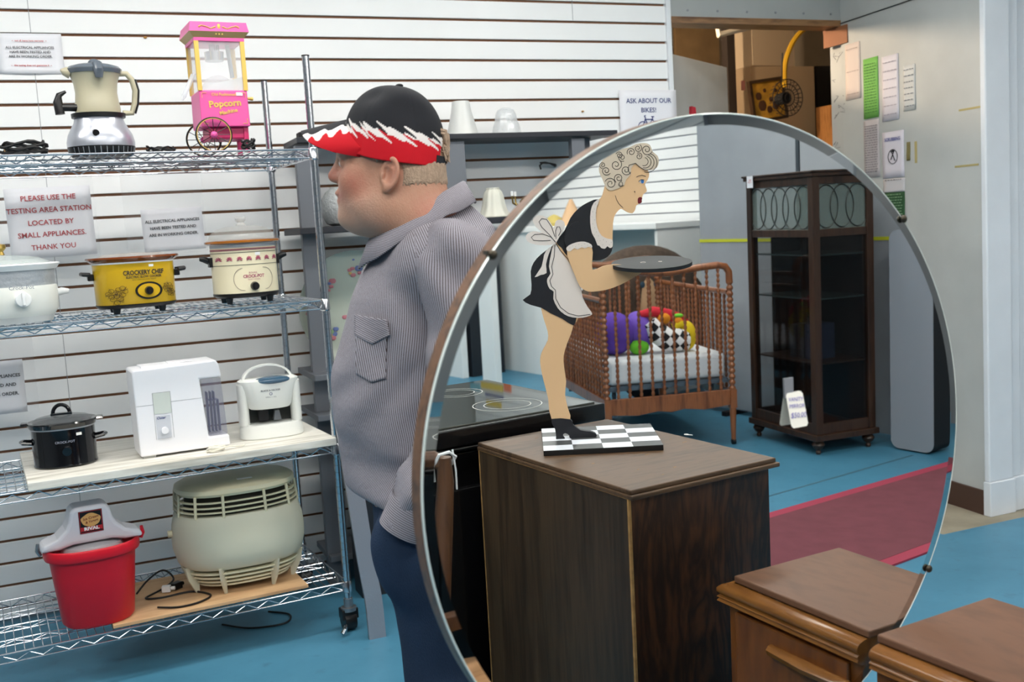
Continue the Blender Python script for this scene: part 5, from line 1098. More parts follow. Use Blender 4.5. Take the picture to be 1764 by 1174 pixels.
for cx, cy, r, a0 in ((480, 218, 24, 30), (502, 282, 29, 200), (543, 255, 24, 120), (530, 188, 30, 300), (560, 152, 20, 60), (546, 140, 18, 200), (606, 124, 22, 150), (684, 112, 28, 20), (645, 145, 18, 240), (462, 190, 17, 90), (580, 215, 26, 20), (640, 105, 20, 300)):
    st(arcp(cx, cy, r, a0, a0+560, 34, 0.18))
for k in range(4): st(arcp(688-k*6, 178-k*2, 48-k*9, -75, 110, 12))
st(arcp(550, 286, 14, -60, 200, 10, 0.5)); st([(602, 235), (590, 215), (595, 190), (628, 180), (650, 200), (672, 213)]); st([(560, 265), (545, 280), (552, 298), (568, 292)])
F_ = TH+0.0006
st([(632, 250), (645, 243), (660, 240), (680, 246)], 0.0007, F_); st([(643, 272), (655, 262), (672, 264)], 0.0008, F_+0.0004)
st([(526, 342), (533, 365), (545, 385), (565, 404)], 0.0006, F_); st([(622, 322), (626, 324)], 0.0011, F_)
yb = TH+0.0062
for l in (0,):
    st([(225, 575), (200, 550), (160, 535), (120, 538), (103, 552), (115, 568), (160, 570), (200, 568)], 0.0008, yb)
    st([(225, 578), (195, 540), (155, 500), (142, 475), (155, 458), (180, 462), (205, 500), (222, 550)], 0.0008, yb)
    st([(228, 560), (225, 520), (232, 500), (245, 500), (252, 520), (240, 545)], 0.0008, yb)
ya = TH+0.0026
st([(222, 592), (218, 650), (205, 700), (212, 738), (196, 770), (205, 800), (225, 818), (226, 860), (250, 905), (290, 935), (340, 948), (400, 940)], 0.0008, ya)
st([(228, 585), (250, 620), (290, 665), (300, 685)], 0.0008, ya)
for (x, y) in ((440, 375), (435, 395), (425, 385), (420, 410), (428, 430), (412, 425), (408, 450), (422, 465), (412, 485), (422, 505), (430, 525), (418, 540), (440, 545), (448, 570), (432, 570), (465, 565), (462, 590), (480, 575), (495, 590), (505, 578)): st([(x, y), (x+1.2, y)], 0.0010, TH+0.0022)
for (x, y) in ((295, 605), (310, 595), (325, 600), (340, 588), (355, 595), (370, 585), (385, 592), (398, 598)): st([(x, y), (x+1.2, y)], 0.0009, TH+0.0118)
ink.build('painted_lines', M_ink, mroot)
# tray : horizontal disc held on the hand
tcz = fig((1122, 452)); tl, tr = fig((1053, 450)), fig((1191, 450))
TR_ = (tr[0]-tl[0])/2; tcx = (tr[0]+tl[0])/2
zt = tcz[1]-0.002; TRM = Matrix.Translation((tcx, TH*0.5, zt)) @ Matrix.Rotation(rad(-6.5), 4, 'X')
MB().lathe([(0, -0.005), (TR_, -0.005), (TR_, 0.0035), (0, 0.0035)], (0, 0, 0), 64).xf(TRM).build('tray', mat('tray_black', '1a1c20', 0.6), mroot, ang=30)
MB().tor((-0.02, 0, 0.0038), 0.006, 0.0006, 16, 4).tor((0.02, 0, 0.0038), 0.004, 0.0006, 16, 4).xf(TRM).build('tray_marks', M_wh, mroot)
# little white string ring on the chest
p = rz(1186, 751, CH+0.003); o = MB().tube([(0.012*math.cos(a/10*2*PI), 0.006*math.sin(a/10*2*PI), 0.003+0.006*abs(math.sin(a/10*PI))) for a in range(9)], 0.0012, 6).build('string_loop', M_white); o.location = (p[0], p[1], CH); tag(o, 'tiny white string loop on the chest top behind the checkered base', 'string')

# --- crib
Fc = np.array([4.283, -1.915, 0]); Lc = np.array([3.541, -2.233, 0]); ex = Lc-Fc; cw = np.linalg.norm(ex); ex /= cw
# local: x from right post to left post, y away
cr = thing('baby_crib', 'brown wooden baby crib with spool spindles and a white mattress, in the mirror', 'crib', Fc, math.atan2(ex[1], ex[0]))
wc = wood('crib_maple', '5c3018', '8c5430', 2, 8, 1.5, 0.3, spec=0.6)
CL = 1.25
def spool(b, x, y, z0, z1, r, p=0.030):
    n = max(2, int((z1-z0)/p)); pr = [(0, z0)]
    for i in range(n):
        za = z0+(z1-z0)*i/n; h = (z1-z0)/n; pr += [(r*0.62, za), (r, za+h*0.3), (r, za+h*0.6), (r*0.62, za+h*0.9)]
    pr.append((0, z1)); return b.lathe(pr, (x, y, 0), 8)
sgn = 1
yA, yB = 0.0, CL
for (x, y, nm) in ((0.02, 0, 'front'), (cw-0.02, 0, 'front'), (0.02, CL, 'b'), (cw-0.02, CL, 'b')):
    b = MB(); spool(b, x, y, 0.32, 0.98, 0.021, 0.034); b.bx(x-0.02, x+0.02, y-0.02, y+0.02, 0.22, 0.33); b.cyl((x, y, 0.03), (x, y, 0.22), 0.014, 0.020, 12)
    lg_ = b.build('corner_post', wc, cr); MB().cyl((x-0.01, y, 0.018), (x+0.01, y, 0.018), 0.018, n=14).cyl((x, y, 0.02), (x, y, 0.05), 0.008, n=8).build('caster', M_black, lg_)
for y, nm in ((0, 'head'), (CL, 'foot')):
    b = MB(); pts = [(0.02, y, 0.96), (0.022, y, 1.02), (0.045, y, 1.052), (0.09, y, 1.062), (0.2, y, 1.056), (0.35, y, 1.040), (cw/2, y, 1.036), (cw-0.35, y, 1.040), (cw-0.2, y, 1.056), (cw-0.09, y, 1.062), (cw-0.045, y, 1.052), (cw-0.022, y, 1.02), (cw-0.02, y, 0.96)]
    b.tube(pts, 0.021, 10).build('top_rail', wc, cr)
    MB().prism([(0.03, 0.33), (cw-0.03, 0.33), (cw-0.03, 0.24), (cw*0.75, 0.225), (cw*0.6, 0.24), (cw/2, 0.228), (cw*0.4, 0.24), (cw*0.25, 0.225), (0.03, 0.24)], lambda q: (q[0], y-0.012, q[1]), lambda q: (q[0], y+0.012, q[1])).build('bottom_rail', wc, cr, smooth=False, bevel=0.003)
    for i in range(1, 11):
        x = 0.02+(cw-0.04)*i/11; zt_ = 1.035+0.02*abs((i-5.5)/5.5)
        bb = MB(); spool(bb, x, y, 0.33, zt_, 0.0105, 0.030); bb.build('spindle', wc, cr)
for x in (0.02, cw-0.02):
    b = MB(); b.bx(x-0.012, x+0.012, 0.02, CL-0.02, 0.27, 0.33); b.tube([(x, 0.02, 0.90), (x, CL-0.02, 0.90)], 0.016, 8); b.build('side_rail', wc, cr)
    for i in range(1, 19):
        bb = MB(); spool(bb, x, 0.02+(CL-0.04)*i/19, 0.33, 0.89, 0.0105, 0.030); bb.build('side_spindle', wc, cr)
cr_l = Matrix.Translation(Vector(Fc)) @ Matrix.Rotation(math.atan2(ex[1], ex[0]), 4, 'Z')
mt = MB().bx(0.045, cw-0.045, 0.03, CL-0.03, 0.40, 0.55).build('crib_mattress', mat('mattress_white', 'd6dade', 0.7, bump=0.3, bscale=18), smooth=False, bevel=0.03, seg=4)
# mattress lies in the crib: its own thing
mt.matrix_world = cr_l; tag(mt, 'white crib mattress lying inside the brown spool crib', 'mattress')
b = MB().bx(0.04, cw-0.04, 0.025, CL-0.025, 0.375, 0.398)
for x in (0.1, cw-0.1):
    for y in (0.12, CL-0.12): b.bx(x-0.012, x+0.012, y-0.003, y+0.003, 0.20, 0.375)
b.bx(0.022, cw-0.022, 0.02, 0.03, 0.37, 0.385).bx(0.022, cw-0.022, CL-0.03, CL-0.02, 0.37, 0.385)
b.build('spring_frame', mat('frame_bluegrey', '5d6c78', 0.4, 0.5), cr, smooth=False)
# stuffed caterpillar toy on the mattress
ty = bpy.data.objects.new('stuffed_toy', None); COL.objects.link(ty)
ty.matrix_world = cr_l @ Matrix.Translation((0, 0.22, 0.5505)); tag(ty, 'big colourful stuffed caterpillar toy, purple with black and white diamonds, lying in the crib', 'toy')
pu = mat('plush_purple', '5a3a9e', 0.9, bump=0.3, bscale=150); pu2 = mat('plush_violet', '6d4fb0', 0.9)
def X(px): return cw*(1-(px-1022)/(1255-1022))   # along the crib width
MB().sph((X(1068), 0.05, 0.128), (0.125, 0.13, 0.128), 18).build('tail_segment', pu, ty)
MB().sph((X(1112), 0.06, 0.125), (0.085, 0.12, 0.125), 16).build('middle_segment', pu2, ty)
MB().sph((X(1105), -0.03, 0.045), (0.06, 0.055, 0.045), 12).build('green_foot', mat('plush_green', '5fb028', 0.9), ty)
def diam(name):
    m = bpy.data.materials.new(name); m.use_nodes = True; nt = m.node_tree; b = nt.nodes['Principled BSDF']; b.inputs['Roughness'].default_value = 0.9
    tc = nt.nodes.new('ShaderNodeTexCoord'); mp = nt.nodes.new('ShaderNodeMapping'); mp.inputs['Rotation'].default_value = (0, rad(45), 0); mp.inputs['Scale'].default_value = (1, 0.0, 1); mp.inputs['Location'].default_value = (0.01, 0.5, 0.01)
    ck = nt.nodes.new('ShaderNodeTexChecker'); ck.inputs['Scale'].default_value = 24; ck.inputs['Color1'].default_value = hx('e8e8ea'); ck.inputs['Color2'].default_value = hx('15161c')
    nt.links.new(tc.outputs['Object'], mp.inputs[0]); nt.links.new(mp.outputs[0], ck.inputs[0]); nt.links.new(ck.outputs[0], b.inputs['Base Color']); return m
MB().tube([(X(1125), -0.03, 0.19), (X(1135), -0.04, 0.13), (X(1152), -0.05, 0.085), (X(1175), -0.05, 0.072), (X(1190), -0.05, 0.07)], [0.045, 0.062, 0.070, 0.070, 0.06], 18).build('diamond_body', diam('plush_diamonds'), ty)
MB().sph((X(1192), -0.03, 0.092), (0.055, 0.065, 0.088), 14).tube([(X(1165), -0.04, 0.15), (X(1180), -0.05, 0.165), (X(1195), -0.04, 0.15)], 0.022, 10).build('yellow_head', mat('plush_yellow', 'd9bc1c', 0.9), ty)
MB().sph((X(1183), -0.092, 0.11), (0.014, 0.01, 0.02), 8).build('eye_patch', M_white, ty)
MB().tube([(X(1112), 0.0, 0.235), (X(1135), -0.01, 0.248), (X(1160), 0.0, 0.225), (X(1185), 0.01, 0.19), (X(1200), 0.0, 0.14)], [0.02, 0.032, 0.034, 0.034, 0.02], 12).build('red_mane', mat('plush_red', 'c22736', 0.9), ty)
MB().sph((X(1150), -0.045, 0.205), (0.04, 0.028, 0.033), 10).sph((X(1176), -0.035, 0.18), (0.03, 0.025, 0.028), 10).build('orange_patch', mat('plush_orange', 'd98720', 0.9), ty)
MB().sph((X(1178), -0.03, 0.215), (0.03, 0.02, 0.014), 8).build('green_tuft', mat('plush_lime', '6cc43a', 0.9), ty)

# --- big brown doll head / dark chair behind the crib
dc = rp(1150, 500, 0, 4.9)
q0 = cr_l @ Vector((0.0, CL+0.36, 0))
dl_ = thing('rag_doll', 'large brown-haired rag doll with a beige face sitting behind the crib', 'doll', (q0[0], q0[1], 0), math.atan2(ex[1], ex[0]))
hb = mat('doll_hair', '54463c', 0.95, bump=1.0, bscale=60, var=0.3, vscale=25, stretch=(1, 1, 0.15)); fc = mat('doll_face', 'c7a17c', 0.9)
MB().sph((0, 0, 0.80), (0.42, 0.19, 0.345), 20).sph((0.34, 0.02, 0.52), (0.20, 0.15, 0.40), 14).sph((-0.34, 0.02, 0.50), (0.19, 0.15, 0.42), 14).build('hair', hb, dl_)
MB().sph((0.02, -0.08, 0.76), (0.11, 0.13, 0.24), 18).build('face', fc, dl_)
for s in (-1, 1):
    MB().sph((0.02+s*0.05, -0.192, 0.87), (0.018, 0.008, 0.024), 8).build('eye', mat('doll_iris', '2c4a5e', 0.4), dl_)
MB().sph((0, 0.02, 0.30), (0.24, 0.18, 0.30), 18).build('dress', mat('doll_dress', '2b2a30', 0.9), dl_)

# --- glass cabinet
cf = np.array([4.349, -1.381, 0]); cl_ = np.array([4.505, -1.998, 0]); dx = cl_-cf; cwid = np.linalg.norm(dx); dx /= cwid
# local x: from the near corner towards the left side ; local y : away (towards the wall)
cab = thing('china_cabinet', 'dark brown glass-door china cabinet with leaded top panes on ball feet, in the mirror', 'cabinet', cf, math.atan2(dx[1], dx[0]))
wcab = wood('cabinet_walnut', '23150e', '3c281c', 2, 7, 1.5, 0.35); CD = 0.40; CZ0, CZ1, CZM = 0.115, 1.535, 1.225
# near corner = (0,0); left corner = (cwid,0); right corner = (0,CD)
def frame_bar(b, x0, x1, y0, y1, z0, z1): return b.bx(x0, x1, y0, y1, z0, z1)
b = MB(); pw = 0.045
for (x, y) in ((0, 0), (cwid-pw, 0), (0, CD-pw), (cwid-pw, CD-pw)): b.bx(x, x+pw, y, y+pw, CZ0, CZ1)
b.build('corner_stile', wcab, cab, smooth=False, bevel=0.002)
MB().bx(-0.012, cwid+0.012, -0.012, CD+0.012, CZ1-0.002, CZ1+0.018).bx(-0.02, cwid+0.02, -0.02, CD+0.02, CZ1+0.018, CZ1+0.03).build('cornice', wcab, cab, smooth=False, bevel=0.003)
b = MB()
for (z0_, z1_) in ((CZ1-0.045, CZ1-0.003), (CZM-0.02, CZM+0.022), (CZ0, CZ0+0.06)):
    b.bx(pw, cwid-pw, 0.004, 0.03, z0_, z1_); b.bx(0.004, 0.03, pw, CD-pw, z0_, z1_); b.bx(cwid-0.03, cwid-0.004, pw, CD-pw, z0_, z1_)
b.build('rails', wcab, cab, smooth=False, bevel=0.002)
MB().bx(-0.015, cwid+0.015, -0.015, CD+0.015, CZ0-0.035, CZ0).bx(0.02, cwid-0.02, 0.02, CD-0.02, CZ0, CZ0+0.02).build('plinth', wcab, cab, smooth=False, bevel=0.004)
MB().bx(pw*0.5, cwid-pw*0.5, CD-0.012, CD-0.002, CZ0, CZ1).build('back_panel', mat('cab_back_dark', '17110e', 0.7), cab, smooth=False)
gl_ = plastic_film('cabinet_pane', 0.30, '101214')
MB().bx(cwid-0.03, cwid-0.02, 0.15, CD-0.03, CZ0+0.06, CZM-0.02).build('side_back_panel', MATS['cab_back_dark'], cab, smooth=False)  # dark sheet added behind the side glass so the inside looks dark
gl_.node_tree.nodes['Principled BSDF'].inputs['Roughness'].default_value = 0.02
MB().bx(pw, cwid-pw, 0.014, 0.018, CZ0+0.06, CZM-0.02).build('door_pane', gl_, cab, smooth=False)
MB().bx(0.014, 0.018, pw, CD-pw, CZ0+0.06, CZM-0.02).build('side_pane', gl_, cab, smooth=False)
lead = plastic_film('leaded_pane', 0.42, '86948f')
for nm, ax_, L0, L1 in (('leaded_pane', 0, pw, cwid-pw), ('leaded_side_pane', 1, pw, CD-pw)):
    b = MB()
    if ax_ == 0: b.bx(L0, L1, 0.014, 0.018, CZM+0.022, CZ1-0.045)
    else: b.bx(0.014, 0.018, L0, L1, CZM+0.022, CZ1-0.045)
    po = b.build(nm, lead, cab, smooth=False); b = MB(); zc_ = (CZM+0.022+CZ1-0.045)/2; hh = (CZ1-CZM-0.067)/2
    n = 5 if ax_ == 0 else 3
    for i in range(n):
        c_ = L0+(L1-L0)*(i+0.5)/n; w_ = (L1-L0)/n*0.75
        pts = [((c_+w_*math.cos(2*PI*j/24), 0.012, zc_+hh*0.95*math.sin(2*PI*j/24)) if ax_ == 0 else (0.012, c_+w_*math.cos(2*PI*j/24), zc_+hh*0.95*math.sin(2*PI*j/24))) for j in range(24)]
        b.tube(pts, 0.0032, 5, True)
    b.build('lead_came', mat('lead_came', '3a3d3c', 0.4, 0.6), po)
for z in (0.50, 0.86, 1.10): MB().bx(0.03, cwid-0.03, 0.03, CD-0.015, z, z+0.008).build('shelf', mat('glass_shelf', '3f4f4f', 0.1) if z != 0.5 else wcab, cab, smooth=False)
for (x, y) in ((0.03, 0.03), (cwid-0.03, 0.03), (0.03, CD-0.03), (cwid-0.03, CD-0.03)):
    MB().lathe([(0, 0.0), (0.012, 0.0), (0.016, 0.014), (0.010, 0.024), (0.026, 0.036), (0.036, 0.055), (0.026, 0.075), (0.018, 0.082), (0, 0.082)], (x, y, 0), 18).build('ball_foot', wcab, cab)
tg_ = MB().bx(cwid-0.105, cwid-0.045, -0.0225, -0.0205, CZ1-0.04, CZ1+0.028).build('hanging_tag', M_paper, cab, smooth=False, label='white tag with red writing')
txt('75-', 0.03, M_red, tg_, (cwid-0.075, -0.0232, CZ1-0.004), (PI/2, 0, 0))
# things inside the cabinet
for i, (x, z, h, c, l) in enumerate(((0.20, 0.509, 0.20, '1d2c48', 'dark blue box file inside the cabinet, nearest the corner'), (0.27, 0.509, 0.20, '1b1c22', 'black box file inside the cabinet beside the blue one'), (0.34, 0.509, 0.19, '20242c', 'charcoal box file at the left inside the cabinet'))):
    o = MB().bx(-0.03, 0.03, -0.08, 0.08, 0, h).bx(-0.02, 0.02, -0.0815, -0.08, h*0.75, h*0.9).build('box_file', mat('file_%d' % i, c, 0.6), smooth=False, bevel=0.002)
    o.matrix_world = Matrix.Translation(Vector(cf)) @ Matrix.Rotation(math.atan2(dx[1], dx[0]), 4, 'Z') @ Matrix.Translation((x, 0.18, z)); tag(o, l, 'box', 'box files in the glass cabinet')
# --- grey partition panels
PXW = 4.93
M_part = mat('partition_fabric', '9ba1a8', 0.85, bump=0.2, bscale=250, var=0.05)
yA_, yS_, yE_ = rp(1205, 400, 0, PXW)[1], rp(1374, 280, 0, PXW)[1], rp(1608, 640, 0, PXW)[1]
pa = thing('partition_panel', 'tall grey fabric partition panel behind the crib, left of the dark seam', 'partition', (PXW, yS_, 0))
MB().bx(0, 0.05, yA_-yS_, -0.012, 0.03, 2.1).build('fabric_panel', M_part, pa, smooth=False, bevel=0.008)
MB().bx(-0.004, 0.054, -0.012, 0.012, 0.0, 2.1).build('metal_edge', mat('dark_edge', '4b545c', 0.4, 0.5), pa, smooth=False)
MB().bx(-0.1, 0.15, -0.60, -0.56, 0, 0.03).build('foot', M_matblack, pa, smooth=False)
pb = thing('partition_panel', 'grey fabric partition panel behind the glass cabinet, right of the dark seam', 'partition', (PXW, yS_+0.013, 0))
MB().bx(0, 0.05, 0.001, yE_-yS_, 0.03, 2.1).build('fabric_panel', M_part, pb, smooth=False, bevel=0.008)
MB().bx(0.0, 0.15, 0.29, 0.33, 0, 0.029).build('foot', M_matblack, pb, smooth=False)
# yellow tape stripe on the partitions
o = MB().bx(-0.0025, -0.0005, yA_, yS_-0.02, 1.158, 1.178).build('yellow_tape', mat('tape_yellow', 'c9cf35', 0.5), smooth=False); o.location = (PXW-0.002, 0, 0); tag(o, 'thin yellow tape line across the left grey partition, in the mirror', 'tape')
o = MB().bx(-0.0025, -0.0005, yS_+0.02, yE_, 1.158, 1.178).build('yellow_tape', MATS['tape_yellow'], smooth=False); o.location = (PXW-0.002, 0, 0); tag(o, 'thin yellow tape line across the grey partition behind the glass cabinet', 'tape')
# leaning mattress / folded table with rounded corner
tb = thing('folding_table', 'grey folded table with rounded corners and black edge standing beside the glass cabinet', 'table', (4.76, -1.0, 0))
b = MB(); rr = 0.05; y0_, y1_, z0_, z1_ = -0.20, rp(1608, 700, 0, 4.76)[1]+1.0, 0.01, 1.22
po = []
for (cy_, cz_, a0) in ((y1_-rr, z0_+rr, -90), (y1_-rr, z1_-rr, 0), (y0_+rr, z1_-rr, 90), (y0_+rr, z0_+rr, 180)):
    for k in range(7): a = rad(a0+15*k); po.append((cy_+rr*math.cos(a), cz_+rr*math.sin(a)))
b.prism(po, lambda q: (-0.003, q[0], q[1]), lambda q: (0.003, q[0], q[1])).build('table_face', mat('grey_laminate', '90959d', 0.5), tb, smooth=False)
MB().prism(po, lambda q: (0.0032, q[0]+0.0, q[1]), lambda q: (0.155, q[0], q[1])).build('table_core', mat('black_rubber', '17181b', 0.6), tb, smooth=False)
# --- white counter and what stands on it
XC = 5.15; zt_c = 1.295
cn = thing('white_counter', 'tall white display counter with an open bay, behind the maid figure in the mirror', 'counter', (XC, -4.5, 0))
yR = rp(1132, 400, 0, XC)[1]+4.5; yL = rp(868, 440, 0, XC)[1]+4.5-0.15; yM = rp(1003, 500, 0, XC)[1]+4.5
wc_ = mat('counter_white', 'f6f8f7', 0.35)
MB().bx(-0.03, 0.6, yL, yR+0.02, zt_c-0.045, zt_c).build('counter_top', wc_, cn, smooth=False, bevel=0.004)
MB().bx(0, 0.58, yR-0.03, yR, 0, zt_c-0.046).build('end_panel', wc_, cn, smooth=False, bevel=0.002)
MB().bx(0, 0.02, yL, yM, 0.0, zt_c-0.046).build('front_panel', wc_, cn, smooth=False, bevel=0.002)
MB().bx(0.24, 0.26, yL, yR-0.031, 0.0, zt_c-0.046).build('back_panel', mat('counter_inner', 'c4cbc9', 0.5), cn, smooth=False)
MB().bx(0.0, 0.24, yM, yR-0.031, 0.05, 0.07).build('bay_floor', wc_, cn, smooth=False)
for (pa_, pb_) in ((829, 852), (766, 795)):
    ya = rp(pa_, 600, 0, 4.6)[1]; yb_ = rp(pb_, 600, 0, 4.6)[1]
    t = slab('white_post_panel', 4.6, 4.66, min(ya, yb_), max(ya, yb_), 0.0, 1.6, wc_, 'white upright panel at the left edge of the mirror view, %s' % ('right of the dark gap' if pa_ > 800 else 'left of the dark gap'), 'panel')
slab('dark_storage_box', 4.7, 5.05, -6.0, -5.45, 0.0, 1.25, mat('navy_dark', '20262e', 0.6), 'dark cabinet seen through the gap between the white upright panels', 'cabinet')
def onc(px, py, X_=XC+0.15): q = rp(px, py, 0, X_); return q
def deco(name, label, cat, px, prof, m, sx=1, sy=1):
    q = onc(px, 385); o = MB().lathe(prof, n=16, sx=sx, sy=sy).build(name, m); o.location = (XC+0.15, q[1], zt_c+0.0005); tag(o, label, cat)
deco('yellow_shell', 'pale yellow seashell ornament on the white counter, nearest the mirror rim', 'ornament', 955, [(0, 0), (0.07, 0.0), (0.085, 0.03), (0.06, 0.07), (0.03, 0.09), (0, 0.10)], mat('shell_yellow', 'cdb96a', 0.6, bump=1, bscale=30))
deco('paper_tepee', 'pale orange cone ornament on the white counter beside the yellow shell', 'ornament', 985, [(0, 0), (0.10, 0.0), (0.085, 0.06), (0.05, 0.14), (0.012, 0.22), (0, 0.22)], mat('tepee_peach', 'dcb48c', 0.7, bump=0.6, bscale=20))
deco('pink_jar', 'small pink jar on the white counter behind the maid\'s neck', 'jar', 1010, [(0, 0), (0.035, 0.0), (0.04, 0.05), (0.025, 0.08), (0, 0.085)], mat('jar_pink', 'b5526a', 0.4))
deco('white_cup', 'small white cup between the peach cone and the pink jar', 'cup', 998, [(0, 0), (0.022, 0.0), (0.03, 0.06), (0.027, 0.06), (0.02, 0.005), (0, 0.005)], M_white)
deco('maroon_bowl', 'dark maroon ball ornament on the counter, right behind the maid\'s shoulder', 'ornament', 1033, [(0, 0), (0.03, 0.005), (0.045, 0.04), (0.03, 0.075), (0, 0.08)], mat('maroon', '5a2030', 0.5))

# --- wooden chair near the mirror (only a corner of it shows)
wch = wood('chair_walnut', '35221a', '5a3d29', 2, 8, 1.5, 0.35)
zc2 = 0.93; k0 = rz(765, 787, zc2)
chr_ = thing('wooden_chair', 'curved brown wooden chair whose back corner shows at the mirror\'s left edge', 'chair', (k0[0], k0[1], 0))
kk = rz(752, 905, 0.75)
pts = [(0.03, 0.03, 0.0), (0.02, 0.02, 0.40), (kk[0]-k0[0], kk[1]-k0[1], 0.66), (-0.012, -0.002, 0.80), (-0.002, 0, 0.88), (0, 0, 0.925)]
MB().tube([(-0.06, 0.02, 0.0), (-0.055, 0.03, 0.25), (-0.05, 0.02, 0.45), (-0.032, 0.008, 0.65), (-0.010, 0.0, 0.80), (0, 0, 0.88), (0, 0, 0.93)], [0.014, 0.017, 0.020, 0.021, 0.020, 0.018, 0.015], 10).build('stile', wch, chr_)
MB().tube([(-0.42, 0.02, 0.0), (-0.42, 0.03, 0.25), (-0.42, 0.02, 0.45), (-0.41, 0.0, 0.65), (-0.40, -0.02, 0.80), (-0.40, -0.02, 0.93)], [0.014, 0.017, 0.020, 0.021, 0.020, 0.016], 10).build('stile', wch, chr_)
MB().tube([(0.0, -0.004, 0.915), (-0.03, -0.03, 0.935), (-0.10, -0.05, 0.945), (-0.2, -0.06, 0.95), (-0.32, -0.05, 0.945), (-0.40, -0.02, 0.925)], [0.016, 0.019, 0.021, 0.022, 0.021, 0.016], 10).build('crest_rail', wch, chr_)
MB().rings([[(-0.22+0.24*math.copysign(abs(math.cos(2*PI*j/40))**0.7, math.cos(2*PI*j/40)), 0.2+0.22*math.copysign(abs(math.sin(2*PI*j/40))**0.7, math.sin(2*PI*j/40)), z) for j in range(40)] for z in (0.425, 0.44, 0.455)]).build('seat', wood('seat_light', '9a6c48', 'c2946a', 0, 6, 1.5, 0.4), chr_)
for x in (-0.40, -0.04): MB().cyl((x, 0.38, 0.0), (x, 0.36, 0.425), 0.013, 0.018, 12).build('front_leg', wch, chr_)
MB().bx(-0.40, -0.06, 0.0, 0.03, 0.55, 0.59).build('back_slat', wch, chr_, smooth=False, bevel=0.004)
o = MB().tube([(0.018, -0.01, 0.905), (0.02, 0.012, 0.93), (0.0, 0.022, 0.944), (-0.018, 0.012, 0.94), (-0.022, -0.01, 0.91), (-0.02, -0.012, 0.88)], 0.0035, 6).tube([(0.016, 0.008, 0.944), (0.02, 0.01, 0.90), (0.021, 0.008, 0.86)], 0.0022, 5).build('white_string', mat('string_white', 'dfe3e6', 0.6)); o.location = chr_.location; tag(o, 'white string wrapped over the top of the wooden chair stile', 'string')

# --- bright patchwork quilt added high on the far wall, out of view, to colour the cooktop reflection
def swatch_pt(px, py, X_=5.772):
    o, d = mray(px, py); h = o+d*((SH-o[2])/d[2]); d = d*np.array([1, 1, -1]); q = h+d*((X_-h[0])/d[0]); return (q[1], q[2])
qa = [swatch_pt(*p) for p in ((803, 700), (880, 655))]; qy0, qy1 = sorted((qa[0][0], qa[1][0])); qz0, qz1 = sorted((qa[0][1], qa[1][1]))
qt = thing('patchwork_quilt', 'bright patchwork quilt hung high on the far slatwall, its colours mirrored in the cooktop', 'quilt', (5.775, (qy0+qy1)/2, (qz0+qz1)/2))
for i, (x0_, y0_, x1_, y1_, c) in enumerate(((803, 656, 828, 674, '5fb3c9'), (829, 656, 867, 675, 'e3c21a'), (868, 656, 881, 676, 'e2622a'), (836, 676, 868, 687, '22358a'), (838, 688, 864, 703, 'e3c21a'))):
    a = swatch_pt(x0_, y0_); c2 = swatch_pt(x1_, y1_); b = MB(); yy0, yy1 = sorted((a[0], c2[0])); zz0, zz1 = sorted((a[1], c2[1]))
    b.bx(-0.012, 0.0, yy0-qt.location[1], yy1-qt.location[1], zz0-qt.location[2], zz1-qt.location[2]); b.build('quilt_patch', mat('quilt_%d' % i, c, 0.8), qt, smooth=False, bevel=0.004)
# ================================================================ THE MAN
def surfnets(xs, ys, zs, V):
    """smooth closed surface where V<0, on a (possibly uneven) grid"""
    nx, ny, nz = V.shape; S = V < 0
    cells = np.zeros((nx-1, ny-1, nz-1), np.int8)
    for i in (0, 1):
        for j in (0, 1):
            for k in (0, 1): cells += S[i:nx-1+i, j:ny-1+j, k:nz-1+k]
    act = (cells > 0) & (cells < 8); idx = -np.ones(act.shape, np.int64); I, J, K = np.nonzero(act); n = len(I); idx[I, J, K] = np.arange(n)
    acc = np.zeros((n, 3)); cnt = np.zeros(n); G = (xs, ys, zs)
    base = np.stack([xs[I], ys[J], zs[K]], 1)
    for ax in range(3):
        o1, o2 = [(1, 2), (0, 2), (0, 1)][ax]
        for a in (0, 1):
            for b in (0, 1):
                off = [0, 0, 0]; off[o1] = a; off[o2] = b; off2 = list(off); off2[ax] = 1
                v0 = V[I+off[0], J+off[1], K+off[2]]; v1 = V[I+off2[0], J+off2[1], K+off2[2]]
                m = (v0 < 0) != (v1 < 0); t = np.where(m, v0/np.where(m, v0-v1, 1), 0)
                p0 = np.stack([xs[I+off[0]], ys[J+off[1]], zs[K+off[2]]], 1); p1 = np.stack([xs[I+off2[0]], ys[J+off2[1]], zs[K+off2[2]]], 1)
                acc += np.where(m[:, None], p0+(p1-p0)*t[:, None], 0); cnt += m
    P = acc/cnt[:, None]; faces = []
    for ax in range(3):
        sl0 = [slice(None)]*3; sl1 = [slice(None)]*3; sl0[ax] = slice(0, V.shape[ax]-1); sl1[ax] = slice(1, V.shape[ax])
        A = S[tuple(sl0)]; B = S[tuple(sl1)]; ch = A != B
        o1, o2 = [(1, 2), (2, 0), (0, 1)][ax]
        E = np.stack(np.nonzero(ch), 1); E = E[(E[:, o1] > 0) & (E[:, o2] > 0) & (E[:, o1] < V.shape[o1]-1) & (E[:, o2] < V.shape[o2]-1)]
        d1 = np.zeros(3, int); d1[o1] = 1; d2 = np.zeros(3, int); d2[o2] = 1
        q = [E-d1-d2, E-d2, E, E-d1]; F_ = np.stack([idx[c[:, 0], c[:, 1], c[:, 2]] for c in q], 1)
        fl = A[E[:, 0], E[:, 1], E[:, 2]]; F_[~fl] = F_[~fl][:, ::-1]; faces.append(F_)
    return P, np.concatenate(faces)
def smin(a, b, k): h = np.clip(0.5+0.5*(b-a)/k, 0, 1); return b*(1-h)+a*h-k*h*(1-h)
def smax(a, b, k): return -smin(-a, -b, k)
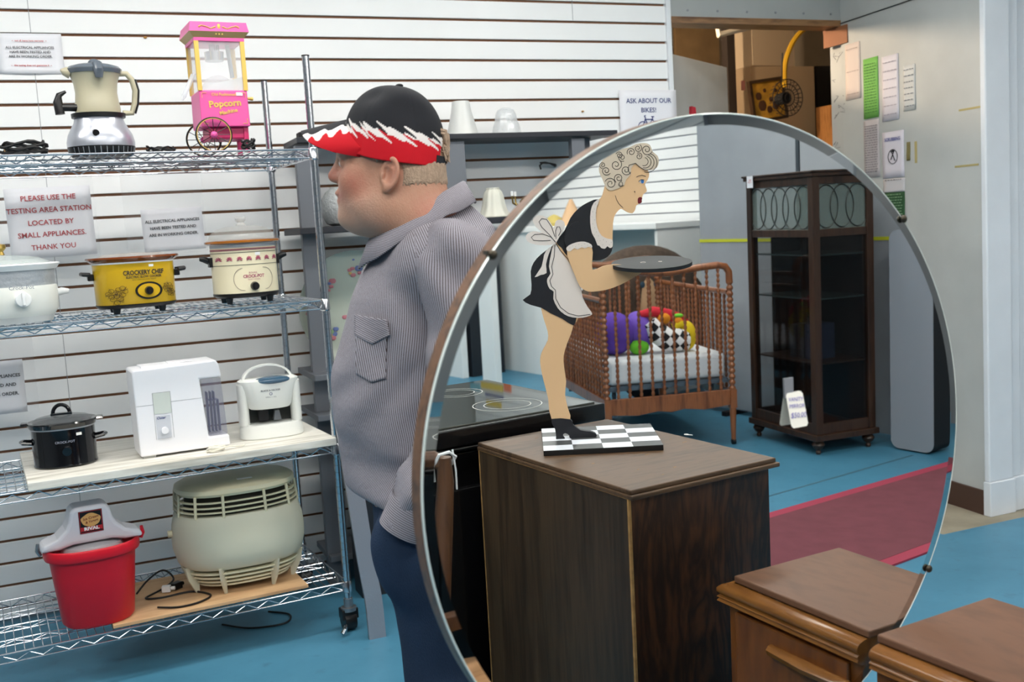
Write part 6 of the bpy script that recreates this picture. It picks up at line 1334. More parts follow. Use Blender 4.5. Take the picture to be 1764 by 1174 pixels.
def s_ell(X, Y, Z, c, r):
    x, y, z = (X-c[0])/r[0], (Y-c[1])/r[1], (Z-c[2])/r[2]; k0 = np.sqrt(x*x+y*y+z*z)
    k1 = np.sqrt((x/r[0])**2+(y/r[1])**2+(z/r[2])**2)+1e-9; return k0*(k0-1)/k1
def s_cap(X, Y, Z, a, b, ra, rb):
    a = np.array(a, float); b = np.array(b, float); d = b-a; L = d@d
    t = np.clip(((X-a[0])*d[0]+(Y-a[1])*d[1]+(Z-a[2])*d[2])/L, 0, 1)
    return np.sqrt((X-a[0]-t*d[0])**2+(Y-a[1]-t*d[1])**2+(Z-a[2]-t*d[2])**2)-(ra+(rb-ra)*t)
def gridax(a, b, h): return np.arange(a, b+h, h)
def field(xs, ys, zs): return xs[:, None, None], ys[None, :, None], zs[None, None, :]
def mesh_np(name, P, F_, m, parent, attrs=None, label=None):
    me = bpy.data.meshes.new(name); me.vertices.add(len(P)); me.vertices.foreach_set('co', P.astype(np.float32).ravel())
    me.loops.add(F_.size); me.loops.foreach_set('vertex_index', F_.astype(np.int32).ravel())
    me.polygons.add(len(F_)); me.polygons.foreach_set('loop_start', np.arange(0, F_.size, 4, dtype=np.int32)); me.polygons.foreach_set('loop_total', np.full(len(F_), 4, np.int32))
    me.update(calc_edges=True); me.validate(); me.polygons.foreach_set('use_smooth', [True]*len(me.polygons)); me.materials.append(m)
    for k, v in (attrs or {}).items():
        if v.ndim == 1: a = me.attributes.new(k, 'FLOAT', 'POINT'); a.data.foreach_set('value', v.astype(np.float32))
        else: a = me.attributes.new(k, 'FLOAT_COLOR', 'POINT'); a.data.foreach_set('color', v.astype(np.float32).ravel())
    o = bpy.data.objects.new(name, me); COL.objects.link(o); o.parent = parent
    if label: o['label'] = label
    return o
nb = np.array([0.281, 0.960, 0]); nb /= np.linalg.norm(nb); na = np.array([nb[1], -nb[0], 0]); PM = np.array([0.608, 2.075, 0])
man = thing('person', 'older man in a black and red flame cap and striped shirt, left hand in pocket', 'person', PM, math.atan2(na[1], na[0]))
# local frame: x = picture right, y = away from the viewer, z up. He faces -x.
PHI = rad(9); A0_, B0_ = 0.014, 0.035
def head_xyz(X, Y):      # local -> head frame (x forward, y to his left)
    a, b = X-A0_, Y-B0_
    return -a*math.cos(PHI)+b*math.sin(PHI), -a*math.sin(PHI)-b*math.cos(PHI)
def head_to_local(x, y, z): return (A0_-x*math.cos(PHI)-y*math.sin(PHI), B0_+x*math.sin(PHI)-y*math.cos(PHI), z)
def sdf_head(X, Y, Z):
    x, y = head_xyz(X, Y); z = Z+0*x; x = x+0*z; y = y+0*z
    d = s_ell(x, y, z, (-0.002, 0, 1.572), (0.100, 0.078, 0.092))
    d = smin(d, s_ell(x, y, z, (0.048, 0, 1.515), (0.062, 0.062, 0.088)), 0.03)
    d = smin(d, s_ell(x, y, z, (0.060, 0, 1.470), (0.052, 0.050, 0.050)), 0.03)           # mouth block
    d = smin(d, s_ell(x, y, z, (0.094, 0, 1.438), (0.026, 0.028, 0.023)), 0.025)           # chin
    for s in (1, -1):
        d = smin(d, s_ell(x, y, z, (0.020, s*0.048, 1.452), (0.050, 0.028, 0.040)), 0.035) # jowl
        d = smin(d, s_ell(x, y, z, (0.066, s*0.034, 1.512), (0.033, 0.026, 0.028)), 0.025) # cheek
        d = smax(d, -s_ell(x, y, z, (0.108, s*0.031, 1.549), (0.018, 0.017, 0.011)), 0.016) # eye socket
        d = smin(d, s_ell(x, y, z, (0.090, s*0.031, 1.548), (0.013, 0.014, 0.012)), 0.004)
    d = smin(d, s_ell(x, y, z, (0.092, 0, 1.573), (0.018, 0.048, 0.013)), 0.02)            # brow
    d = smin(d, s_cap(x, y, z, (0.098, 0, 1.566), (0.1215, 0, 1.526), 0.009, 0.0135), 0.014)  # nose
    for s in (1, -1): d = smin(d, s_ell(x, y, z, (0.112, s*0.011, 1.520), (0.012, 0.008, 0.008)), 0.008)
    d = smin(d, s_ell(x, y, z, (0.110, 0, 1.490), (0.013, 0.024, 0.008)), 0.008)          # lips
    d = smin(d, s_ell(x, y, z, (0.107, 0, 1.474), (0.012, 0.022, 0.008)), 0.008)
    d = smax(d, -s_cap(x, y, z, (0.121, -0.026, 1.4815), (0.121, 0.026, 1.4815), 0.0032, 0.0032), 0.004)
    d = smin(d, s_ell(x, y, z, (-0.058, 0, 1.522), (0.045, 0.058, 0.055)), 0.03)            # nape
    # neck, thick and leaning forward
    d = smin(d, s_cap(x, y, z, (-0.020, 0, 1.50), (-0.070, 0, 1.375), 0.068, 0.082), 0.035)
    d = smin(d, s_ell(x, y, z, (0.035, 0, 1.425), (0.055, 0.046, 0.030)), 0.03)             # double chin
    for s in (1, -1):                                                                      # cheek fold, crease under the jaw, lines at the eye
        yy = s*y
        d = smax(d, -s_cap(x, yy, z, (0.104, 0.024, 1.512), (0.084, 0.046, 1.466), 0.0022, 0.0016), 0.007)
        for k in (-1, 0, 1): d = smax(d, -s_cap(x, yy, z, (0.078, 0.056, 1.550+0.003*k), (0.062, 0.068, 1.550+0.009*k), 0.0010, 0.0006), 0.003)
    for k in range(2): d = smax(d, -s_cap(x, y, z, (-0.088, 0.03, 1.478-0.022*k), (-0.10, -0.03, 1.478-0.022*k), 0.002, 0.002), 0.006)
    for s in (1, -1):                                                                      # ears
        yy = s*y; et = rad(-12); ex0, ez0 = x+0.006, z-1.520
        ex_ = ex0*math.cos(et)-ez0*math.sin(et); ez = ex0*math.sin(et)+ez0*math.cos(et)
        rr = np.sqrt((ex_/0.0185)**2+((ez)/(0.031))**2); t = yy-(0.0785-0.42*ex_)
        t = yy-(0.0815-0.50*ex_)
        e = s_ell(ex_, t, ez, (0, 0, 0), (0.0205, 0.0070, 0.0325)); rim = np.sqrt(((rr-0.88)*0.020)**2+(t-0.004)**2)-0.0042; e = smin(e, rim, 0.003)
        e = smax(e, -s_ell(ex_, t, ez, (0.0045, 0.0075, -0.003), (0.0095, 0.0085, 0.0165)), 0.003); e = smax(e, -s_ell(ex_, t, ez, (0.000, 0.0075, 0.016), (0.0085, 0.0050, 0.0065)), 0.003)
        lobe = s_ell(ex_, t, ez, (0.003, 0.001, -0.030), (0.0095, 0.0060, 0.010)); trag = s_ell(ex_, t, ez, (0.0155, 0.002, -0.005), (0.005, 0.006, 0.007)); e = smin(e, smin(lobe, trag, 0.003), 0.004); d = smin(d, e, 0.004)
    return d
def interp(z, T, k): zz = [t[0] for t in T]; return np.interp(z, zz, [t[k] for t in T])
TOR = [(0.74, -0.075, 0.150, 0.150), (0.84, -0.092, 0.175, 0.165), (0.87, -0.112, 0.180, 0.170), (0.96, -0.138, 0.190, 0.175), (1.06, -0.146, 0.200, 0.178), (1.13, -0.136, 0.210, 0.178), (1.20, -0.112, 0.220, 0.180), (1.27, -0.086, 0.228, 0.182), (1.33, -0.056, 0.232, 0.180), (1.37, -0.030, 0.226, 0.165), (1.405, -0.005, 0.210, 0.135), (1.435, 0.020, 0.185, 0.095), (1.46, 0.04, 0.16, 0.06)]
CB = 0.085
def sdf_torso(X, Y, Z, g=0.0):
    zz = Z+0*X+0*Y; f = interp(zz, TOR, 1); bk = interp(zz, TOR, 2); w = interp(zz, TOR, 3)
    ca = (f+bk)/2; ra = (bk-f)/2+g; w = w+g
    q = (np.abs((X-ca)/ra)**2.25+np.abs((Y-CB)/w)**2.25)**(1/2.25)
    return (q-1)*np.minimum(ra, w)*0.9
SHL, ELL, WRL = (0.125, -0.095, 1.352), (0.118, -0.135, 1.045), (-0.012, -0.105, 0.828)
SHR, ELR, WRR = (0.105, 0.26, 1.36), (0.13, 0.31, 1.05), (0.095, 0.29, 0.80)
def sdf_body(X, Y, Z):
    d = smax(sdf_torso(X, Y, Z, -0.012), (Z+0*X+0*Y)-1.45, 0.02); d = smax(d, 0.70-(Z+0*X+0*Y), 0.02)
    for S_, E_, W_ in ((SHL, ELL, WRL), (SHR, ELR, WRR)):
        d = smin(d, s_cap(X, Y, Z, S_, E_, 0.050, 0.040), 0.03); d = smin(d, s_cap(X, Y, Z, E_, W_, 0.040, 0.029), 0.015)
        hd_ = np.array(W_)+np.array((0.016, 0.045 if S_ is SHL else -0.002, -0.055))
        d = smin(d, s_ell(X, Y, Z, hd_, (0.040, 0.018, 0.045)), 0.015)                      # palm, inside the pocket
        for i, (dx_, L_) in enumerate(((-0.030, 0.060), (-0.010, 0.072), (0.010, 0.070), (0.028, 0.055))):
            tip = hd_+np.array((dx_*1.2-0.012, 0, -0.03-L_)); d = smin(d, s_cap(X, Y, Z, hd_+np.array((dx_, 0, -0.03)), tip, 0.0095, 0.008), 0.003)
        d = smin(d, s_cap(X, Y, Z, hd_+np.array((-0.03, 0, 0.015)), hd_+np.array((-0.066, 0, -0.030)), 0.011, 0.009), 0.006)
    return smin(d, sdf_head(X, Y, Z), 0.03)
xs, ys = gridax(-0.20, 0.27, 0.0036), gridax(-0.20, 0.38, 0.0036)
zs = np.concatenate([np.arange(0.60, 1.38, 0.009), np.arange(1.38, 1.70, 0.0027)])
# fine grid for the head columns only where needed: refine x,y near the head
xs = np.concatenate([np.arange(-0.22, -0.15, 0.008), np.arange(-0.15, 0.16, 0.0026), np.arange(0.16, 0.30, 0.008)])
ys = np.concatenate([np.arange(-0.22, -0.07, 0.006), np.arange(-0.07, 0.135, 0.0026), np.arange(0.135, 0.38, 0.009)])
V = sdf_body(*field(xs, ys, zs)); P, F_ = surfnets(xs, ys, zs, V); del V
hx_, hy_ = head_xyz(P[:, 0], P[:, 1]); hz_ = P[:, 2]
def sstep(a, b, x): t = np.clip((x-a)/(b-a), 0, 1); return t*t*(3-2*t)
base = np.array([s2l(c/255) for c in (188, 142, 118)]); redd = np.array([s2l(c/255) for c in (178, 106, 88)]); pale = np.array([s2l(c/255) for c in (205, 168, 140)])
w1 = np.exp(-(((hx_-0.075)/0.035)**2+((hz_-1.505)/0.035)**2))*0.7 + np.exp(-(((hx_-0.125)/0.02)**2+((hz_-1.53)/0.02)**2))*0.8 + np.exp(-(((hx_+0.012)/0.022)**2+((hz_-1.518)/0.038)**2+((np.abs(hy_)-0.088)/0.02)**2))*0.5
w1 = np.clip(w1 + 0.55*sstep(-0.02, -0.08, hx_)*sstep(1.50, 1.44, hz_), 0, 1)
nz = np.sin(hx_*310+hz_*170)*np.sin(hz_*260-hy_*190); w1 = np.clip(w1+0.08*nz, 0, 1)
colr = base*(1-w1[:, None])+redd*w1[:, None]
lips = np.exp(-(((hx_-0.11)/0.014)**2+((hz_-1.482)/0.011)**2))[:, None]*0.6; colr = colr*(1-lips)+np.array([s2l(c/255) for c in (165, 95, 88)])*lips
stub = (sstep(1.49, 1.46, hz_)*sstep(0.0, 0.05, hx_)*0.25)[:, None]; colr = colr*(1-stub)+np.array([s2l(c/255) for c in (165, 150, 140)])*stub
def attr_mat(name, rough, bump=0.0, bscale=300, sss=0.0, attr='Col'):
    m = bpy.data.materials.new(name); m.use_nodes = True; nt = m.node_tree; b = nt.nodes['Principled BSDF']
    a = nt.nodes.new('ShaderNodeAttribute'); a.attribute_name = attr; nt.links.new(a.outputs['Color'], b.inputs['Base Color']); b.inputs['Roughness'].default_value = rough
    if sss: b.inputs['Subsurface Weight'].default_value = sss; b.inputs['Subsurface Radius'].default_value = (0.012, 0.005, 0.003); b.inputs['Subsurface Scale'].default_value = 0.6
    if bump:
        tc = nt.nodes.new('ShaderNodeTexCoord'); n = nt.nodes.new('ShaderNodeTexNoise'); n.inputs['Scale'].default_value = bscale; nt.links.new(tc.outputs['Object'], n.inputs['Vector'])
        bp = nt.nodes.new('ShaderNodeBump'); bp.inputs['Strength'].default_value = bump; bp.inputs['Distance'].default_value = 0.002; nt.links.new(n.outputs[0], bp.inputs['Height']); nt.links.new(bp.outputs[0], b.inputs['Normal'])
    return m
mesh_np('body', P, F_, attr_mat('skin', 0.48, 0.35, 260, 0.12), man, {'Col': np.concatenate([colr, np.ones((len(P), 1))], 1)})
# eyes
for s in (1, -1):
    e = MB(); c = head_to_local(0.0975, s*0.031, 1.548); e.sph(c, 0.0075, 8); eo = e.build('eye', mat('eye_sclera', 'd8d2cc', 0.2), man)
    c2 = head_to_local(0.1015, s*0.031, 1.548); MB().sph(c2, 0.0042, 6).build('iris', mat('eye_iris', '35424c', 0.2), eo)
# hair: short grey fringe as a thin shell on the head, below the cap line, behind and above the ear
CPT = rad(11.0)   # the cap is tipped: front up
def capz(x): return 1.5555+math.tan(CPT)*(x-0.0)       # height of the cap's lower edge over head x
def sdf_hair(X, Y, Z):
    x, y = head_xyz(X, Y); z = Z+0*x; x = x+0*z; y = y+0*z
    n = 0.0012*np.sin(x*420+z*90)*np.sin(z*260+y*310)
    d = sdf_head(X, Y, Z)-0.0018+n*0.5
    low = 1.494+0.006*np.sin(x*900+y*500)*np.sin(y*700)+0.05*sstep(-0.030, 0.015, x)+0.030*sstep(0.02, 0.05, x)
    d = smax(d, low-z, 0.006); d = np.maximum(d, z-(1.566+math.tan(CPT)*x)); d = smax(d, x-0.048-0.25*(z-1.56), 0.006)
    ear = s_ell(x, np.abs(y), z, (-0.006, 0.085, 1.517), (0.026, 0.03, 0.042)); return smax(d, -ear, 0.004)
xs, ys, zs = gridax(-0.10, 0.17, 0.0024), gridax(-0.08, 0.15, 0.0024), gridax(1.48, 1.60, 0.0024)
V = sdf_hair(*field(xs, ys, zs)); Ph, Fh = surfnets(xs, ys, zs, V)
mesh_np('hair', Ph, Fh, mat('grey_hair', 'b59c86', 0.85, bump=0.8, bscale=500, var=0.22, vscale=220, stretch=(1, 1, 0.6)), man, label='short grey hair below the cap')
tf = MB()
for i in range(70):
    a = random.uniform(-0.5, 0.5); z = random.uniform(1.555, 1.600); x = -0.104-0.012*random.random(); y = 0.030*math.sin(a)*1.6
    p = head_to_local(-0.090, y*0.7, z+0.008); q = head_to_local(x, y, z); r_ = head_to_local(x-0.002, y, z-0.018)
    tf.tube([p, q, r_], [0.005, 0.0045, 0.001], 5)
tf.build('hair_tuft', MATS['grey_hair'], man, label='grey hair tuft showing through the cap opening')
# ---- cap: crown as a fine shell in the tipped cap frame
CC = (-0.004, 1.560)                       # cap frame origin (head x, z)
def cap_to_local(u, v, w):                  # u forward, v left, w up in the cap frame
    x = CC[0]+u*math.cos(CPT)-w*math.sin(CPT); z = CC[1]+u*math.sin(CPT)+w*math.cos(CPT); return head_to_local(x, v, z)
RU, RV, RW = 0.107, 0.088, 0.139
BLK = np.array([s2l(c/255) for c in (36, 37, 42)]); RED = np.array([s2l(c/255) for c in (196, 22, 36)]); WHT = np.array([s2l(c/255) for c in (232, 226, 224)])
def flame(s, h, amp=0.010, lam=0.040):
    """s along the band (from the front backwards), h height: leaning tongues of flame, red inside white inside black"""
    return amp*(0.5+0.5*np.sin(2*PI*(s+2.6*h)/lam))**1.4+0.3*amp*np.sin(2*PI*(s+1.6*h)/(lam*0.37))
def cap_color(s, h, top, band):
    e_white = band+flame(s, h, 0.013, 0.048); e_red = band-0.015+flame(s+0.020, h, 0.014, 0.040)
    c = np.where((h < e_red)[:, None], RED, np.where((h < e_white)[:, None], WHT, BLK)); return c
nu, nv = 420, 110
TH_ = np.linspace(-PI, PI, nu, endpoint=False); EL = np.linspace(0, PI/2*0.998, nv)
A_, B_ = np.meshgrid(TH_, EL, indexing='ij')
pe = 0.86
cu_ = np.cos(B_)**pe; rise = np.sin(B_)**0.95
seam = 1-0.010*np.exp(-((((A_+PI/6) % (PI/3))-PI/6)/0.035)**2)*np.cos(B_)
U = RU*cu_*np.cos(A_)*seam; Vv = RV*cu_*np.sin(A_)*seam; Wv = RW*rise
U = U + 0.006*np.sin(B_)**2                                  # crown leans back a little
fr = np.cos(A_) > 0
U = U + np.where(fr, 0.006*np.cos(A_)*np.sin(2*B_), 0)
dent = 0.005*np.exp(-(((A_-0.9)/0.35)**2+((B_-0.95)/0.22)**2)) + 0.004*np.exp(-(((A_-2.0)/0.4)**2+((B_-0.7)/0.2)**2)); U -= dent*np.cos(A_); Vv -= dent*np.sin(A_); Wv -= dent
Wv = Wv - 0.018*(1-rise)*np.sin(A_)**2*0.9 - 0.012*(1-rise)*(np.cos(A_) < 0)*np.cos(A_)**2       # side and back dip
L3 = np.array(cap_to_local(U, Vv, Wv)).reshape(3, -1).T
sarc = np.abs(A_).ravel()*0.100; harc = (Wv+0.018*(1-rise)*np.sin(A_)**2*0.9).ravel()
ca2 = np.cos(A_).ravel(); cc_ = cap_color(sarc, harc, 0, 0.050-np.where(ca2 > 0, 0.004, 0.014)*ca2**2)
# keep only outside the back opening
idxg = np.arange(nu*nv).reshape(nu, nv)
Fq = []
open_ = (np.abs(np.abs(A_)-PI) < 0.42) & (Wv < 0.048*(1-((PI-np.abs(A_))/0.42)**2)**0.5*1.0+0.001) if False else (np.abs(np.abs(A_)-PI) < 0.40) & (Wv < 0.046*np.sqrt(np.clip(1-((PI-np.abs(A_))/0.40)**2, 0, 1)))
i0 = np.arange(nu); i1 = (i0+1) % nu
q = np.stack([idxg[i0][:, :-1], idxg[i1][:, :-1], idxg[i1][:, 1:], idxg[i0][:, 1:]], -1).reshape(-1, 4)
keep = ~(open_.ravel()[q].any(1)); q = q[keep]
co_ = np.concatenate([cc_, np.ones((len(L3), 1))], 1)
mcap = attr_mat('cap_cloth', 0.85, 0.25, 900); mcap.node_tree.nodes['Principled BSDF'].inputs['Specular IOR Level'].default_value = 0.25
cap = mesh_np('cap', L3, q, mcap, man, {'Col': co_}, label='black and red cap with white flames')
md = cap.modifiers.new('solid', 'SOLIDIFY'); md.thickness = 0.0022; md.offset = -1
MB().sph(cap_to_local(0.006, 0, RW+0.001), (0.008, 0.008, 0.004), 8).build('cap_button', mat('cap_black', '24252a', 0.8), cap)
# brim
nt_, nr_ = 160, 70
T2 = np.linspace(-1.0, 1.0, nt_); R2 = np.linspace(0, 1, nr_); T_, R_2 = np.meshgrid(T2, R2, indexing='ij')
ang = T_*rad(58); ib_u, ib_v = RU*np.cos(ang)*0.985, RV*np.sin(ang)*0.99
ext = 0.088*np.clip(1-np.abs(T_)**7, 0, 1)**0.5
ub = ib_u+ext*R_2; vb = ib_v*(1-0.10*R_2)
sv2 = (np.sin(ang)/math.sin(rad(58)))**2
wbm = 0.056-0.053*sv2*(1-R_2)-(0.034+0.036*sv2)*R_2
PB = np.array(cap_to_local(ub, vb, wbm)).reshape(3, -1).T
sv_ = (np.abs(vb)).ravel(); rr_ = R_2.ravel(); hz2 = (sv_-0.040)
fl_ = 0.007*(0.5+0.5*np.sin(2*PI*(rr_*0.09-1.1*sv_)/0.036))**1.5; fl2 = 0.010*(0.5+0.5*np.sin(2*PI*(rr_*0.09-1.1*sv_+0.01)/0.030))**1.5
cb_ = np.where((sv_ > 0.053-fl2)[:, None], RED, np.where((sv_ > 0.039-fl_)[:, None], WHT, BLK))
ig = np.arange(nt_*nr_).reshape(nt_, nr_); qb = np.stack([ig[:-1, :-1], ig[1:, :-1], ig[1:, 1:], ig[:-1, 1:]], -1).reshape(-1, 4)
brim = mesh_np('cap_brim', PB, qb, mcap, cap, {'Col': np.concatenate([cb_, np.ones((len(PB), 1))], 1)})
md = brim.modifiers.new('solid', 'SOLIDIFY'); md.thickness = 0.003; md.offset = -1
b = MB(); rs = []
for k in range(13):
    a = PI-0.52+1.04*k/12; c0 = cap_to_local(RU*1.005*math.cos(a), RV*1.005*math.sin(a), -0.011-0.014*math.sin(a)**2*0); c1 = cap_to_local(RU*1.005*math.cos(a), RV*1.005*math.sin(a), 0.010)
    d0 = cap_to_local(RU*0.98*math.cos(a), RV*0.98*math.sin(a), 0.010); d1 = cap_to_local(RU*0.98*math.cos(a), RV*0.98*math.sin(a), -0.011)
    rs.append([c0, c1, d0, d1])
b.rings(rs).build('cap_strap', mat('cap_black', '24252a', 0.8), cap)

# ---- shirt
def stripe_mat():
    m = bpy.data.materials.new('hickory_stripe'); m.use_nodes = True; nt = m.node_tree; b = nt.nodes['Principled BSDF']
    a = nt.nodes.new('ShaderNodeAttribute'); a.attribute_name = 'su'
    mu = nt.nodes.new('ShaderNodeMath'); mu.operation = 'MULTIPLY'; mu.inputs[1].default_value = 1/0.0043; nt.links.new(a.outputs['Fac'], mu.inputs[0])
    pp = nt.nodes.new('ShaderNodeMath'); pp.operation = 'PINGPONG'; pp.inputs[1].default_value = 0.5; nt.links.new(mu.outputs[0], pp.inputs[0])
    r = nt.nodes.new('ShaderNodeValToRGB'); r.color_ramp.elements[0].position = 0.10; r.color_ramp.elements[1].position = 0.22
    r.color_ramp.elements[0].color = hx('5c5254'); r.color_ramp.elements[1].color = hx('a9a6b0'); nt.links.new(pp.outputs[0], r.inputs[0])
    tc = nt.nodes.new('ShaderNodeTexCoord'); n = nt.nodes.new('ShaderNodeTexNoise'); n.inputs['Scale'].default_value = 7; n.inputs['Detail'].default_value = 4; nt.links.new(tc.outputs['Object'], n.inputs['Vector'])
    mx = nt.nodes.new('ShaderNodeMixRGB'); mx.blend_type = 'MULTIPLY'; mx.inputs[0].default_value = 0.25; nt.links.new(r.outputs[0], mx.inputs[1]); nt.links.new(n.outputs[0], mx.inputs[2]); nt.links.new(mx.outputs[0], b.inputs['Base Color'])
    b.inputs['Roughness'].default_value = 0.9; b.inputs['Specular IOR Level'].default_value = 0.2
    n2 = nt.nodes.new('ShaderNodeTexNoise'); n2.inputs['Scale'].default_value = 45; n2.inputs['Detail'].default_value = 4; n2.inputs['Distortion'].default_value = 1.2; nt.links.new(tc.outputs['Object'], n2.inputs['Vector'])
    bp = nt.nodes.new('ShaderNodeBump'); bp.inputs['Strength'].default_value = 0.35; bp.inputs['Distance'].default_value = 0.004; nt.links.new(n2.outputs[0], bp.inputs['Height']); nt.links.new(bp.outputs[0], b.inputs['Normal']); return m
MS = stripe_mat()
def ridge(t): return 1-np.abs(np.mod(t, 2.0)-1)*2      # sharp-ish folds
def folds(X, Y, Z):
    zz = Z+0*X+0*Y; xx = X+0*zz; yy = Y+0*zz
    lower = sstep(1.02, 0.92, zz); mid = np.exp(-((zz-1.20)/0.09)**2)
    f = 0.0050*np.sin(26*zz+9*xx+1.2*np.sin(9*xx+4*yy))*lower*1.5
    f += 0.0045*np.sin(34*(xx*0.75+zz*0.65)+1.5*np.sin(14*xx))*mid*sstep(-0.12, 0.0, xx)
    f += 0.0022*np.sin(60*(xx-zz*0.5)+2*np.sin(20*zz))*0.7
    f *= 1.35
    f += 0.0050*np.exp(-((zz-0.955+0.25*(xx))/0.02)**2)*np.sin(12*xx+1)
    return f
def sdf_shirt(X, Y, Z):
    zz = Z+0*X+0*Y
    d = sdf_torso(X, Y, Z, 0.006)-folds(X, Y, Z)
    d = smin(d, s_ell(X, Y, Z, (0.10, -0.070, 1.345), (0.085, 0.075, 0.072)), 0.05); d = smin(d, s_ell(X, Y, Z, (0.10, 0.24, 1.345), (0.085, 0.075, 0.072)), 0.05)
    d = smax(d, zz-1.425-0.30*(X-0.07), 0.015)
    hem = 0.868-0.30*(X+0.11)*(X < 0.06)-0.051*(X >= 0.06)
    d = smax(d, hem+0.004*np.sin(40*X+0*zz)-zz, 0.01)
    return d
xs, ys, zs = gridax(-0.19, 0.28, 0.0048), gridax(-0.20, 0.36, 0.0048), gridax(0.78, 1.50, 0.0048)
V = sdf_shirt(*field(xs, ys, zs)); Ps, Fs = surfnets(xs, ys, zs, V)
an = np.arctan2(Ps[:, 1]-CB, -(Ps[:, 0]-0.03)); su = an*0.185+0.010*np.sin(Ps[:, 2]*16+Ps[:, 0]*6)+0.35*(Ps[:, 2]-1.0)*sstep(1.02, 0.88, Ps[:, 2])*1.4
tl = sstep(1.27, 1.31, Ps[:, 2])*sstep(0.0, 0.05, Ps[:, 0]-0.02); su = np.where(tl > 0.5, Ps[:, 0]*0.93+0.30*Ps[:, 2], su)
shirt = mesh_np('shirt', Ps, Fs, MS, man, {'su': su}, label='grey and brown pinstriped work shirt')
def sleeve(S_, E_, W_, side):
    S_, E_, W_ = map(np.array, (S_, E_, W_)); lo_ = np.minimum(np.minimum(S_, E_), W_)-0.11; hi = np.maximum(np.maximum(S_, E_), W_)+0.11
    xs, ys, zs = [gridax(lo_[k], hi[k], 0.0044) for k in range(3)]; X, Y, Z = field(xs, ys, zs)
    d = s_cap(X, Y, Z, S_+np.array((0, 0, -0.01)), E_, 0.079, 0.064); d = smin(d, s_cap(X, Y, Z, E_, W_+np.array((0.008, 0, 0.012)), 0.062, 0.051), 0.03)
    zz = Z+0*X+0*Y; xx = X+0*zz; yy = Y+0*zz
    f = 0.0042*np.sin(38*(zz+0.8*xx)+2*np.sin(16*xx+6*yy))+0.003*np.sin(75*(zz*0.7-xx*0.9)+1.5*np.sin(20*zz))*sstep(1.12, 0.98, zz)+0.003*np.sin(24*xx-18*zz+3*yy)
    d = d-f*1.3
    dw = (W_-E_)/np.linalg.norm(W_-E_); t = (xx-W_[0])*dw[0]+(yy-W_[1])*dw[1]+(zz-W_[2])*dw[2]
    d = smax(d, t-0.012, 0.008)
    return xs, ys, zs, d, t
for (S_, E_, W_, sd) in ((SHL, ELL, WRL, 1), (SHR, ELR, WRR, -1)):
    xs, ys, zs, V, tt_ = sleeve(S_, E_, W_, sd); Pq, Fq2 = surfnets(xs, ys, zs, V)
    S1, E1, W1 = map(np.array, (S_, E_, W_))
    def ring_u(P, a, b):
        d_ = (b-a)/np.linalg.norm(b-a); r = P-a; r = r-np.outer(r@d_, d_); ux = np.array([1.0, 0, 0]); ux -= d_*(ux@d_); ux /= np.linalg.norm(ux); uy = np.cross(d_, ux); return np.arctan2(r@uy, r@ux*-1 if False else r@ux)
    dw = (W1-E1)/np.linalg.norm(W1-E1); tE = (Pq-E1)@dw
    au = ring_u(Pq, S1, E1)*0.066; al = ring_u(Pq, E1, W1)*0.066; wgt = sstep(-0.03, 0.03, tE); su = au*(1-wgt)+al*wgt
    slv = mesh_np('sleeve', Pq, Fq2, MS, man, {'su': su})
    b = MB(); cen = W1-dw*0.012; uu = np.cross(dw, (0, 1, 0)); uu /= np.linalg.norm(uu); vv = np.cross(dw, uu); rs = []
    for (t_, r_) in ((-0.040, 0.0545), (-0.020, 0.0535), (0.0, 0.052), (0.026, 0.050), (0.028, 0.046), (0.0, 0.044)):
        rs.append([tuple(cen+dw*t_+(uu*math.cos(2*PI*j/40)+vv*math.sin(2*PI*j/40))*(r_*(1+0.03*math.sin(3*2*PI*j/40)))) for j in range(40)])
    b.rings(rs, caps=False); cf_ = b.build('cuff', MS, slv)
    a_ = cf_.data.attributes.new('su', 'FLOAT', 'POINT'); a_.data.foreach_set('value', [(v.co.x*dw[0]+v.co.y*dw[1]+v.co.z*dw[2]) for v in cf_.data.vertices])
# collar: stand and turned-down fall with points
def ringc(th, r0, r1, z0): return (0.066+r0*math.cos(th), 0.066+r1*math.sin(th), z0+0.046*math.cos(th))
b = MB(); n = 64; rows = []
for k, (g, dz) in enumerate(((0.0, -0.045), (0.0, 0.0), (0.004, 0.014), (0.010, 0.012), (0.024, -0.008), (0.046, -0.030))):
    row = []
    for j in range(n+1):
        th = -PI+0.12+(2*PI-0.24)*j/n; fr = max(0.0, -math.cos(th))     # front = -x
        p = ringc(th, 0.090+g*(1 if math.cos(th) < 0.3 else 0.6), 0.088+g*1.05, 1.441+dz-(0.030*fr if k == 5 else 0)); w = 0.003*math.sin(j*0.8+k)*(k > 3)
        row.append((p[0]+w, p[1]+(-0.02*fr if k == 5 else 0)*(1 if math.sin(th) < 0 else -1), p[2]+w))
    rows.append(row)
for r in rows: b.v += r
for i in range(len(rows)-1):
    for j in range(n): k = i*(n+1)+j; b.f.append([k, k+1, k+n+2, k+n+1]); b.mi.append(0)
col_ = b.build('collar', MS, shirt, ang=70, solid=0.0035)
a_ = col_.data.attributes.new('su', 'FLOAT', 'POINT'); a_.data.foreach_set('value', [v.co.x*0.8+v.co.z*0.9+v.co.y*0.3 for v in col_.data.vertices])
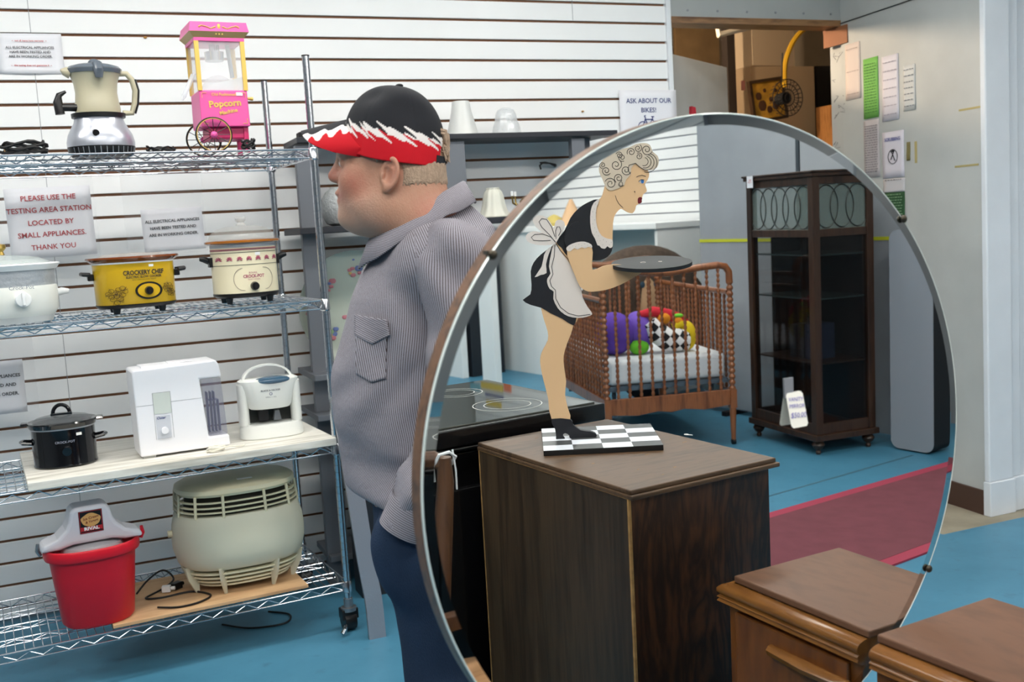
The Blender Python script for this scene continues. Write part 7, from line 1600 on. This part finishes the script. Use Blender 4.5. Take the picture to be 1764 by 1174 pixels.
# pocket patch, flap, placket on the near side of the chest: sampled on the shirt surface
def front_y(x, z):
    ys_ = np.linspace(-0.16, 0.08, 240); d = sdf_shirt(np.full((240, 1, 1), x).reshape(-1, 1, 1), ys_.reshape(-1, 1, 1), np.full((240, 1, 1), z)).ravel(); i = np.argmax(d < 0); return float(ys_[i]) if (d < 0).any() else 0.08
def patch(name, poly, off, n=18, par=None, sufn=None, m=None):
    """poly: 4 corners (x,z); a cloth patch laid over the shirt"""
    b = MB(); g = []
    for i in range(n+1):
        for j in range(n+1):
            u, v = i/n, j/n; x = (poly[0][0]*(1-u)+poly[1][0]*u)*(1-v)+(poly[3][0]*(1-u)+poly[2][0]*u)*v; z = (poly[0][1]*(1-u)+poly[1][1]*u)*(1-v)+(poly[3][1]*(1-u)+poly[2][1]*u)*v
            if len(poly) > 4: z -= poly[4]*(1-abs(2*u-1))*v
            b.v.append((x, front_y(x, z)-off, z))
    for i in range(n):
        for j in range(n): k = i*(n+1)+j; b.f.append([k, k+1, k+n+2, k+n+1]); b.mi.append(0)
    o = b.build(name, m or MS, par or shirt, ang=80, solid=0.003)
    a_ = o.data.attributes.new('su', 'FLOAT', 'POINT'); a_.data.foreach_set('value', [(sufn or (lambda c: c.x*1.0+0.12*c.z))(v.co) for v in o.data.vertices]); return o
patch('chest_pocket', [(-0.083, 1.205), (-0.022, 1.205), (-0.030, 1.120), (-0.088, 1.128), 0.012], 0.003)
patch('pocket_flap', [(-0.083, 1.245), (-0.020, 1.235), (-0.016, 1.205), (-0.086, 1.205), 0.018], 0.006, sufn=lambda c: c.z*1.0+c.x*0.5)
# shoulder yoke seam
# ---- jeans
LEGN, LEGF = (0.045, -0.035), (0.055, 0.19)
def sdf_jeans(X, Y, Z):
    zz = Z+0*X+0*Y
    hips = (np.sqrt(((X-0.045)/0.128)**2+((Y-CB)/0.168)**2)-1)*0.128; hips = smax(hips, np.abs(zz-0.83)-0.10, 0.03); d = hips
    for (x, y) in (LEGN, LEGF):
        d = smin(d, s_cap(X, Y, Z, (x+0.0, y+0.015*(1 if y < 0.1 else -1), 0.80), (x+0.0, y, 0.46), 0.105, 0.076), 0.03); d = smin(d, s_cap(X, Y, Z, (x, y, 0.46), (x+0.045, y, 0.10), 0.074, 0.062), 0.02)
    d = smax(d, 0.045-zz, 0.008); d = smax(d, zz-0.93, 0.01)
    d = smin(d, s_ell(X, Y, Z, (-0.020, -0.078, 0.760), (0.058, 0.034, 0.085)), 0.06)         # the hand in the pocket
    f = 0.004*np.sin(30*zz+12*X+2*np.sin(10*Y+8*X))*sstep(0.70, 0.80, zz)+0.003*np.sin(42*zz+20*X)*np.exp(-((zz-0.46)/0.08)**2)+0.002*np.sin(50*X+6*zz)
    return d-f
xs, ys, zs = gridax(-0.15, 0.24, 0.0062), gridax(-0.20, 0.34, 0.0062), gridax(0.03, 0.95, 0.0062)
V = sdf_jeans(*field(xs, ys, zs)); Pj, Fj = surfnets(xs, ys, zs, V)
mj2 = mat('denim', '2a3a52', 0.85, bump=0.5, bscale=500, var=0.35, vscale=7, stretch=(1, 1, 0.4)); mj2.node_tree.nodes['Principled BSDF'].inputs['Specular IOR Level'].default_value = 0.2
jn = mesh_np('jeans', Pj, Fj, mj2, man, label='dark blue jeans')
for (x, y) in (LEGN, LEGF):
    b = MB(); b.rings([[(x+0.01+a*math.cos(2*PI*j/28)-(0.0 if math.cos(2*PI*j/28) > 0 else 0.07), y+0.048*math.sin(2*PI*j/28), z) for j in range(28)] for a, z in ((0.085, 0.0), (0.09, 0.02), (0.085, 0.03))])
    b.sph((x-0.05, y, 0.04), (0.10, 0.045, 0.045), 12).sph((x+0.04, y, 0.06), (0.055, 0.042, 0.06), 12)
    for i in range(len(b.v)): v = b.v[i]; b.v[i] = (v[0], v[1], max(0.0, v[2]))
    b.build('shoe', mat('brown_shoe', '3b2a20', 0.5), man)
